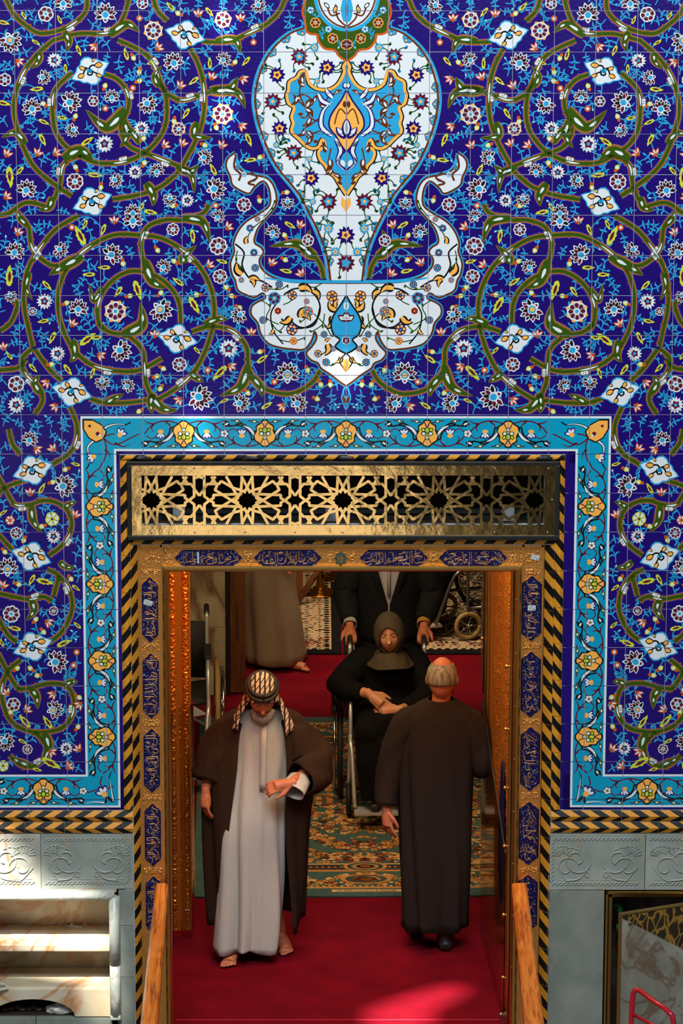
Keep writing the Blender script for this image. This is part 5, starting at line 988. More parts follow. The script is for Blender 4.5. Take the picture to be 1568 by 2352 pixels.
# red tubular trolley in front of the cabinet
RED = mat('red_paint', (176, 14, 34), .3, coat=.4)
tro = empty('hand_trolley', (0, 0, 0), 0, 'red tubular hand trolley standing in front of the open cabinet', 'trolley')
a = F(1446, 2352, .62); b_ = F(1454, 2272, .72); c_ = F(1532, 2318, .72)
hx, hy = b_; m = MB()
bx, by = c_
pts = smooth_path([(hx-.02, hy-.02, 0.02), (hx-.012, hy-.012, .40), (hx-.003, hy-.003, .66), (hx+.006, hy-.006, .712), (hx+.03, hy-.03*.9, .722), (hx+(bx-hx)*.5, hy+(by-hy)*.5, .722), (bx, by, .712), (bx+.028, by-.03, .66), (bx+.035, by-.035, .40), (bx+.04, by-.04, .02)], 6)
m.tube(pts, .0135, 10); m.build('handle_frame', RED, tro)
m = MB(); m.tube([pts[10], (bx+.034, by-.034, pts[10][2])], .010, 8); m.build('cross_bar', RED, tro); m = MB(); m.tube([(hx-.015, hy-.015, .3), (bx+.037, by-.037, .3)], .010, 8); m.build('cross_bar', RED, tro)
m = MB(); m.obox(((hx+bx)/2+.0, (hy+by)/2-.13, .022), (dv.x*.12, dv.y*.12, 0), (nv.x*.1, nv.y*.1, 0), (0, 0, .006)); m.build('toe_plate', RED, tro)
# ================================================================ wooden handrails
def wood(name, c1, c2, dark, sc=(2, 30, 30), rough=.3):
    m = mat(name, c1, rough, coat=.35); nt = m.node_tree; N = nt.nodes; L = nt.links; b = N['Principled BSDF']
    tc = N.new('ShaderNodeTexCoord'); mp = N.new('ShaderNodeMapping'); mp.inputs['Scale'].default_value = sc; L.new(tc.outputs['Object'], mp.inputs[0])
    n = N.new('ShaderNodeTexNoise'); n.inputs['Scale'].default_value = 1.6; n.inputs['Detail'].default_value = 7; n.inputs['Distortion'].default_value = 1.2; L.new(mp.outputs[0], n.inputs[0])
    r = N.new('ShaderNodeValToRGB'); e = r.color_ramp.elements; e[0].position = .3; e[0].color = lin(dark); e[1].position = .72; e[1].color = lin(c2); q = e.new(.48); q.color = lin(c1); L.new(n.outputs[0], r.inputs[0]); L.new(r.outputs[0], b.inputs['Base Color']); return m
RAILW = wood('varnished_orange_wood', (206, 104, 24), (228, 140, 50), (120, 50, 10), (26, 2.2, 20))
def rail(p0, p1, q0, q1, z, label):
    """top end between x p0..p1 at y .12, running to q0..q1 at y -3"""
    root = empty('handrail', (0, 0, 0), 0, label, 'handrail', 'handrails beside the doorway'); rings = []
    for t in [i/10 for i in range(11)]:
        y = -.005-3.0*t; a, b = p0+(q0-p0)*t*1.63, p1+(q1-p1)*t*1.63; h = .055; c = .010
        rings.append([(a+c, y, z), (b-c, y, z), (b, y, z-c), (b, y, z-h), (a, y, z-h), (a, y, z-c)])
    r0 = rings[0]; rings.insert(0, [(p[0]*.94+.06*(p0+p1)/2, .001, z-.03+(p[2]-z+.03)*.86) for p in r0])
    m = MB(); m.loft(rings, 0, False); m.build('rail', RAILW, root)
    for y in (-2.0, -2.9):
        m = MB(); t = (.03-y)/3.0*1.63; x = (p0+p1)/2+((q0+q1)/2-(p0+p1)/2)*t; m.box(x-.022, x+.022, y-.022, y+.022, 0, z-.05, 0, .004); m.build('post', RAILW, root)
rail(-.962, -.898, -.966, -.886, 1.0, 'orange varnished wooden handrail left of the doorway')
rail(.845, .922, .822, .914, 1.0, 'orange varnished wooden handrail right of the doorway')
# ================================================================ courtyard in front, under an unseen roof added to shape the sunlight
m = MB(); m.box(-14, 14, -60, .0, -.12, -.0)
tag(m.build('courtyard_floor', marble('courtyard_marble', (122, 117, 106), (100, 96, 88), (84, 74, 58), .8, .5, .03)), kind='structure')
m = MB(); m.box(.47, 3.6, -15, -7.4, 0, .012, 0, .003); tag(m.build('added_dark_sheet', mat('dark_olive_sheet', (44, 42, 28), .95)), 'added dark olive sheet, out of view, darkening the reflection in the brass panel', 'carpet')  # added out of view so the brass lattice reflects something dark
HZ = 11.0
def lift(poly, z=None):      # carry a lit outline up the sun's rays to the roof
    return [(p[0]-SUND.x/SUND.z*(p[2]-HZ), p[1]-SUND.y/SUND.z*(p[2]-HZ)) for p in poly]
holes = []  # openings cut to the outlines of the wanted sun patches and flecks
def wl_(pts, Y=0): holes.append(lift([(W(*p, Y)[0], Y, W(*p, Y)[1]) for p in pts]))
holes.append(lift([(-.44, -13.5, 0), (.42, -13.4, 0), (.40, -10.8, 0), (.47, -8.2, 0), (-.42, -7.6, 0)])); holes.append(lift([(-1.44, -13.5, 0), (-.62, -13.4, 0), (-.56, -7.6, 0), (-1.28, -7.8, 0), (-1.34, -10.4, 0)])); holes.append(lift([(1.02, -13, 0), (1.14, -13, 0), (1.08, -8, 0), (1.0, -8, 0)])); holes.append(lift([(-3.6, -13, 0), (-1.62, -13, 0), (-1.6, -12.2, 0), (-3.6, -12.0, 0)]))
holes.append(lift([W_ for W_ in [(W(a, b)[0], 0, W(a, b)[1]) for a, b in ((-60, 1930), (8, 1938), (40, 1985), (88, 2035), (96, 2058), (190, 2080), (240, 2118), (262, 2210), (200, 2215), (60, 2150), (-60, 2120))]]))
holes.append(lift([F(a, b)+(0,) for a, b in ((852, 2420), (850, 2320), (905, 2302), (1000, 2272), (1062, 2268), (1052, 2296), (985, 2318), (960, 2420))]))
holes.append(lift([(W(a, b)[0], 0, W(a, b)[1]) for a, b in ((200, 2262), (262, 2255), (266, 2330), (215, 2330))]))
for _a, _b in ((512, 58), (512, 262), (450, 985), (794, 868)): _x, _z = W(_a, _b); holes.append(lift([(_x+.062*math.cos(t), 0, _z+.062*math.sin(t)) for t in [i*.7854 for i in range(8)]]))
outer = [(-13, -52), (13, -52), (13, -.2), (-13, -.2)]
loops = [[Vector((p[0], p[1], 0)) for p in q] for q in [outer]+holes]
flat = [p for q in loops for p in q]; m = MB()
for t in tessellate_polygon(loops):
    for z, o in ((HZ, 1), (HZ+.03, -1)):
        b = len(m.v); m.v += [(flat[i].x, flat[i].y, z) for i in t[::o]]; m.face((b, b+1, b+2))
for q in loops:
    for i in range(len(q)):
        a, c = q[i], q[(i+1) % len(q)]; b = len(m.v); m.v += [(a.x, a.y, HZ), (c.x, c.y, HZ), (c.x, c.y, HZ+.03), (a.x, a.y, HZ+.03)]; m.face((b, b+1, b+2, b+3))
tag(m.build('sun_mask_roof', mat('added_roof', (120, 112, 100), .9)), kind='structure')
# ================================================================ the hall behind the doorway
REDC = mat('red_carpet', (112, 2, 22), .95, spec=.1, var=(92, 1, 17), vscale=5, bump=.25, bscale=500)
m = MB(); m.box(-4.0, 4.0, .0, 12.5, -.1, .001); tag(m.build('floor', REDC), kind='structure')
m = MB(); m.box(-.888, .852, .628, .634, .0, .004); m.box(-.3, .852, .45, .455, 0, .003); tag(m.build('carpet_seam', mat('seam_tape', (170, 30, 52), .9)), 'thin raised seam across the red carpet at the threshold', 'carpet seam')
HALLW = marble('hall_marble', (186, 178, 146), (136, 124, 92), (92, 40, 12), 2.4, .3, .09)
DARKW = mat('hall_plaster', (86, 74, 60), .8)
for nm, b in (('wall_hall_left', (-4.1, -4.0, .42, 12.5, 0, 3.5)), ('wall_hall_right', (4.0, 4.1, .42, 12.5, 0, 3.5)), ('wall_back', (-4.1, 4.1, 12.5, 12.6, 0, 3.5)), ('ceiling_hall', (-4.1, 4.1, .42, 12.6, 3.45, 3.55))):
    m = MB(); m.box(*b); tag(m.build(nm, DARKW), kind='structure')
# inner side of the front wall around the door
m = MB(); m.box(-4.0, -1.06, .40, .44, 0, 3.5); m.box(1.03, 4.0, .40, .44, 0, 3.5); m.box(-1.06, 1.03, .40, .44, 2.76, 2.83); m.box(-1.06, 1.03, .425, .44, 3.2, 3.5); tag(m.build('wall_inner', DARKW), kind='structure')
# inner marble wall with an opening, slab by slab
IY = 6.30
wi = empty('wall_middle', kind='structure')
for x0, x1, z0, z1 in ((-1.0, -.735, 0, .46), (-1.0, -.735, .462, .95), (-1.0, -.735, .952, 1.6), (-1.55, -1.002, 0, .46), (-1.55, -1.002, .462, .95), (-1.55, -1.002, .952, 1.6), (-4, -1.552, 0, 1.6), (-4, -.735, 1.602, 3.45), (1.06, 4.0, 0, 3.45), (-.735, 1.06, 2.4, 3.45)):
    m = MB(); cx, cz = (x0+x1)/2, (z0+z1)/2; m.box(x0-cx, x1-cx, 0, .25, z0-cz, z1-cz, 0, .003); m.build('marble_slab', HALLW, wi, (cx, IY, cz))
DKWOOD = wood('dark_brown_wood', (92, 52, 22), (116, 66, 28), (52, 28, 12), (24, 24, 2), .4)
for x0, x1, nm, lb in ((-.705, -.61, 'door_2', 'l'), (.945, 1.03, 'door_3', 'r')):
    d = empty(nm, kind='structure'); m = MB(); m.box(x0, x1, IY+.02, IY+.40, 0.01, 2.4, 0, .004); m.build('door_edge', DKWOOD, d)
    m = MB(); m.box(x0-.025 if lb == 'l' else x1, x0 if lb == 'l' else x1+.03, IY-.005, IY+.3, 0, 2.4); m.build('jamb', BLACKM, d)
# ---------------------------------------------------------------- carpets
def carpet(name, x0, x1, y0, y1, cols, paint, label, cat, h=.012):
    """paint(add) lays flat woven shapes in local coordinates u (-1..1 across), v (-1..1 along)"""
    cx, cy, hx, hy = (x0+x1)/2, (y0+y1)/2, (x1-x0)/2, (y1-y0)/2
    m = MB(); m.box(-hx, hx, -hy, hy, 0, h, 0, .003); n = [0]
    def add(pts, c):
        n[0] += 1; b = len(m.v); m.v += [(p[0], p[1], h+.0002+n[0]*2e-7) for p in pts]
        ar = sum(pts[i][0]*pts[(i+1) % len(pts)][1]-pts[(i+1) % len(pts)][0]*pts[i][1] for i in range(len(pts)))
        m.face(range(b, b+len(pts)) if ar > 0 else list(range(b, b+len(pts)))[::-1], c)
    paint(add, hx, hy)
    o = m.build(name, cols, None, (cx, cy, .001)); tag(o, label, cat); return o
TEAL = [mat('rug_teal', (70, 96, 92), .95, var=(58, 82, 80), vscale=14, bump=.3, bscale=300, spec=.1), mat('rug_gold', (186, 128, 66), .95, spec=.1), mat('rug_rust', (120, 50, 34), .95, spec=.1), mat('rug_cream', (200, 164, 112), .95, spec=.1), mat('rug_dark', (58, 46, 38), .95, spec=.1), mat('rug_olive', (130, 104, 44), .95, spec=.1)]
def blob(add, x, y, r, c, n=6, sy=1.):
    a0 = random.random()*3; k = random.uniform(.6, 1)
    add([(x+r*math.cos(a0+6.283*i/n)*(1 if i % 2 else k), y+sy*r*math.sin(a0+6.283*i/n)*(1 if i % 2 else k)) for i in range(n)], c)
def quad(add, x0, x1, y0, y1, c): add([(x0, y0), (x1, y0), (x1, y1), (x0, y1)], c)
def flowers(add, test, hx, hy, n, r0=.012, r1=.026):
    k = 0; t = 0
    while k < n and t < n*30:
        t += 1; x, y = random.uniform(0, hx), random.uniform(-hy, 0)
        if not test(x, y): continue
        k += 1; r = random.uniform(r0, r1); c = random.choices((1, 2, 3, 5, 4), (7, 4, 4, 2, 2))[0]
        for sx in (-1, 1):
            for sy in (-1, 1):
                st = random.getstate(); blob(add, sx*x, sy*y, r, c, 8 if r > .018 else 6)
                if r > .016: blob(add, sx*x, sy*y, r*.45, random.choice((2, 3, 4)), 5)
def paint_rug(add, hx, hy):
    random.seed(12)
    for k in (1, -1):
        quad(add, k*(hx-.105), k*(hx-.125), -hy+.16, hy-.16, 1); quad(add, k*(hx-.20), k*(hx-.22), -hy+.3, hy-.3, 1); quad(add, k*(hx-.42), k*(hx-.435), -hy+.62, hy-.62, 1)
        quad(add, -hx+.1, hx-.1, k*(hy-.12), k*(hy-.145), 1); quad(add, -hx+.2, hx-.2, k*(hy-.40), k*(hy-.425), 1); quad(add, -hx+.3, hx-.3, k*(hy-.52), k*(hy-.535), 3); quad(add, -hx+.3, hx-.3, k*(hy-.445), k*(hy-.51), 4)
        for i in range(int((hx-.12)*2/.035)):
            x = -hx+.12+i*.035
            for d, c in ((.157, 3), (.432, 2), (.475, 1)): blob(add, x, k*(hy-d), .012, c, 5)
        for i in range(int((hy-.2)*2/.03)):
            y = -hy+.2+i*.03
            for d, c in ((.115, 4), (.15, 3), (.175, 1)): blob(add, k*(hx-d), y, .011, c, 5)
    oval = lambda x, y, a, b: (x/a)**2+(y/b)**2
    flowers(add, lambda x, y: hx-.42 < x < hx-.22 and y > -hy+.4, hx, hy, 210)
    flowers(add, lambda x, y: -hy+.17 < y < -hy+.39 and x < hx-.13 and (y+hy < .26+.12*abs(math.cos(x*6))), hx, hy, 220)
    flowers(add, lambda x, y: -hy+.55 < y < -hy+.72 and x < hx-.45, hx, hy, 130)
    flowers(add, lambda x, y: 1.0 < oval(x, y, hx-.46, hy-.62) < 1.10 and y > -hy+.6, hx, hy, 120)
    flowers(add, lambda x, y: oval(x, y, hx-.46, hy-.62) > 1.2 and x < hx-.45 and y > -hy+.75, hx, hy, 160)
    flowers(add, lambda x, y: .55 < oval(x, y, hx-.46, hy-.62) < .78, hx, hy, 210)
    flowers(add, lambda x, y: oval(x, y, .46, .62) < 1, hx, hy, 260)
    flowers(add, lambda x, y: abs(x) < .07 and .62 < -y < .85, hx, hy, 40)
    for k in (1, -1):          # cartouches on the long axis and the woven maker's band at the edge
        for d, w in ((.27, .15), (.48, .13)):
            for rr, c in ((1, 1), (.82, 0), (.62, 3), (.42, 2), (.25, 1)): add([(w*rr*math.cos(t*.5236), k*(hy-d)+.085*rr*math.sin(t*.5236)) for t in range(12)], c)
    quad(add, -.2, .2, -hy+.055, -hy+.095, 3)
    for i in range(26): quad(add, -.17+i*.0132, -.164+i*.0132, -hy+.063, -hy+random.uniform(.075, .09), 4)
rug = carpet('rug', -.87, 1.12, 2.49, 5.80, TEAL, paint_rug, 'teal patterned rug with gold floral borders lying on the red carpet', 'rug')
rug.rotation_euler = (0, 0, .012)
PERS = [mat('persian_black', (20, 18, 18), .95, spec=.1), mat('persian_cream', (170, 146, 112), .95, spec=.1), mat('persian_red', (104, 22, 26), .95, spec=.1), mat('persian_grey', (104, 98, 86), .95, spec=.1)]
def paint_pers(seed):
    def f(add, hx, hy):
        random.seed(seed)
        quad(add, -hx+.07, hx-.07, -hy+.09, hy-.09, 1); quad(add, -hx+.34, hx-.34, -hy+.38, hy-.38, 2 if seed == 1 else 0)
        for i in range(int((hx*2-.2)/.055)):
            x = -hx+.1+i*.055
            for k in (1, -1): blob(add, x, k*(hy-.10), .024, 0, 6); blob(add, x+.02, k*(hy-.15), .012, 0, 5)
        for i in range(int((hy*2-.2)/.055)):
            y = -hy+.1+i*.055
            for k in (1, -1): blob(add, k*(hx-.10), y, .024, 0, 6); blob(add, k*(hx-.15), y+.02, .013, 0, 5); blob(add, k*(hx-.24), y, .02, 3, 6); blob(add, k*(hx-.28), y+.02, .012, 2, 5)
        for i in range(900):
            x, y = random.uniform(-hx+.36, hx-.36), random.uniform(-hy+.4, hy-.4)
            if seed == 1: blob(add, x, y, random.uniform(.010, .026), random.choice((1, 1, 3, 0)), 7)
            else:
                a = random.uniform(0, 6); p = [(x+.03*t*math.cos(a+.5*t), y+.03*t*math.sin(a+.5*t)) for t in range(5)]
                for p0, p1 in zip(p, p[1:]): add([(p0[0]-.005, p0[1]), (p0[0]+.006, p0[1]-.004), (p1[0]+.005, p1[1]), (p1[0]-.004, p1[1]+.004)], random.choice((1, 1, 3)))
        for i in range(700):
            x = random.choice((-1, 1))*random.uniform(hx-.33, hx-.12); y = random.uniform(-hy+.1, hy-.1); blob(add, x, y, random.uniform(.008, .016), random.choice((2, 3, 0)), 5)
            y = random.choice((-1, 1))*random.uniform(hy-.36, hy-.17); x = random.uniform(-hx+.1, hx-.1); blob(add, x, y, random.uniform(.008, .02), random.choice((2, 3, 0)), 5)
    return f
carpet('patterned_carpet', -1.30, .03, 7.19, 10.2, PERS, paint_pers(1), 'red and cream patterned carpet left of centre at the back of the hall', 'carpet')
carpet('patterned_carpet', .04, 1.40, 7.19, 10.2, PERS, paint_pers(2), 'black and cream scroll patterned carpet at the back right of the hall', 'carpet')
# ---------------------------------------------------------------- brass stands at the back
OLDBR = mat('aged_brass', (150, 108, 36), .32, 1., bump=.1, bscale=60)
def stand(x, y, s, label):
    r = empty('brass_stand', (x, y, .013), 0, label, 'stand', 'brass stands at the back of the hall')
    m = MB(); m.lathe((0, 0, 0), [(.0001, 0), (.108*s, 0), (.112*s, .008), (.108*s, .014), (.082*s, .020), (.080*s, .030), (.056*s, .036), (.054*s, .046), (.034*s, .052), (.026*s, .12)], 28, 0, False); m.build('base', OLDBR, r)
    m = MB(); m.lathe((0, 0, 0), [(.028*s, .118), (.02*s, .2), (.022*s, .6), (.03*s, .64), (.02*s, .68), (.02*s, 1.0), (.04*s, 1.04), (.0001, 1.06)], 16); m.build('column', OLDBR, r)
stand(-.112, 8.62, 1., 'stepped brass stand base with a wooden bar leaning across it'); stand(.02, 9.02, 1.1, 'brass stand behind the other one, partly under the lintel')
o = MB(); a = Vector((-.27, 8.33, .04)); b_ = Vector((-.02, 8.40, .42)); o.tube([a, b_], .022, 6); tag(o.build('wooden_bar', DKWOOD), 'brown wooden bar leaning across the brass stand base at the back', 'bar')
o = MB(); o.box(-.285, -.235, 8.44, 8.49, .013, 1.2, 0, .004); tag(o.build('wooden_post', DKWOOD), 'dark wooden post standing beside the brass stand at the back', 'post')
# ================================================================ open gold door leaves
LEAFG = mat('leaf_gold', (222, 140, 52), .42, .9, bump=.10, bscale=30)
EMB = mat('leaf_embossing', (244, 156, 60), .36, .9, bump=1., bscale=75, btype='VORONOI')
ACR = mat('acrylic_cover', (235, 230, 220), .05, trans=1.); ACR.node_tree.nodes['Principled BSDF'].inputs['IOR'].default_value = 1.15
def leaf(name, hinge, far, side, label):
    """local +x runs from the hinge to the far stile, local -y*side is the face towards the passage"""
    h, f = Vector(hinge+(0,)), Vector(far+(0,)); L_ = (f-h).length; ang = math.atan2(f.y-h.y, f.x-h.x)
    r = empty(name, (h.x, h.y, .012), ang, kind='structure')
    s = side
    m = MB(); m.box(0, L_, min(0, -s*.05), max(0, -s*.05), 0, 2.58, 0, .003); m.build('panel', LEAFG, r)
    m = MB()
    for x0, x1 in ((0, .045), (L_-.16, L_-.11), (L_-.04, L_)): m.box(x0, x1, min(0, s*.016), max(0, s*.016), 0, 2.58, 0, .006)
    m.build('stile', BRASS2, r)
    for x0, x1 in (((.10, .46), (.66, .95)) if s > 0 else ((.10, .55), (.82, 1.12))):
        m = MB(); nx, nz = 26, 150; b = len(m.v); random.seed(5)
        for j in range(nz+1):
            for i in range(nx+1):
                u, v = i/nx, j/nz; e = min(1, 6*min(u, 1-u))
                sc = .5+.5*math.cos((u-.5)*18+3*math.sin(v*60))*math.cos(v*90+2*math.sin(u*7)); hgt = (.008+.009*sc)*e
                m.v.append((x0+(x1-x0)*u, s*hgt, .05+2.46*v))
        for j in range(nz):
            for i in range(nx):
                q = b+j*(nx+1)+i; m.face((q, q+1, q+nx+2, q+nx+1), 0, True)
        m.build('embossed_band', EMB, r)
    return r, L_
r, L_ = leaf('door_1', (.866, .52), (.79, 1.945), 1, '')
m = MB(); m.lathe((0, 0, 0), [(.0001, .0), (.12, .004), (.125, 0)], 24, axis='Y'); o = m.build('enamel_oval', ENAM, r, (.28, .022, .98)); o.scale = (1, 1, 3.2)
for z in (.25, .60, .98, 1.30, 1.62, 1.96):
    m = MB(); m.ball((.055, .03, z), .011, 0, 2); m.tube([(.055, .0, z), (.055, .03, z)], .005, 6); m.build('knob', BRASS2, r)
for z in (.5, 1.1, 1.7): 
    m = MB(); m.ball((L_-.02, .03, z), .010, 0, 2); m.build('knob', BRASS2, r)
m = MB(); m.prism([(.02, .0), (L_-.02, .0), (L_-.02, 1.35), (.02, .95)], .024, .029); m.build('acrylic_sheet', ACR, r)
m = MB(); m.tube([(.02, .027, .95), (L_-.02, .027, 1.35)], .004, 6); m.build('sheet_edge', BLACKM, r)
m = MB(); m.box(.0, .05, .0, .05, .0, .07, 0, .01); m.build('door_stop', CHROME, r)
r, L_ = leaf('door_4', (-.975, .50), (-.955, 1.88), -1, '')
m = MB(); m.box(L_-.01, L_+.01, -.125, .03, .02, 2.56, 0, .003); m.build('edge_plate', LEAFG, r)
for yy in (-.024, -.098):
    m = MB(); nx, nz = 10, 260; b = len(m.v)
    for j in range(nz+1):
        for i in range(nx+1):
            a = math.pi*i/nx; z = .03+2.52*j/nz; q = .018*(1+.22*math.cos(i*1.9+2*math.sin(z*40))*math.sin(z*95+2*math.cos(i*1.3)))
            m.v.append((L_-.008-q*math.sin(a), yy+.019*math.cos(a), z))
    for j in range(nz):
        for i in range(nx): q = b+j*(nx+1)+i; m.face((q, q+1, q+nx+2, q+nx+1), 0, True)
    m.build('edge_roll', EMB, r)
m = MB(); m.tube([(L_-.012, -.098, .0), (L_-.012, -.098, 1.35)], .040, 24, cap=False); m.build('acrylic_tube', ACR, r)
for dx_ in (-.008, .008):
    m = MB(); m.ball((L_-.056, -.098+dx_, .16), .008, 0, 2); m.build('bolt', CHROME, r)
m = MB(); m.prism([(.02, 0), (L_-.05, 0), (L_-.05, 1.30), (.02, .95)], -.028, -.023); m.build('acrylic_sheet', ACR, r)
m = MB(); m.tube([(.02, -.026, .95), (L_-.05, -.026, 1.30)], .005, 6); m.build('sheet_edge', BLACKM, r)
# ================================================================ wheelchairs
TYRE = mat('black_rubber', (18, 18, 18), .7); TYREB = mat('beige_tyre', (142, 116, 66), .7); FAB = mat('black_nylon', (17, 17, 18), .75, bump=.2, bscale=200); ALU = mat('bright_aluminium', (205, 205, 205), .38, .6); GREYM = mat('grey_tube', (120, 118, 112), .3, .8)
def wheel(par, x, y, r, w, tyre, name, rim=True, spokes=12):
    k = MB(); k.tube([(x, y+r*math.cos(t), r+w+r*math.sin(t)) for t in [6.2832*i/28 for i in range(29)]], w, 8); o = k.build(name, tyre, par)
    if rim:
        k = MB(); k.tube([(x+math.copysign(.035, x), y+r*.88*math.cos(t), r+w+r*.88*math.sin(t)) for t in [6.2832*i/28 for i in range(29)]], .008, 6); k.build('hand_rim', CHROME, o)
    k = MB(); k.tube([(x-.02, y, r+w), (x+.02, y, r+w)], r*.14, 8)
    for i in range(spokes):
        a = 6.2832*i/spokes; k.tube([(x, y, r+w), (x, y+r*.95*math.cos(a), r+w+r*.95*math.sin(a))], .0025 if rim else .006, 4)
    k.build('spokes', CHROME, o); o2 = o; return o2
def wheelchair(label, tyre, metal):
    r = empty('wheelchair', (0, 0, 0), 0, label, 'wheelchair', 'wheelchairs in the hall')
    for s in (-1, 1):
        wheel(r, s*.285, 0, .30, .016, tyre, 'wheel'); wheel(r, s*.235, -.40, .085, .016, TYRE, 'caster', False, 5)
        k = MB(); k.tube(smooth_path([(s*.225, .20, .92), (s*.225, .10, .91), (s*.225, .075, .86), (s*.225, .06, .5), (s*.225, .05, .20)], 4), .012, 8); k.tube([(s*.225, .05, .48), (s*.225, -.40, .50)], .012, 8); k.tube([(s*.225, .05, .22), (s*.225, -.40, .22)], .012, 8)
        k.tube(smooth_path([(s*.225, .06, .70), (s*.225, -.26, .70), (s*.225, -.36, .66), (s*.225, -.40, .50), (s*.235, -.40, .17)], 4), .012, 8); k.build('side_frame', metal, r)
        k = MB(); k.tube(smooth_path([(s*.225, -.38, .50), (s*.225, -.47, .48), (s*.215, -.52, .40), (s*.20, -.62, .12)], 4), .012, 8); k.build('front_tube', metal, r)
        k = MB(); k.obox((s*.105, -.64, .105), (.098, 0, 0), (0, .065, 0), (0, 0, .007)); k.build('footplate', ALU, r)
        k = MB(); k.box(s*.225-.024, s*.225+.024, -.24, .03, .712, .738, 0, .01); k.build('armrest', FAB, r)
        k = MB(); k.tube([(s*.225, .10, .91), (s*.225, .215, .925)], .0175, 10); k.build('handle', TYRE, r)
    k = MB(); k.tube([(-.225, 0, .48), (.225, -.05, .22)], .010, 6); k.build('cross_brace', metal, r); k = MB(); k.tube([(.225, -.02, .48), (-.225, -.07, .22)], .010, 6); k.build('cross_brace', metal, r)
    k = MB(); k.loft([[(u*.215, y0_, .50-.02*(1-u*u)-.0) for u in (-1, -.5, 0, .5, 1)]+[(u*.215, y0_, .478-.02*(1-u*u)) for u in (1, .5, 0, -.5, -1)] for y0_ in (-.40, -.2, .04)], 0, True); k.build('seat', FAB, r)
    k = MB(); k.loft([[(u*.22, .07+.03*(1-u*u), z) for u in (-1, -.5, 0, .5, 1)]+[(u*.22, .092+.03*(1-u*u), z) for u in (1, .5, 0, -.5, -1)] for z in (.50, .7, .86)], 0, True); k.build('backrest', FAB, r)
    return r
w1 = wheelchair('wheelchair with chrome tubes carrying the woman in black', TYRE, ALU); w1.location = (.285, 4.28, .0165)
w2 = copy_tree(w1); w2.location = (-1.045, 4.95, .0165); w2.rotation_euler = (0, 0, .04); tag(w2, 'empty black wheelchair with beige tyres by the marble wall behind the left gold door')
for ch in w2.children:
    if ch.name.startswith('wheel'): ch.data = ch.data.copy(); ch.data.materials[0] = TYREB
w3 = copy_tree(w1); w3.location = (1.196, 7.84, .0165); w3.rotation_euler = (0, 0, -1.25); tag(w3, 'wheelchair with dull grey tubes at the back right on the black carpet')
for ch in w3.children:
    if ch.name.split('.')[0] in ('side_frame', 'front_tube', 'cross_brace'): ch.data = ch.data.copy(); ch.data.materials[0] = GREYM
    if ch.name.startswith('caster'): ch.data = ch.data.copy(); ch.data.materials[0] = TYREB
o = MB(); o.box(-.09, .09, -.13, .13, 0, .004); o = o.build('paper_sheet', PAPER, None, (-.985, 5.95, .002)); o.rotation_euler = (0, 0, .5); tag(o, 'pale paper sheet lying on the red carpet behind the empty wheelchair', 'paper')
# ================================================================ people
SKIN = mat('skin', (186, 112, 78), .55, var=(170, 96, 64), vscale=14); SKIN2 = mat('skin_pale', (206, 146, 108), .55, var=(188, 124, 90), vscale=16)
HAIRG = mat('grey_hair', (150, 140, 124), .7, var=(86, 78, 68), vscale=60, stretch=(1, 1, .12)); HAIRD = mat('dark_hair', (26, 22, 20), .6); EYEW = mat('eye_white', (190, 180, 170), .3); EYED = mat('iris', (30, 20, 14), .2); LIP = mat('lip', (140, 74, 62), .5)
def remesh(mb, name, material, parent, vox=.008, it=3, smooth=True):
    o = mb.build(name, material, None); md = o.modifiers.new('r', 'REMESH'); md.mode = 'VOXEL'; md.voxel_size = vox
    if it:
        s = o.modifiers.new('s', 'SMOOTH'); s.factor = .5; s.iterations = it
    dg = bpy.context.evaluated_depsgraph_get(); me = bpy.data.meshes.new_from_object(o.evaluated_get(dg)); old = o.data; o.modifiers.clear(); o.data = me; bpy.data.meshes.remove(old)
    for p in me.polygons: p.use_smooth = True
    if not me.materials: me.materials.append(material)
    o.parent = parent; return o
def frame_of(fwd, pitch=0., roll=0.):
    """matrix whose -y axis looks along heading fwd (radians, 0 = toward the courtyard), tipped down by pitch"""
    return Matrix.Rotation(fwd, 3, 'Z') @ Matrix.Rotation(roll, 3, 'Y') @ Matrix.Rotation(pitch, 3, 'X')
def head_into(mb, c, R, s=1.):
    c = Vector(c); b = len(mb.v); nu, nv = 32, 24
    g = lambda d, p, w: math.exp(-((d[0]-p[0])**2+(d[1]-p[1])**2+(d[2]-p[2])**2)/(w*w))
    for j in range(nv+1):
        ph = math.pi*j/nv
        for i in range(nu):
            th = 2*math.pi*i/nu; d = (math.sin(ph)*math.sin(th), -math.sin(ph)*math.cos(th), math.cos(ph))
            x, y, z = d[0]*.076, d[1]*.096, d[2]*.118
            if z < 0: t = -z/.118; x *= 1-.30*t*t; y = y*(1-.12*t)-(.012*t if d[1] < 0 else -.0)
            k = .020*g(d, (0, -.97, -.16), .15)+.010*g(d, (0, -.97, .05), .12)+.006*g(d, (0, -.9, .32), .35)+.009*g(d, (0, -.75, -.78), .25)+.006*g(d, (0, -.87, -.48), .16)
            k -= .011*(g(d, (.34, -.9, .10), .17)+g(d, (-.34, -.9, .10), .17)); k += .006*(g(d, (.5, -.8, -.2), .25)+g(d, (-.5, -.8, -.2), .25)); k -= .004*g(d, (0, -.9, -.36), .08)
            mb.v.append(tuple(c+R @ Vector((x*s+d[0]*k*s, y*s+d[1]*k*s-.0, z*s+d[2]*k*s*.4))))
    for j in range(nv):
        for i in range(nu):
            k = (i+1) % nu; mb.face((b+j*nu+i, b+(j+1)*nu+i, b+(j+1)*nu+k, b+j*nu+k), 0, True)
    for sx in (-1, 1): mb.ball(c+R @ Vector((sx*.080*s, .008*s, -.006*s)), .032*s, 0, 2, (.36, .6, 1.0), R)
    mb.ball(c+R @ Vector((0, -.112*s, -.026*s)), .014*s, 0, 1, (1.1, .9, .9), R)
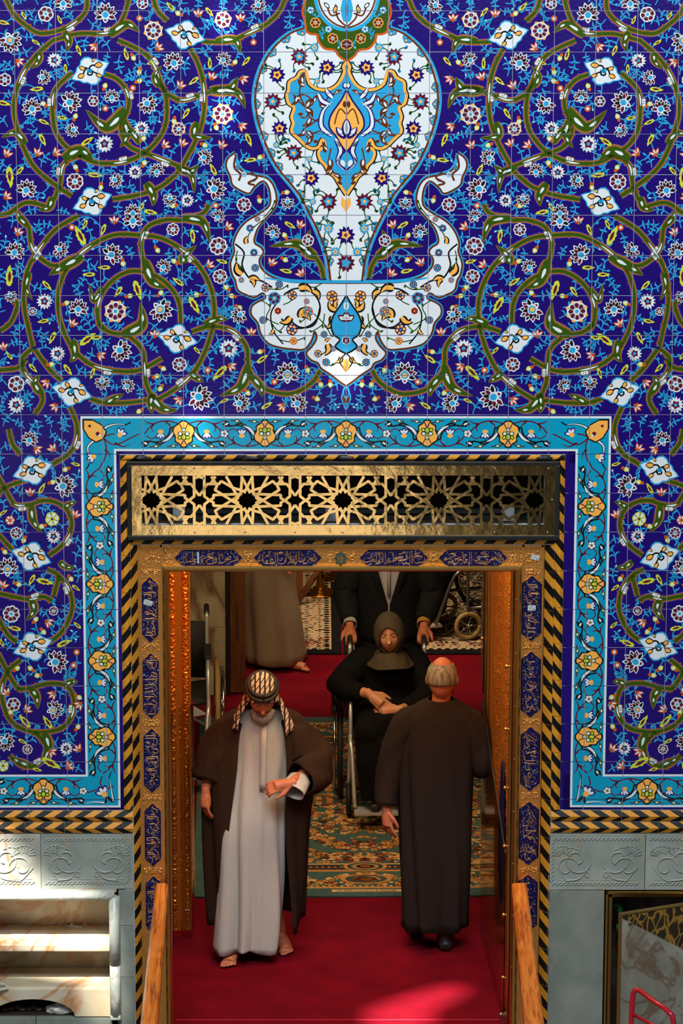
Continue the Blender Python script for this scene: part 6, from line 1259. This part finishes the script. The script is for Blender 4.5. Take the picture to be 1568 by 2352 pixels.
def face_parts(par, c, R, s=1., brow=HAIRG, skin=None):
    c = Vector(c)
    for sx in (-1, 1):
        m = MB(); m.ball(c+R @ Vector((sx*.030*s, -.0785*s, .010*s)), .0115*s, 0, 2, (1.1, 1, .62), R); e = m.build('eye', EYEW, par)
        m = MB(); m.ball(c+R @ Vector((sx*.030*s, -.0868*s, .0085*s)), .0052*s, 0, 1); m.build('iris', EYED, e)
        m = MB(); m.ball(c+R @ Vector((sx*.030*s, -.0775*s, .0165*s)), .0128*s, 0, 2, (1.15, 1.0, .62), R); m.build('eyelid', skin or SKIN, par)
        m = MB(); m.tube([c+R @ Vector((sx*(.014+.012*t)*s, (-.0985+.004*t*t)*s, (.030+.006*math.sin(t*1.35)-.002*t)*s)) for t in (0, .7, 1.4, 2.2)], [.0022*s, .0034*s, .0032*s, .0016*s], 5); m.build('eyebrow', brow, par)
    m = MB(); m.tube([c+R @ Vector((x*s, (-.104+abs(x)*.35)*s, (-.053+abs(x)*.22)*s)) for x in (-.026, -.01, 0, .01, .026)], [.002*s, .0048*s, .0054*s, .0048*s, .002*s], 6); m.build('lips', LIP, par)
def hand_into(mb, wrist, d, nrm, s=1., curl=.5, spread=.12, thumb=1, fan=1.):
    """palm from wrist along d; nrm = back of the hand; thumb = +1/-1 side"""
    w, d, n = Vector(wrist), Vector(d).normalized(), Vector(nrm); n = (n-n.dot(d)*d).normalized(); a = d.cross(n)*thumb
    mb.tube([w-d*.03*s, w+d*.01*s, w+d*.04*s, w+d*.085*s], [.024*s, .026*s, .031*s, .030*s], 10)
    for k in range(4): mb.tube([w+d*.02*s+a*(.018-.012*k)*s, w+d*.088*s+a*(.027-.018*k)*s], [.014*s, .0115*s], 8)
    for k, ln in enumerate((.070, .080, .074, .058)):
        p = w+d*.084*s+a*(.028-.0185*k)*s; u = (d+a*(spread*(1.5-k))*fan).normalized(); pts = [p]; cu = 0
        for j, f in enumerate((.45, .32, .23)):
            cu += curl*(.7 if j == 0 else .9); q = u*math.cos(cu)-n*math.sin(cu); p = p+q*ln*f*s; pts.append(p)
        mb.tube(pts, [.0098*s, .0088*s, .0078*s, .006*s], 8); mb.ball(pts[-1], .0062*s, 0, 1)
    p = w+d*.022*s+a*.026*s; u = (d*.75+a*.65-n*.25).normalized(); q = (d*.95+a*.2-n*.3).normalized()
    pts = [p-u*.012*s, p+u*.034*s, p+u*.034*s+q*.028*s, p+u*.034*s+q*.05*s]; mb.tube(pts, [.014*s, .0115*s, .0098*s, .007*s], 8); mb.ball(pts[-1], .0072*s, 0, 1)
def limb(mb, pts, r): mb.tube(smooth_path(pts, 4) if len(pts) > 2 else pts, [r[0]+(r[-1]-r[0])*i/((len(pts)-1)*4 if len(pts) > 2 else 1) for i in range((len(pts)-1)*4+1 if len(pts) > 2 else 2)], 10); mb.ball(pts[0], r[0], 0, 2); mb.ball(pts[-1], r[-1], 0, 2)
def foot_into(mb, ankle, heading, s=1.):
    a = Vector(ankle); f = Vector((math.sin(heading), -math.cos(heading), 0)); l = Vector((f.y, -f.x, 0))
    mb.tube([a-f*.045*s+Vector((0, 0, -a.z+.03)), a+Vector((0, 0, -a.z+.045)), a+f*.08*s+Vector((0, 0, -a.z+.036)), a+f*.15*s+Vector((0, 0, -a.z+.024))], [.030*s, .040*s, .042*s, .036*s], 10, flat=.75)
    for k in range(5):
        p = a+f*(.145-.007*abs(k-1))*s+l*(.034-.017*k)*s; p.z = .018; mb.tube([p, p+f*(.048-.005*k)*s+Vector((0, 0, -.004))], [.0125*s if k == 0 else .0098*s, .011*s if k == 0 else .008*s], 8); mb.ball(p+f*(.048-.005*k)*s+Vector((0, 0, -.004)), .010*s if k == 0 else .008*s, 0, 1)
def torso_into(mb, hip, chest, neck, w=.17): 
    hip, chest, neck = Vector(hip), Vector(chest), Vector(neck); mid = (hip+chest)/2
    mb.tube([hip, mid, chest, chest.lerp(neck, .55), neck], [.11, .10, .095, .065, .05], 12); mb.ball(hip, .11, 0, 2); mb.tube([neck, neck.lerp(chest, -.35)], [.052, .05], 10)
def fold(a, z, seed, n=9): 
    return math.sin(n*a+seed+1.3*math.sin(2*a+z*2.2))*.6+math.sin((n*2+1)*a+seed*2+z*3)*.25+math.sin(4*a-seed+z)*.4
def cloth_loft(rows, amp, seed, seg=72, open_half=0., n=9, m=None):
    """rows: (z, cx, cy, rx, ry[, fold scale]); ring starts at the front (-y). open_half: half angle of the open front"""
    rows = [list(r)+[1.]*(6-len(r)) for r in rows]; out = []
    fine = []
    for i in range(len(rows)-1):
        a, b, c, d = rows[max(i-1, 0)], rows[i], rows[i+1], rows[min(i+2, len(rows)-1)]
        for k in range(4):
            t = k/4; fine.append([.5*((2*b[j])+(c[j]-a[j])*t+(2*a[j]-5*b[j]+4*c[j]-d[j])*t*t+(3*b[j]-a[j]-3*c[j]+d[j])*t**3) for j in range(6)])
    fine.append(rows[-1]); zt, zb = rows[0][0], rows[-1][0]
    for z, cx, cy, rx, ry, fs in fine:
        ring = []; g = amp*fs*(.15+.85*(zt-z)/(zt-zb))
        oh = open_half(z) if callable(open_half) else open_half
        for k in range(seg if not open_half else seg+1):
            a = (2*math.pi*k/seg) if not open_half else (oh+(2*math.pi-2*oh)*k/seg)
            f = 1+g*fold(a, z, seed, n); ring.append((cx+rx*f*math.sin(a), cy-ry*f*math.cos(a), z+.006*g/.1*math.sin(5*a+seed) if z == zb else z))
        out.append(ring)
    m = m or MB(); m.loft(out, 0, True, False, not open_half); return m, out
def solid(o, t=.004):
    s = o.modifiers.new('thickness', 'SOLIDIFY'); s.thickness = t; s.offset = -1; return o
def sleeve(pts, radii, seed, amp=.06, seg=28, flat=1.):
    P = smooth_path(pts, 5); n = len(P); R = [0]*n
    for i in range(n):
        t = i/(n-1)*(len(radii)-1); k = min(int(t), len(radii)-2); R[i] = radii[k]+(radii[k+1]-radii[k])*(t-k)
    rings = []; up = None
    for i, p in enumerate(P):
        t = (P[min(i+1, n-1)]-P[max(i-1, 0)]).normalized()
        if up is None: up = Vector((0, 1, 0)) if abs(t.y) < .8 else Vector((1, 0, 0))
        a = t.cross(up).normalized(); up = a.cross(t).normalized()
        rings.append([p+(a*math.cos(q)+up*math.sin(q)*flat)*R[i]*(1+amp*(math.sin(3*q+seed+i*.55)+.6*math.sin(5*q-seed+i*.9))) for q in [2*math.pi*k/seg for k in range(seg)]])
    m = MB(); m.loft(rings, 0, True, False); return m
def person(loc, label): return empty('person', loc, 0, label, 'person')
# ---------------------------------------------------------------- man in white robe and brown cloak, walking out
WHITEC = mat('white_cotton', (172, 168, 162), .8, bump=1., bscale=9, stretch=(1, 1, .10), bdist=.03); CLOAK = mat('brown_cloak', (50, 31, 19), .9, spec=.2, var=(38, 23, 14), vscale=6, bump=1., bscale=8, stretch=(1, 1, .12), bdist=.03); BAND = mat('cloak_band', (36, 20, 11), .6)
P1 = person((-.46, 1.60, .002), 'walking man in a white robe, brown cloak and black corded checked headcloth')
o1 = Vector((-.46, 1.60, 0)); r_ = lambda x, y, z: (x-o1.x, y-o1.y, z)
hc = r_(-.437, 1.50, 1.525); HR = frame_of(.05, .55)
b = MB(); torso_into(b, r_(-.46, 1.62, .92), r_(-.44, 1.62, 1.24), r_(-.437, 1.58, 1.41)); head_into(b, hc, HR)
limb(b, [r_(-.585, 1.63, 1.28), r_(-.70, 1.62, 1.10), r_(-.742, 1.545, .985)], [.050, .040, .028]); hand_into(b, r_(-.745, 1.53, .965), (.0, -.12, -1), (-.9, -.45, 0), 1.02, .35, .1, 1)
limb(b, [r_(-.295, 1.63, 1.28), r_(-.17, 1.55, 1.12), r_(-.275, 1.34, 1.08)], [.050, .040, .028]); hand_into(b, r_(-.285, 1.325, 1.08), (-.93, -.25, -.12), (-.15, -.75, .62), 1.05, .75, .06, -1)
for hp, kn, an, hd in ((r_(-.52, 1.60, .88), r_(-.56, 1.54, .50), r_(-.60, 1.555, .09), -.15), (r_(-.42, 1.64, .88), r_(-.42, 1.64, .50), r_(-.345, 1.74, .09), .25)):
    limb(b, [hp, kn, an], [.070, .050, .036]); foot_into(b, an, hd)
remesh(b, 'body', SKIN, P1, .0062, 2); face_parts(P1, hc, HR)
m = MB(); 
bd = [Vector(hc)+HR @ Vector(v) for v in ((-.055, -.055, -.055), (-.04, -.085, -.085), (0, -.100, -.105), (.04, -.085, -.085), (.055, -.055, -.055))]
m.tube(bd, [.016, .022, .026, .022, .016], 8); m.build('beard', HAIRG, P1)
m, _ = cloth_loft([(1.425, .022, -.02, .075, .065), (1.38, .02, .0, .15, .09), (1.30, .015, .01, .195, .115), (1.12, .005, .01, .185, .125), (.95, -.02, .0, .178, .14), (.72, -.035, -.01, .178, .165), (.45, -.045, .0, .18, .19), (.22, -.06, .01, .182, .215), (.075, -.075, .0, .175, .215)], .24, 1.4, 84, 0, 6)
solid(m.build('robe', WHITEC, P1))
m = MB(); rr = [(.022-.010*t+.012, -.128-.006*math.sin(3*t), 1.385-.38*t) for t in [i/10 for i in range(11)]]
m.loft([[(x-.017, y+.005, z), (x-.015, y-.006, z), (x+.015, y-.006, z), (x+.017, y+.005, z)] for x, y, z in [(a, -.085-.055*min(1, i/2.5)-.002*i, c) for i, (a, _, c) in enumerate(rr)]], 0, True); m.build('placket', WHITEC, P1)
OH = lambda z: .50+.30*max(0, (1.1-z))
m, rings = cloth_loft([(1.40, .02, .03, .12, .09), (1.37, .02, .03, .19, .11), (1.31, .02, .03, .245, .13, .5), (1.15, .018, .03, .285, .165), (.98, .01, .03, .290, .19), (.75, -.005, .03, .275, .20), (.45, -.008, .03, .262, .21), (.18, -.012, .03, .25, .225)], .17, .6, 84, OH, 7)
solid(m.build('cloak', CLOAK, P1), .005)
for s in (0, 1):
    m = MB(); rg = []
    for ring in rings:
        p = Vector(ring[0 if not s else -1]); q = Vector(ring[4 if not s else -5]); dr = (q-p).normalized(); nn = Vector((0, -1, 0)); rg.append([p+nn*.004, p+dr*.045+nn*.006, p+dr*.045, p-nn*.002])
    m.loft(rg, 0, True); m.build('cloak_band', BAND, P1)
solid(sleeve([r_(-.52, 1.63, 1.335), r_(-.61, 1.63, 1.27), r_(-.69, 1.62, 1.14), r_(-.735, 1.57, 1.01)], [.05, .095, .105, .085], 1., .07).build('cloak_sleeve', CLOAK, P1), .004)
solid(sleeve([r_(-.36, 1.63, 1.335), r_(-.27, 1.62, 1.27), r_(-.185, 1.58, 1.15), r_(-.17, 1.50, 1.09), r_(-.235, 1.40, 1.075)], [.05, .095, .115, .115, .085], 2.2, .08).build('cloak_sleeve', CLOAK, P1), .004)
solid(sleeve([r_(-.235, 1.42, 1.07), r_(-.262, 1.365, 1.05), r_(-.280, 1.335, 1.03)], [.045, .05, .058], .4, .05, 24, 1.35).build('robe_cuff', WHITEC, P1), .003)
# headcloth: a check woven of fine dark lines, two black cords on top
GH = mat('checked_headcloth', (206, 186, 172), .85); nt = GH.node_tree; N = nt.nodes; L = nt.links; bs = N['Principled BSDF']
tc = N.new('ShaderNodeTexCoord'); wv = []
for ax, rot in ((0, .0), (2, .9)):
    mp = N.new('ShaderNodeMapping'); mp.inputs['Rotation'].default_value = (0, rot, 0); L.new(tc.outputs['Object'], mp.inputs[0])
    w_ = N.new('ShaderNodeTexWave'); w_.inputs['Scale'].default_value = 12 if ax == 0 else 16; w_.bands_direction = 'X' if ax == 0 else 'Z'; w_.inputs['Distortion'].default_value = .6; L.new(mp.outputs[0], w_.inputs[0])
    c_ = N.new('ShaderNodeMath'); c_.operation = 'GREATER_THAN'; c_.inputs[1].default_value = .66 if ax == 0 else .86; L.new(w_.outputs['Fac'], c_.inputs[0]); wv.append(c_)
mxm = N.new('ShaderNodeMath'); mxm.operation = 'MAXIMUM'; L.new(wv[0].outputs[0], mxm.inputs[0]); L.new(wv[1].outputs[0], mxm.inputs[1])
cm = N.new('ShaderNodeMix'); cm.data_type = 'RGBA'; cm.inputs[6].default_value = lin((214, 192, 180)); cm.inputs[7].default_value = lin((46, 38, 36)); L.new(mxm.outputs[0], cm.inputs[0]); L.new(cm.outputs[2], bs.inputs['Base Color'])
m = MB(); rings = []; hv = Vector(hc)
for j in range(15):
    t = j/14; ring = []
    for k in range(49):
        if t < .5:
            ph = t/.5*1.75; oh = 0 if ph < 1.0 else min(1.05, (ph-1.0)*1.6); a = oh+(6.2832-2*oh)*k/48
            v = HR @ Vector((.088*math.sin(ph)*math.sin(a), -.108*math.sin(ph)*math.cos(a), .127*math.cos(ph)+.004)); p = hv+v
        else:
            u = (t-.5)/.5; oh = 1.05-.15*u; a = oh+(6.2832-2*oh)*k/48; rx = .088+.075*u+.012*math.sin(7*a+3*u); ry = .10+.035*u+.010*math.sin(6*a)
            q = hv+HR @ Vector((0, 0, -.022)); p = Vector((q.x+rx*math.sin(a), q.y+.03*u-ry*math.cos(a), q.z-.185*u-.02*math.sin(a*2)*u))
        ring.append(p)
    rings.append(ring)
m.loft(rings, 0, True, False, False); solid(m.build('headcloth', GH, P1), .003)
for dz, rr_ in ((.062, .0125), (.084, .0115)):
    m = MB(); f = math.sqrt(max(.05, 1-(dz/.131)**2)); m.tube([hv+HR @ Vector((.094*f*math.sin(t), -.115*f*math.cos(t), dz)) for t in [6.2832*i/28 for i in range(29)]], rr_, 8); m.build('head_cord', HAIRD, P1)
# ---------------------------------------------------------------- man in the dark robe seen from behind, walking in
DKR = mat('dark_brown_robe', (36, 26, 22), .9, spec=.2, var=(34, 24, 21), vscale=5, bump=1., bscale=9, stretch=(1, 1, .08), bdist=.025)
P2 = person((.51, 1.72, .002), 'man seen from behind in a long dark brown robe, grey hair with bald crown')
o1 = Vector((.51, 1.72, 0)); hc = r_(.537, 1.72, 1.545); HR = frame_of(math.pi-.12, .12)
b = MB(); torso_into(b, r_(.51, 1.72, .92), r_(.515, 1.72, 1.24), r_(.53, 1.72, 1.40)); head_into(b, hc, HR)
limb(b, [r_(.365, 1.72, 1.28), r_(.26, 1.70, 1.07), r_(.235, 1.64, .84)], [.050, .040, .028]); hand_into(b, r_(.237, 1.635, .82), (.10, -.05, -1), (-.75, -.6, 0), 1.02, .3, .1, -1)
limb(b, [r_(.665, 1.72, 1.28), r_(.765, 1.70, 1.08), r_(.72, 1.93, 1.02)], [.050, .040, .028]); hand_into(b, r_(.72, 1.94, 1.02), (-.3, .9, .1), (.4, 0, .9), 1., .6, .1, -1)
for hp, kn, an, hd in ((r_(.44, 1.72, .88), r_(.42, 1.80, .50), r_(.40, 1.86, .09), math.pi), (r_(.60, 1.72, .88), r_(.58, 1.70, .5), r_(.565, 1.66, .09), math.pi)): limb(b, [hp, kn, an], [.080, .055, .038])
remesh(b, 'body', SKIN, P2, .0062, 2); face_parts(P2, hc, HR)
for an in (r_(.40, 1.86, .09), r_(.565, 1.66, .09)):
    f = MB(); foot_into(f, an, math.pi, 1.06); f.tube([Vector(an)+Vector((0, 0, -.04)), Vector(an)+Vector((0, 0, .10))], [.046, .05], 10); remesh(f, 'sock', HAIRD, P2, .007, 3)
m = MB(); hv = Vector(hc); rings = []
for j in range(12):
    ph = .80+.98*j/11; ring = []; tk = min(1, .12+j/4, .25+(11-j)/3)
    for k in range(33):
        a = 1.02+(6.2832-2.04)*k/32; w = .0065*tk*(math.sin(23*a+9*ph)*.2+1); ring.append(hv+HR @ Vector(((.0775+w*.8)*math.sin(ph)*math.sin(a), -(.0985+w)*math.sin(ph)*math.cos(a), (.120+w*.6)*math.cos(ph))))
    rings.append(ring)
m.loft(rings, 0, True, False, False); solid(m.build('hair', HAIRG, P2), .003)
m = MB(); m.tube([hv+HR @ Vector(v) for v in ((-.078, .012, .018), (-.089, .026, .0), (-.083, .016, -.028), (-.070, -.05, -.05))], .004, 6); m.build('mask_loop', mat('teal_mask', (50, 150, 140), .7), P2)
m = MB(); m.loft([[hv+HR @ Vector((x, y-.004, z)) for x, y, z in row] for row in [[(sx*.055, -.098-(1-sx*sx)*.028, z_) for sx in (-1, -.5, 0, .5, 1)] for z_ in (-.03, -.06, -.095)]], 0, True, False, False); solid(m.build('face_mask', bpy.data.materials['teal_mask'], P2), .003)
m, _ = cloth_loft([(1.43, .022, .0, .068, .062), (1.385, .018, .0, .15, .085), (1.32, .012, .0, .205, .11), (1.15, .003, .0, .215, .135), (.95, -.003, .0, .205, .145), (.70, -.002, .0, .20, .15), (.40, .0, .0, .195, .155), (.13, .0, .0, .185, .16)], .19, 3.1, 84, 0, 6); solid(m.build('robe', DKR, P2))
solid(sleeve([r_(.435, 1.72, 1.345), r_(.35, 1.72, 1.29), r_(.285, 1.71, 1.15), r_(.25, 1.69, 1.0), r_(.232, 1.65, .845)], [.045, .080, .076, .066, .056], 3., .05).build('sleeve', DKR, P2), .004)
solid(sleeve([r_(.595, 1.72, 1.345), r_(.68, 1.72, 1.29), r_(.75, 1.705, 1.16), r_(.765, 1.70, 1.07), r_(.74, 1.88, 1.03)], [.045, .080, .080, .080, .062], 4., .06).build('sleeve', DKR, P2), .004)
# ---------------------------------------------------------------- old woman in the wheelchair
BLK2 = mat('black_abaya', (9, 8, 8), .9, spec=.15, bump=1., bscale=9, bdist=.02, stretch=(1, 1, .4)); HIJ = mat('olive_headscarf', (70, 58, 36), .85, var=(58, 48, 30), vscale=20, bump=.6, bscale=14, bdist=.01)
P3 = person((.29, 4.20, .0165), 'elderly woman in black with a dark olive headscarf seated in the wheelchair')
o1 = Vector((.29, 4.20, 0)); hc = r_(.293, 4.08, 1.075); HR = frame_of(-.06, .06, -.08)
b = MB(); torso_into(b, r_(.285, 4.20, .58), r_(.285, 4.20, .82), r_(.29, 4.14, .95)); head_into(b, hc, HR, .98)
limb(b, [r_(.13, 4.18, .885), r_(-.0, 4.06, .775), r_(.165, 3.86, .765)], [.052, .046, .030]); hand_into(b, r_(.175, 3.85, .765), (.72, -.35, -.52), (-.15, -.75, .62), 1.12, .55, .13, -1)
limb(b, [r_(.44, 4.18, .885), r_(.54, 4.05, .70), r_(.355, 3.83, .675)], [.052, .046, .030]); hand_into(b, r_(.34, 3.82, .678), (-.95, -.15, -.1), (.05, -.72, .70), 1.12, .7, .08, 1)
for sx in (-1, 1): limb(b, [r_(.285+sx*.09, 4.15, .56), r_(.285+sx*.105, 3.74, .56), r_(.285+sx*.09, 3.66, .17)], [.06, .048, .034])
remesh(b, 'body', SKIN2, P3, .0062, 2); face_parts(P3, hc, HR, .98, HAIRG, SKIN2)
def hood(par, hc, HR, mtl, s=1., drop=.20):
    """closed headscarf shell with an oval opening for the face, falling into a cowl on the shoulders"""
    m = MB(); hv = Vector(hc); n = 72; J = 56; P = []
    for j in range(J+1):
        t = j/J; row = []
        for k in range(n):
            a = 6.2832*k/n
            if t < .6:
                ph = t/.6*2.45; q = math.sin(ph) if ph < 1.57 else math.sin(ph)*.94+.06
                v = Vector((.092*s*q*math.sin(a), -.110*s*q*math.cos(a)-(.006 if ph > 1.6 and math.cos(a) > 0 else 0), .130*s*math.cos(ph)+.003)); v *= 1+.012*math.sin(5*a+3*ph)*max(0, ph-1)
                row.append((hv+HR @ v, v))
            else:
                u = (t-.6)/.4; q = HR @ Vector((0, .0, -.098*s)); rx = .062*s+.030*math.sin(min(1, u*1.6)*1.57)+.045*u*u+.006*math.sin(6*a+4*u); ry = .076*s+.026*math.sin(min(1, u*1.6)*1.57)+.03*u*u
                row.append((Vector((hv.x+q.x+rx*math.sin(a), hv.y+q.y-ry*math.cos(a), hv.z+q.z-drop*.55*u+.006*math.sin(3*a+1))), None))
        P.append(row)
    m.v = [tuple(p[0]) for row in P for p in row]
    for j in range(J):
        for k in range(n):
            k2 = (k+1) % n; c4 = [P[j][k][1], P[j][k2][1], P[j+1][k][1], P[j+1][k2][1]]
            if all(v is not None and v.y < 0 and (v.x/.060)**2+((v.z+.014)/.087)**2 < 1 for v in c4): continue
            m.face((j*n+k, (j+1)*n+k, (j+1)*n+k2, j*n+k2), 0, True)
            for jj, kk in ((j, k), (j, k2), (j+1, k), (j+1, k2)):       # draw the opening's edge onto a clean oval
                v = P[jj][kk][1]
                if v is not None and v.y < 0:
                    e = math.sqrt((v.x/.060)**2+((v.z+.014)/.087)**2)
                    if .05 < e < 1:
                        q = Vector((v.x/e, v.y, (v.z+.014)/e-.014)); w2 = max(.05, 1-(q.x/(.092*s))**2-(q.z/(.131*s))**2); q.y = -.110*s*math.sqrt(w2)-.004; m.v[jj*n+kk] = tuple(hv+HR @ q)
    return solid(m.build('headscarf', mtl, par), .004)
hood(P3, hc, HR, HIJ, 1.02, .17)
c = MB()
c.tube([r_(.285, 4.20, .50), r_(.285, 4.21, .66), r_(.285, 4.20, .80), r_(.288, 4.19, .90), r_(.29, 4.16, .965)], [.215, .20, .195, .165, .085], 20, flat=.72)
c.ball(r_(.13, 4.18, .875), .085, 0, 2); c.ball(r_(.445, 4.18, .875), .085, 0, 2)
c.tube([r_(.13, 4.18, .87), r_(.05, 4.11, .81), r_(-.01, 4.06, .765), r_(.06, 3.96, .755), r_(.135, 3.89, .76)], [.088, .085, .082, .07, .052], 14)
c.tube([r_(.45, 4.18, .87), r_(.535, 4.06, .72), r_(.46, 3.93, .69), r_(.39, 3.855, .68)], [.085, .08, .066, .052], 14)
c.tube([r_(.285, 4.20, .56), r_(.285, 3.95, .575), r_(.285, 3.74, .55)], [.20, .195, .18], 20, flat=.62)
for sx in (-1, 1): c.tube([r_(.285+sx*.09, 3.76, .55), r_(.285+sx*.095, 3.70, .38), r_(.285+sx*.08, 3.68, .17)], [.115, .10, .085], 14)
c.tube([r_(.285, 3.75, .52), r_(.285, 3.71, .34), r_(.285, 3.70, .2)], [.13, .11, .09], 14)
for sx in (-1, 1): c.ball(r_(.285+sx*.105, 3.735, .565), .105, 0, 2)
remesh(c, 'robe', BLK2, P3, .012, 4)
for sx in (-1, 1):
    f = MB(); f.tube([r_(.285+sx*.08, 3.70, .15), r_(.285+sx*.08, 3.66, .145), r_(.285+sx*.085, 3.59, .135)], [.038, .040, .028], 10, flat=.8); remesh(f, 'shoe', HAIRD, P3, .008, 3)
random.seed(9); m = MB()
for i in range(46):
    t = i/45; x, y, z = -.05+.10*t, 4.04-.12*t, .715+.01*math.sin(9*t); l = random.uniform(.08, .17); j = random.uniform(-.012, .012)
    m.tube([r_(x, y, z), r_(x+j*.4, y-.006, z-l*.5), r_(x+j, y-.004, z-l)], [.0022, .002, .0014], 4)
f = m.build('shawl_fringe', BLK2, P3); f['kind'] = 'stuff'
# ---------------------------------------------------------------- attendant in a dark suit pushing her
SUIT = mat('dark_navy_suit', (15, 16, 19), .85, spec=.2, bump=.15, bscale=120); SHIRT = mat('pale_shirt', (150, 148, 154), .7)
P4 = person((.30, 4.86, .0185), 'attendant in a dark suit and pale shirt pushing the occupied wheelchair')
o1 = Vector((.30, 4.86, 0)); hc = r_(.30, 4.74, 1.60); HR = frame_of(0, .25)
b = MB(); torso_into(b, r_(.30, 4.88, .95), r_(.30, 4.84, 1.28), r_(.30, 4.79, 1.46)); head_into(b, hc, HR)
for sx, hx in ((-1, .062), (1, .512)):
    limb(b, [r_(.30+sx*.185, 4.83, 1.38), r_(.30+sx*.262, 4.80, 1.13), r_(hx, 4.60, .965)], [.050, .040, .028]); hand_into(b, r_(hx, 4.585, .960), (-sx*.06, -.80, -.35), (0, -.25, .97), 1.02, 1.0, .05, -sx)
for sx in (-1, 1): limb(b, [r_(.30+sx*.09, 4.88, .92), r_(.30+sx*.10, 4.86, .5), r_(.30+sx*.10, 4.90, .09)], [.085, .06, .04])
remesh(b, 'body', SKIN, P4, .0068, 2); face_parts(P4, hc, HR, 1., HAIRD)
m = MB(); hv = Vector(hc); m.ball(hv+HR @ Vector((0, .022, .045)), .092, 0, 3, (.92, 1.02, .98), HR); m.build('hair', HAIRD, P4)
m, _ = cloth_loft([(1.47, .0, -.05, .075, .07), (1.43, .0, -.03, .15, .09), (1.37, .0, -.02, .205, .115), (1.20, .0, -.02, .205, .14), (1.02, .0, .0, .19, .14), (.82, .0, .02, .20, .15)], .04, 2., 72, lambda z: max(.03, min(.52, .05+1.35*(z-1.08))), 5); solid(m.build('jacket', SUIT, P4), .006)
m, _ = cloth_loft([(1.50, .0, -.06, .062, .06), (1.45, .0, -.05, .085, .075), (1.36, .0, -.03, .15, .105), (1.15, .0, -.02, .16, .125), (.95, .0, .0, .16, .12)], .02, 5., 60, 0, 4); solid(m.build('shirt', SHIRT, P4), .003)
for sx in (-1, 1):
    m = MB(); rg = []
    for t in [i/8 for i in range(9)]:
        z = 1.44-.40*t; x = sx*(.085*(1-t)**.9+.012); y = -.125-.045*math.sin(math.pi*min(1, t*.9+.1)); w = sx*.045*math.sin(math.pi*min(.95, t*.75+.15)); rg.append([(x, y-.012, z), (x+w, y+.001, z+.008), (x+w, y+.007, z+.008), (x, y-.004, z)])
    m.loft(rg, 0, True); m.build('lapel', SUIT, P4)
m = MB(); m.tube([(0, -.112, 1.44), (0, -.158, 1.30), (0, -.165, 1.12)], .010, 6, flat=.3); m.build('placket', SHIRT, P4)
m = MB(); m.box(.085, .155, -.158, -.150, 1.295, 1.320, 0, .002); m.build('name_badge', mat('gold_badge', (170, 140, 50), .4, .5), P4)
for sx, hx in ((-1, .062), (1, .512)):
    solid(sleeve([r_(.30+sx*.16, 4.83, 1.385), r_(.30+sx*.245, 4.81, 1.20), r_(.30+sx*.264, 4.79, 1.10), r_(hx, 4.63, .985)], [.078, .074, .070, .050], sx+2., .05).build('sleeve', SUIT, P4), .004)
    m = sleeve([r_(hx, 4.635, .985), r_(hx, 4.60, .968)], [.040, .040], 1, .01); solid(m.build('shirt_cuff', mat('yellow_cuff', (160, 120, 40), .7) if sx > 0 else SHIRT, P4), .002)
    solid(sleeve([r_(.30+sx*.09, 4.88, .92), r_(.30+sx*.10, 4.86, .5), r_(.30+sx*.10, 4.89, .05)], [.115, .095, .085], sx+5., .04).build('trouser_leg', SUIT, P4), .004)
    f = MB(); foot_into(f, r_(.30+sx*.10, 4.90, .09), 0, 1.08); remesh(f, 'shoe', HAIRD, P4, .008, 3)
# ---------------------------------------------------------------- man in the grey-beige robe beyond the inner wall
BEI = mat('grey_beige_robe', (150, 132, 106), .85, var=(132, 114, 90), vscale=5, bump=1., bscale=10, stretch=(1, 1, .2), bdist=.025)
P5 = person((-.42, 6.95, .002), 'standing man in a long grey-beige robe beyond the dark wooden post')
o1 = Vector((-.42, 6.95, 0)); hc = r_(-.40, 6.95, 1.55); HR = frame_of(1.2, .05)
b = MB(); torso_into(b, r_(-.42, 6.95, .92), r_(-.42, 6.95, 1.24), r_(-.41, 6.95, 1.41)); head_into(b, hc, HR)
for sx in (-1, 1): limb(b, [r_(-.42+sx*.09, 6.95, 1.33), r_(-.42+sx*.05, 6.95+sx*.2, 1.08), r_(-.36, 6.9+sx*.2, .86)], [.05, .04, .028]); hand_into(b, r_(-.36, 6.9+sx*.2, .85), (.1, 0, -1), (-1, 0, 0), 1., .4, .1, sx)
for (x, y) in ((-.46, 7.02), (-.36, 6.88)): limb(b, [r_(-.42, y, .9), r_((x-.42)/2, y, .5), r_(x, y, .09)], [.08, .055, .038]); foot_into(b, r_(x, y, .09), 1.25)
remesh(b, 'body', SKIN, P5, .0075, 2); face_parts(P5, hc, HR)
m = MB(); m.ball(Vector(hc)+HR @ Vector((0, .02, .045)), .092, 0, 3, (.92, 1.02, .98), HR); m.build('hair', HAIRD, P5)
m, _ = cloth_loft([(1.44, .01, 0, .07, .065), (1.39, .0, 0, .13, .13), (1.30, .0, 0, .16, .19), (1.0, .0, 0, .165, .18), (.62, -.03, 0, .165, .18), (.35, -.01, -.0, .185, .18), (.045, .01, .0, .205, .18)], .075, 4.2, 80, 0, 5); solid(m.build('robe', BEI, P5))
for sx in (-1, 1): solid(sleeve([r_(-.42, 6.95+sx*.13, 1.33), r_(-.42, 6.95+sx*.22, 1.10), r_(-.37, 6.9+sx*.21, .88)], [.08, .075, .06], 2+sx, .05).build('sleeve', BEI, P5), .004)
# ---------------------------------------------------------------- person in black seated in the far wheelchair
P6 = copy_tree(P3); P6.location = (1.122, 7.81, .0165); P6.rotation_euler = (0, 0, -1.25); tag(P6, 'seated figure wrapped in black in the far wheelchair, mostly hidden by the lintel', 'person')
for ch in list(P6.children):
    if ch.name.startswith('headscarf'): ch.data = ch.data.copy(); ch.data.materials[0] = BLK2
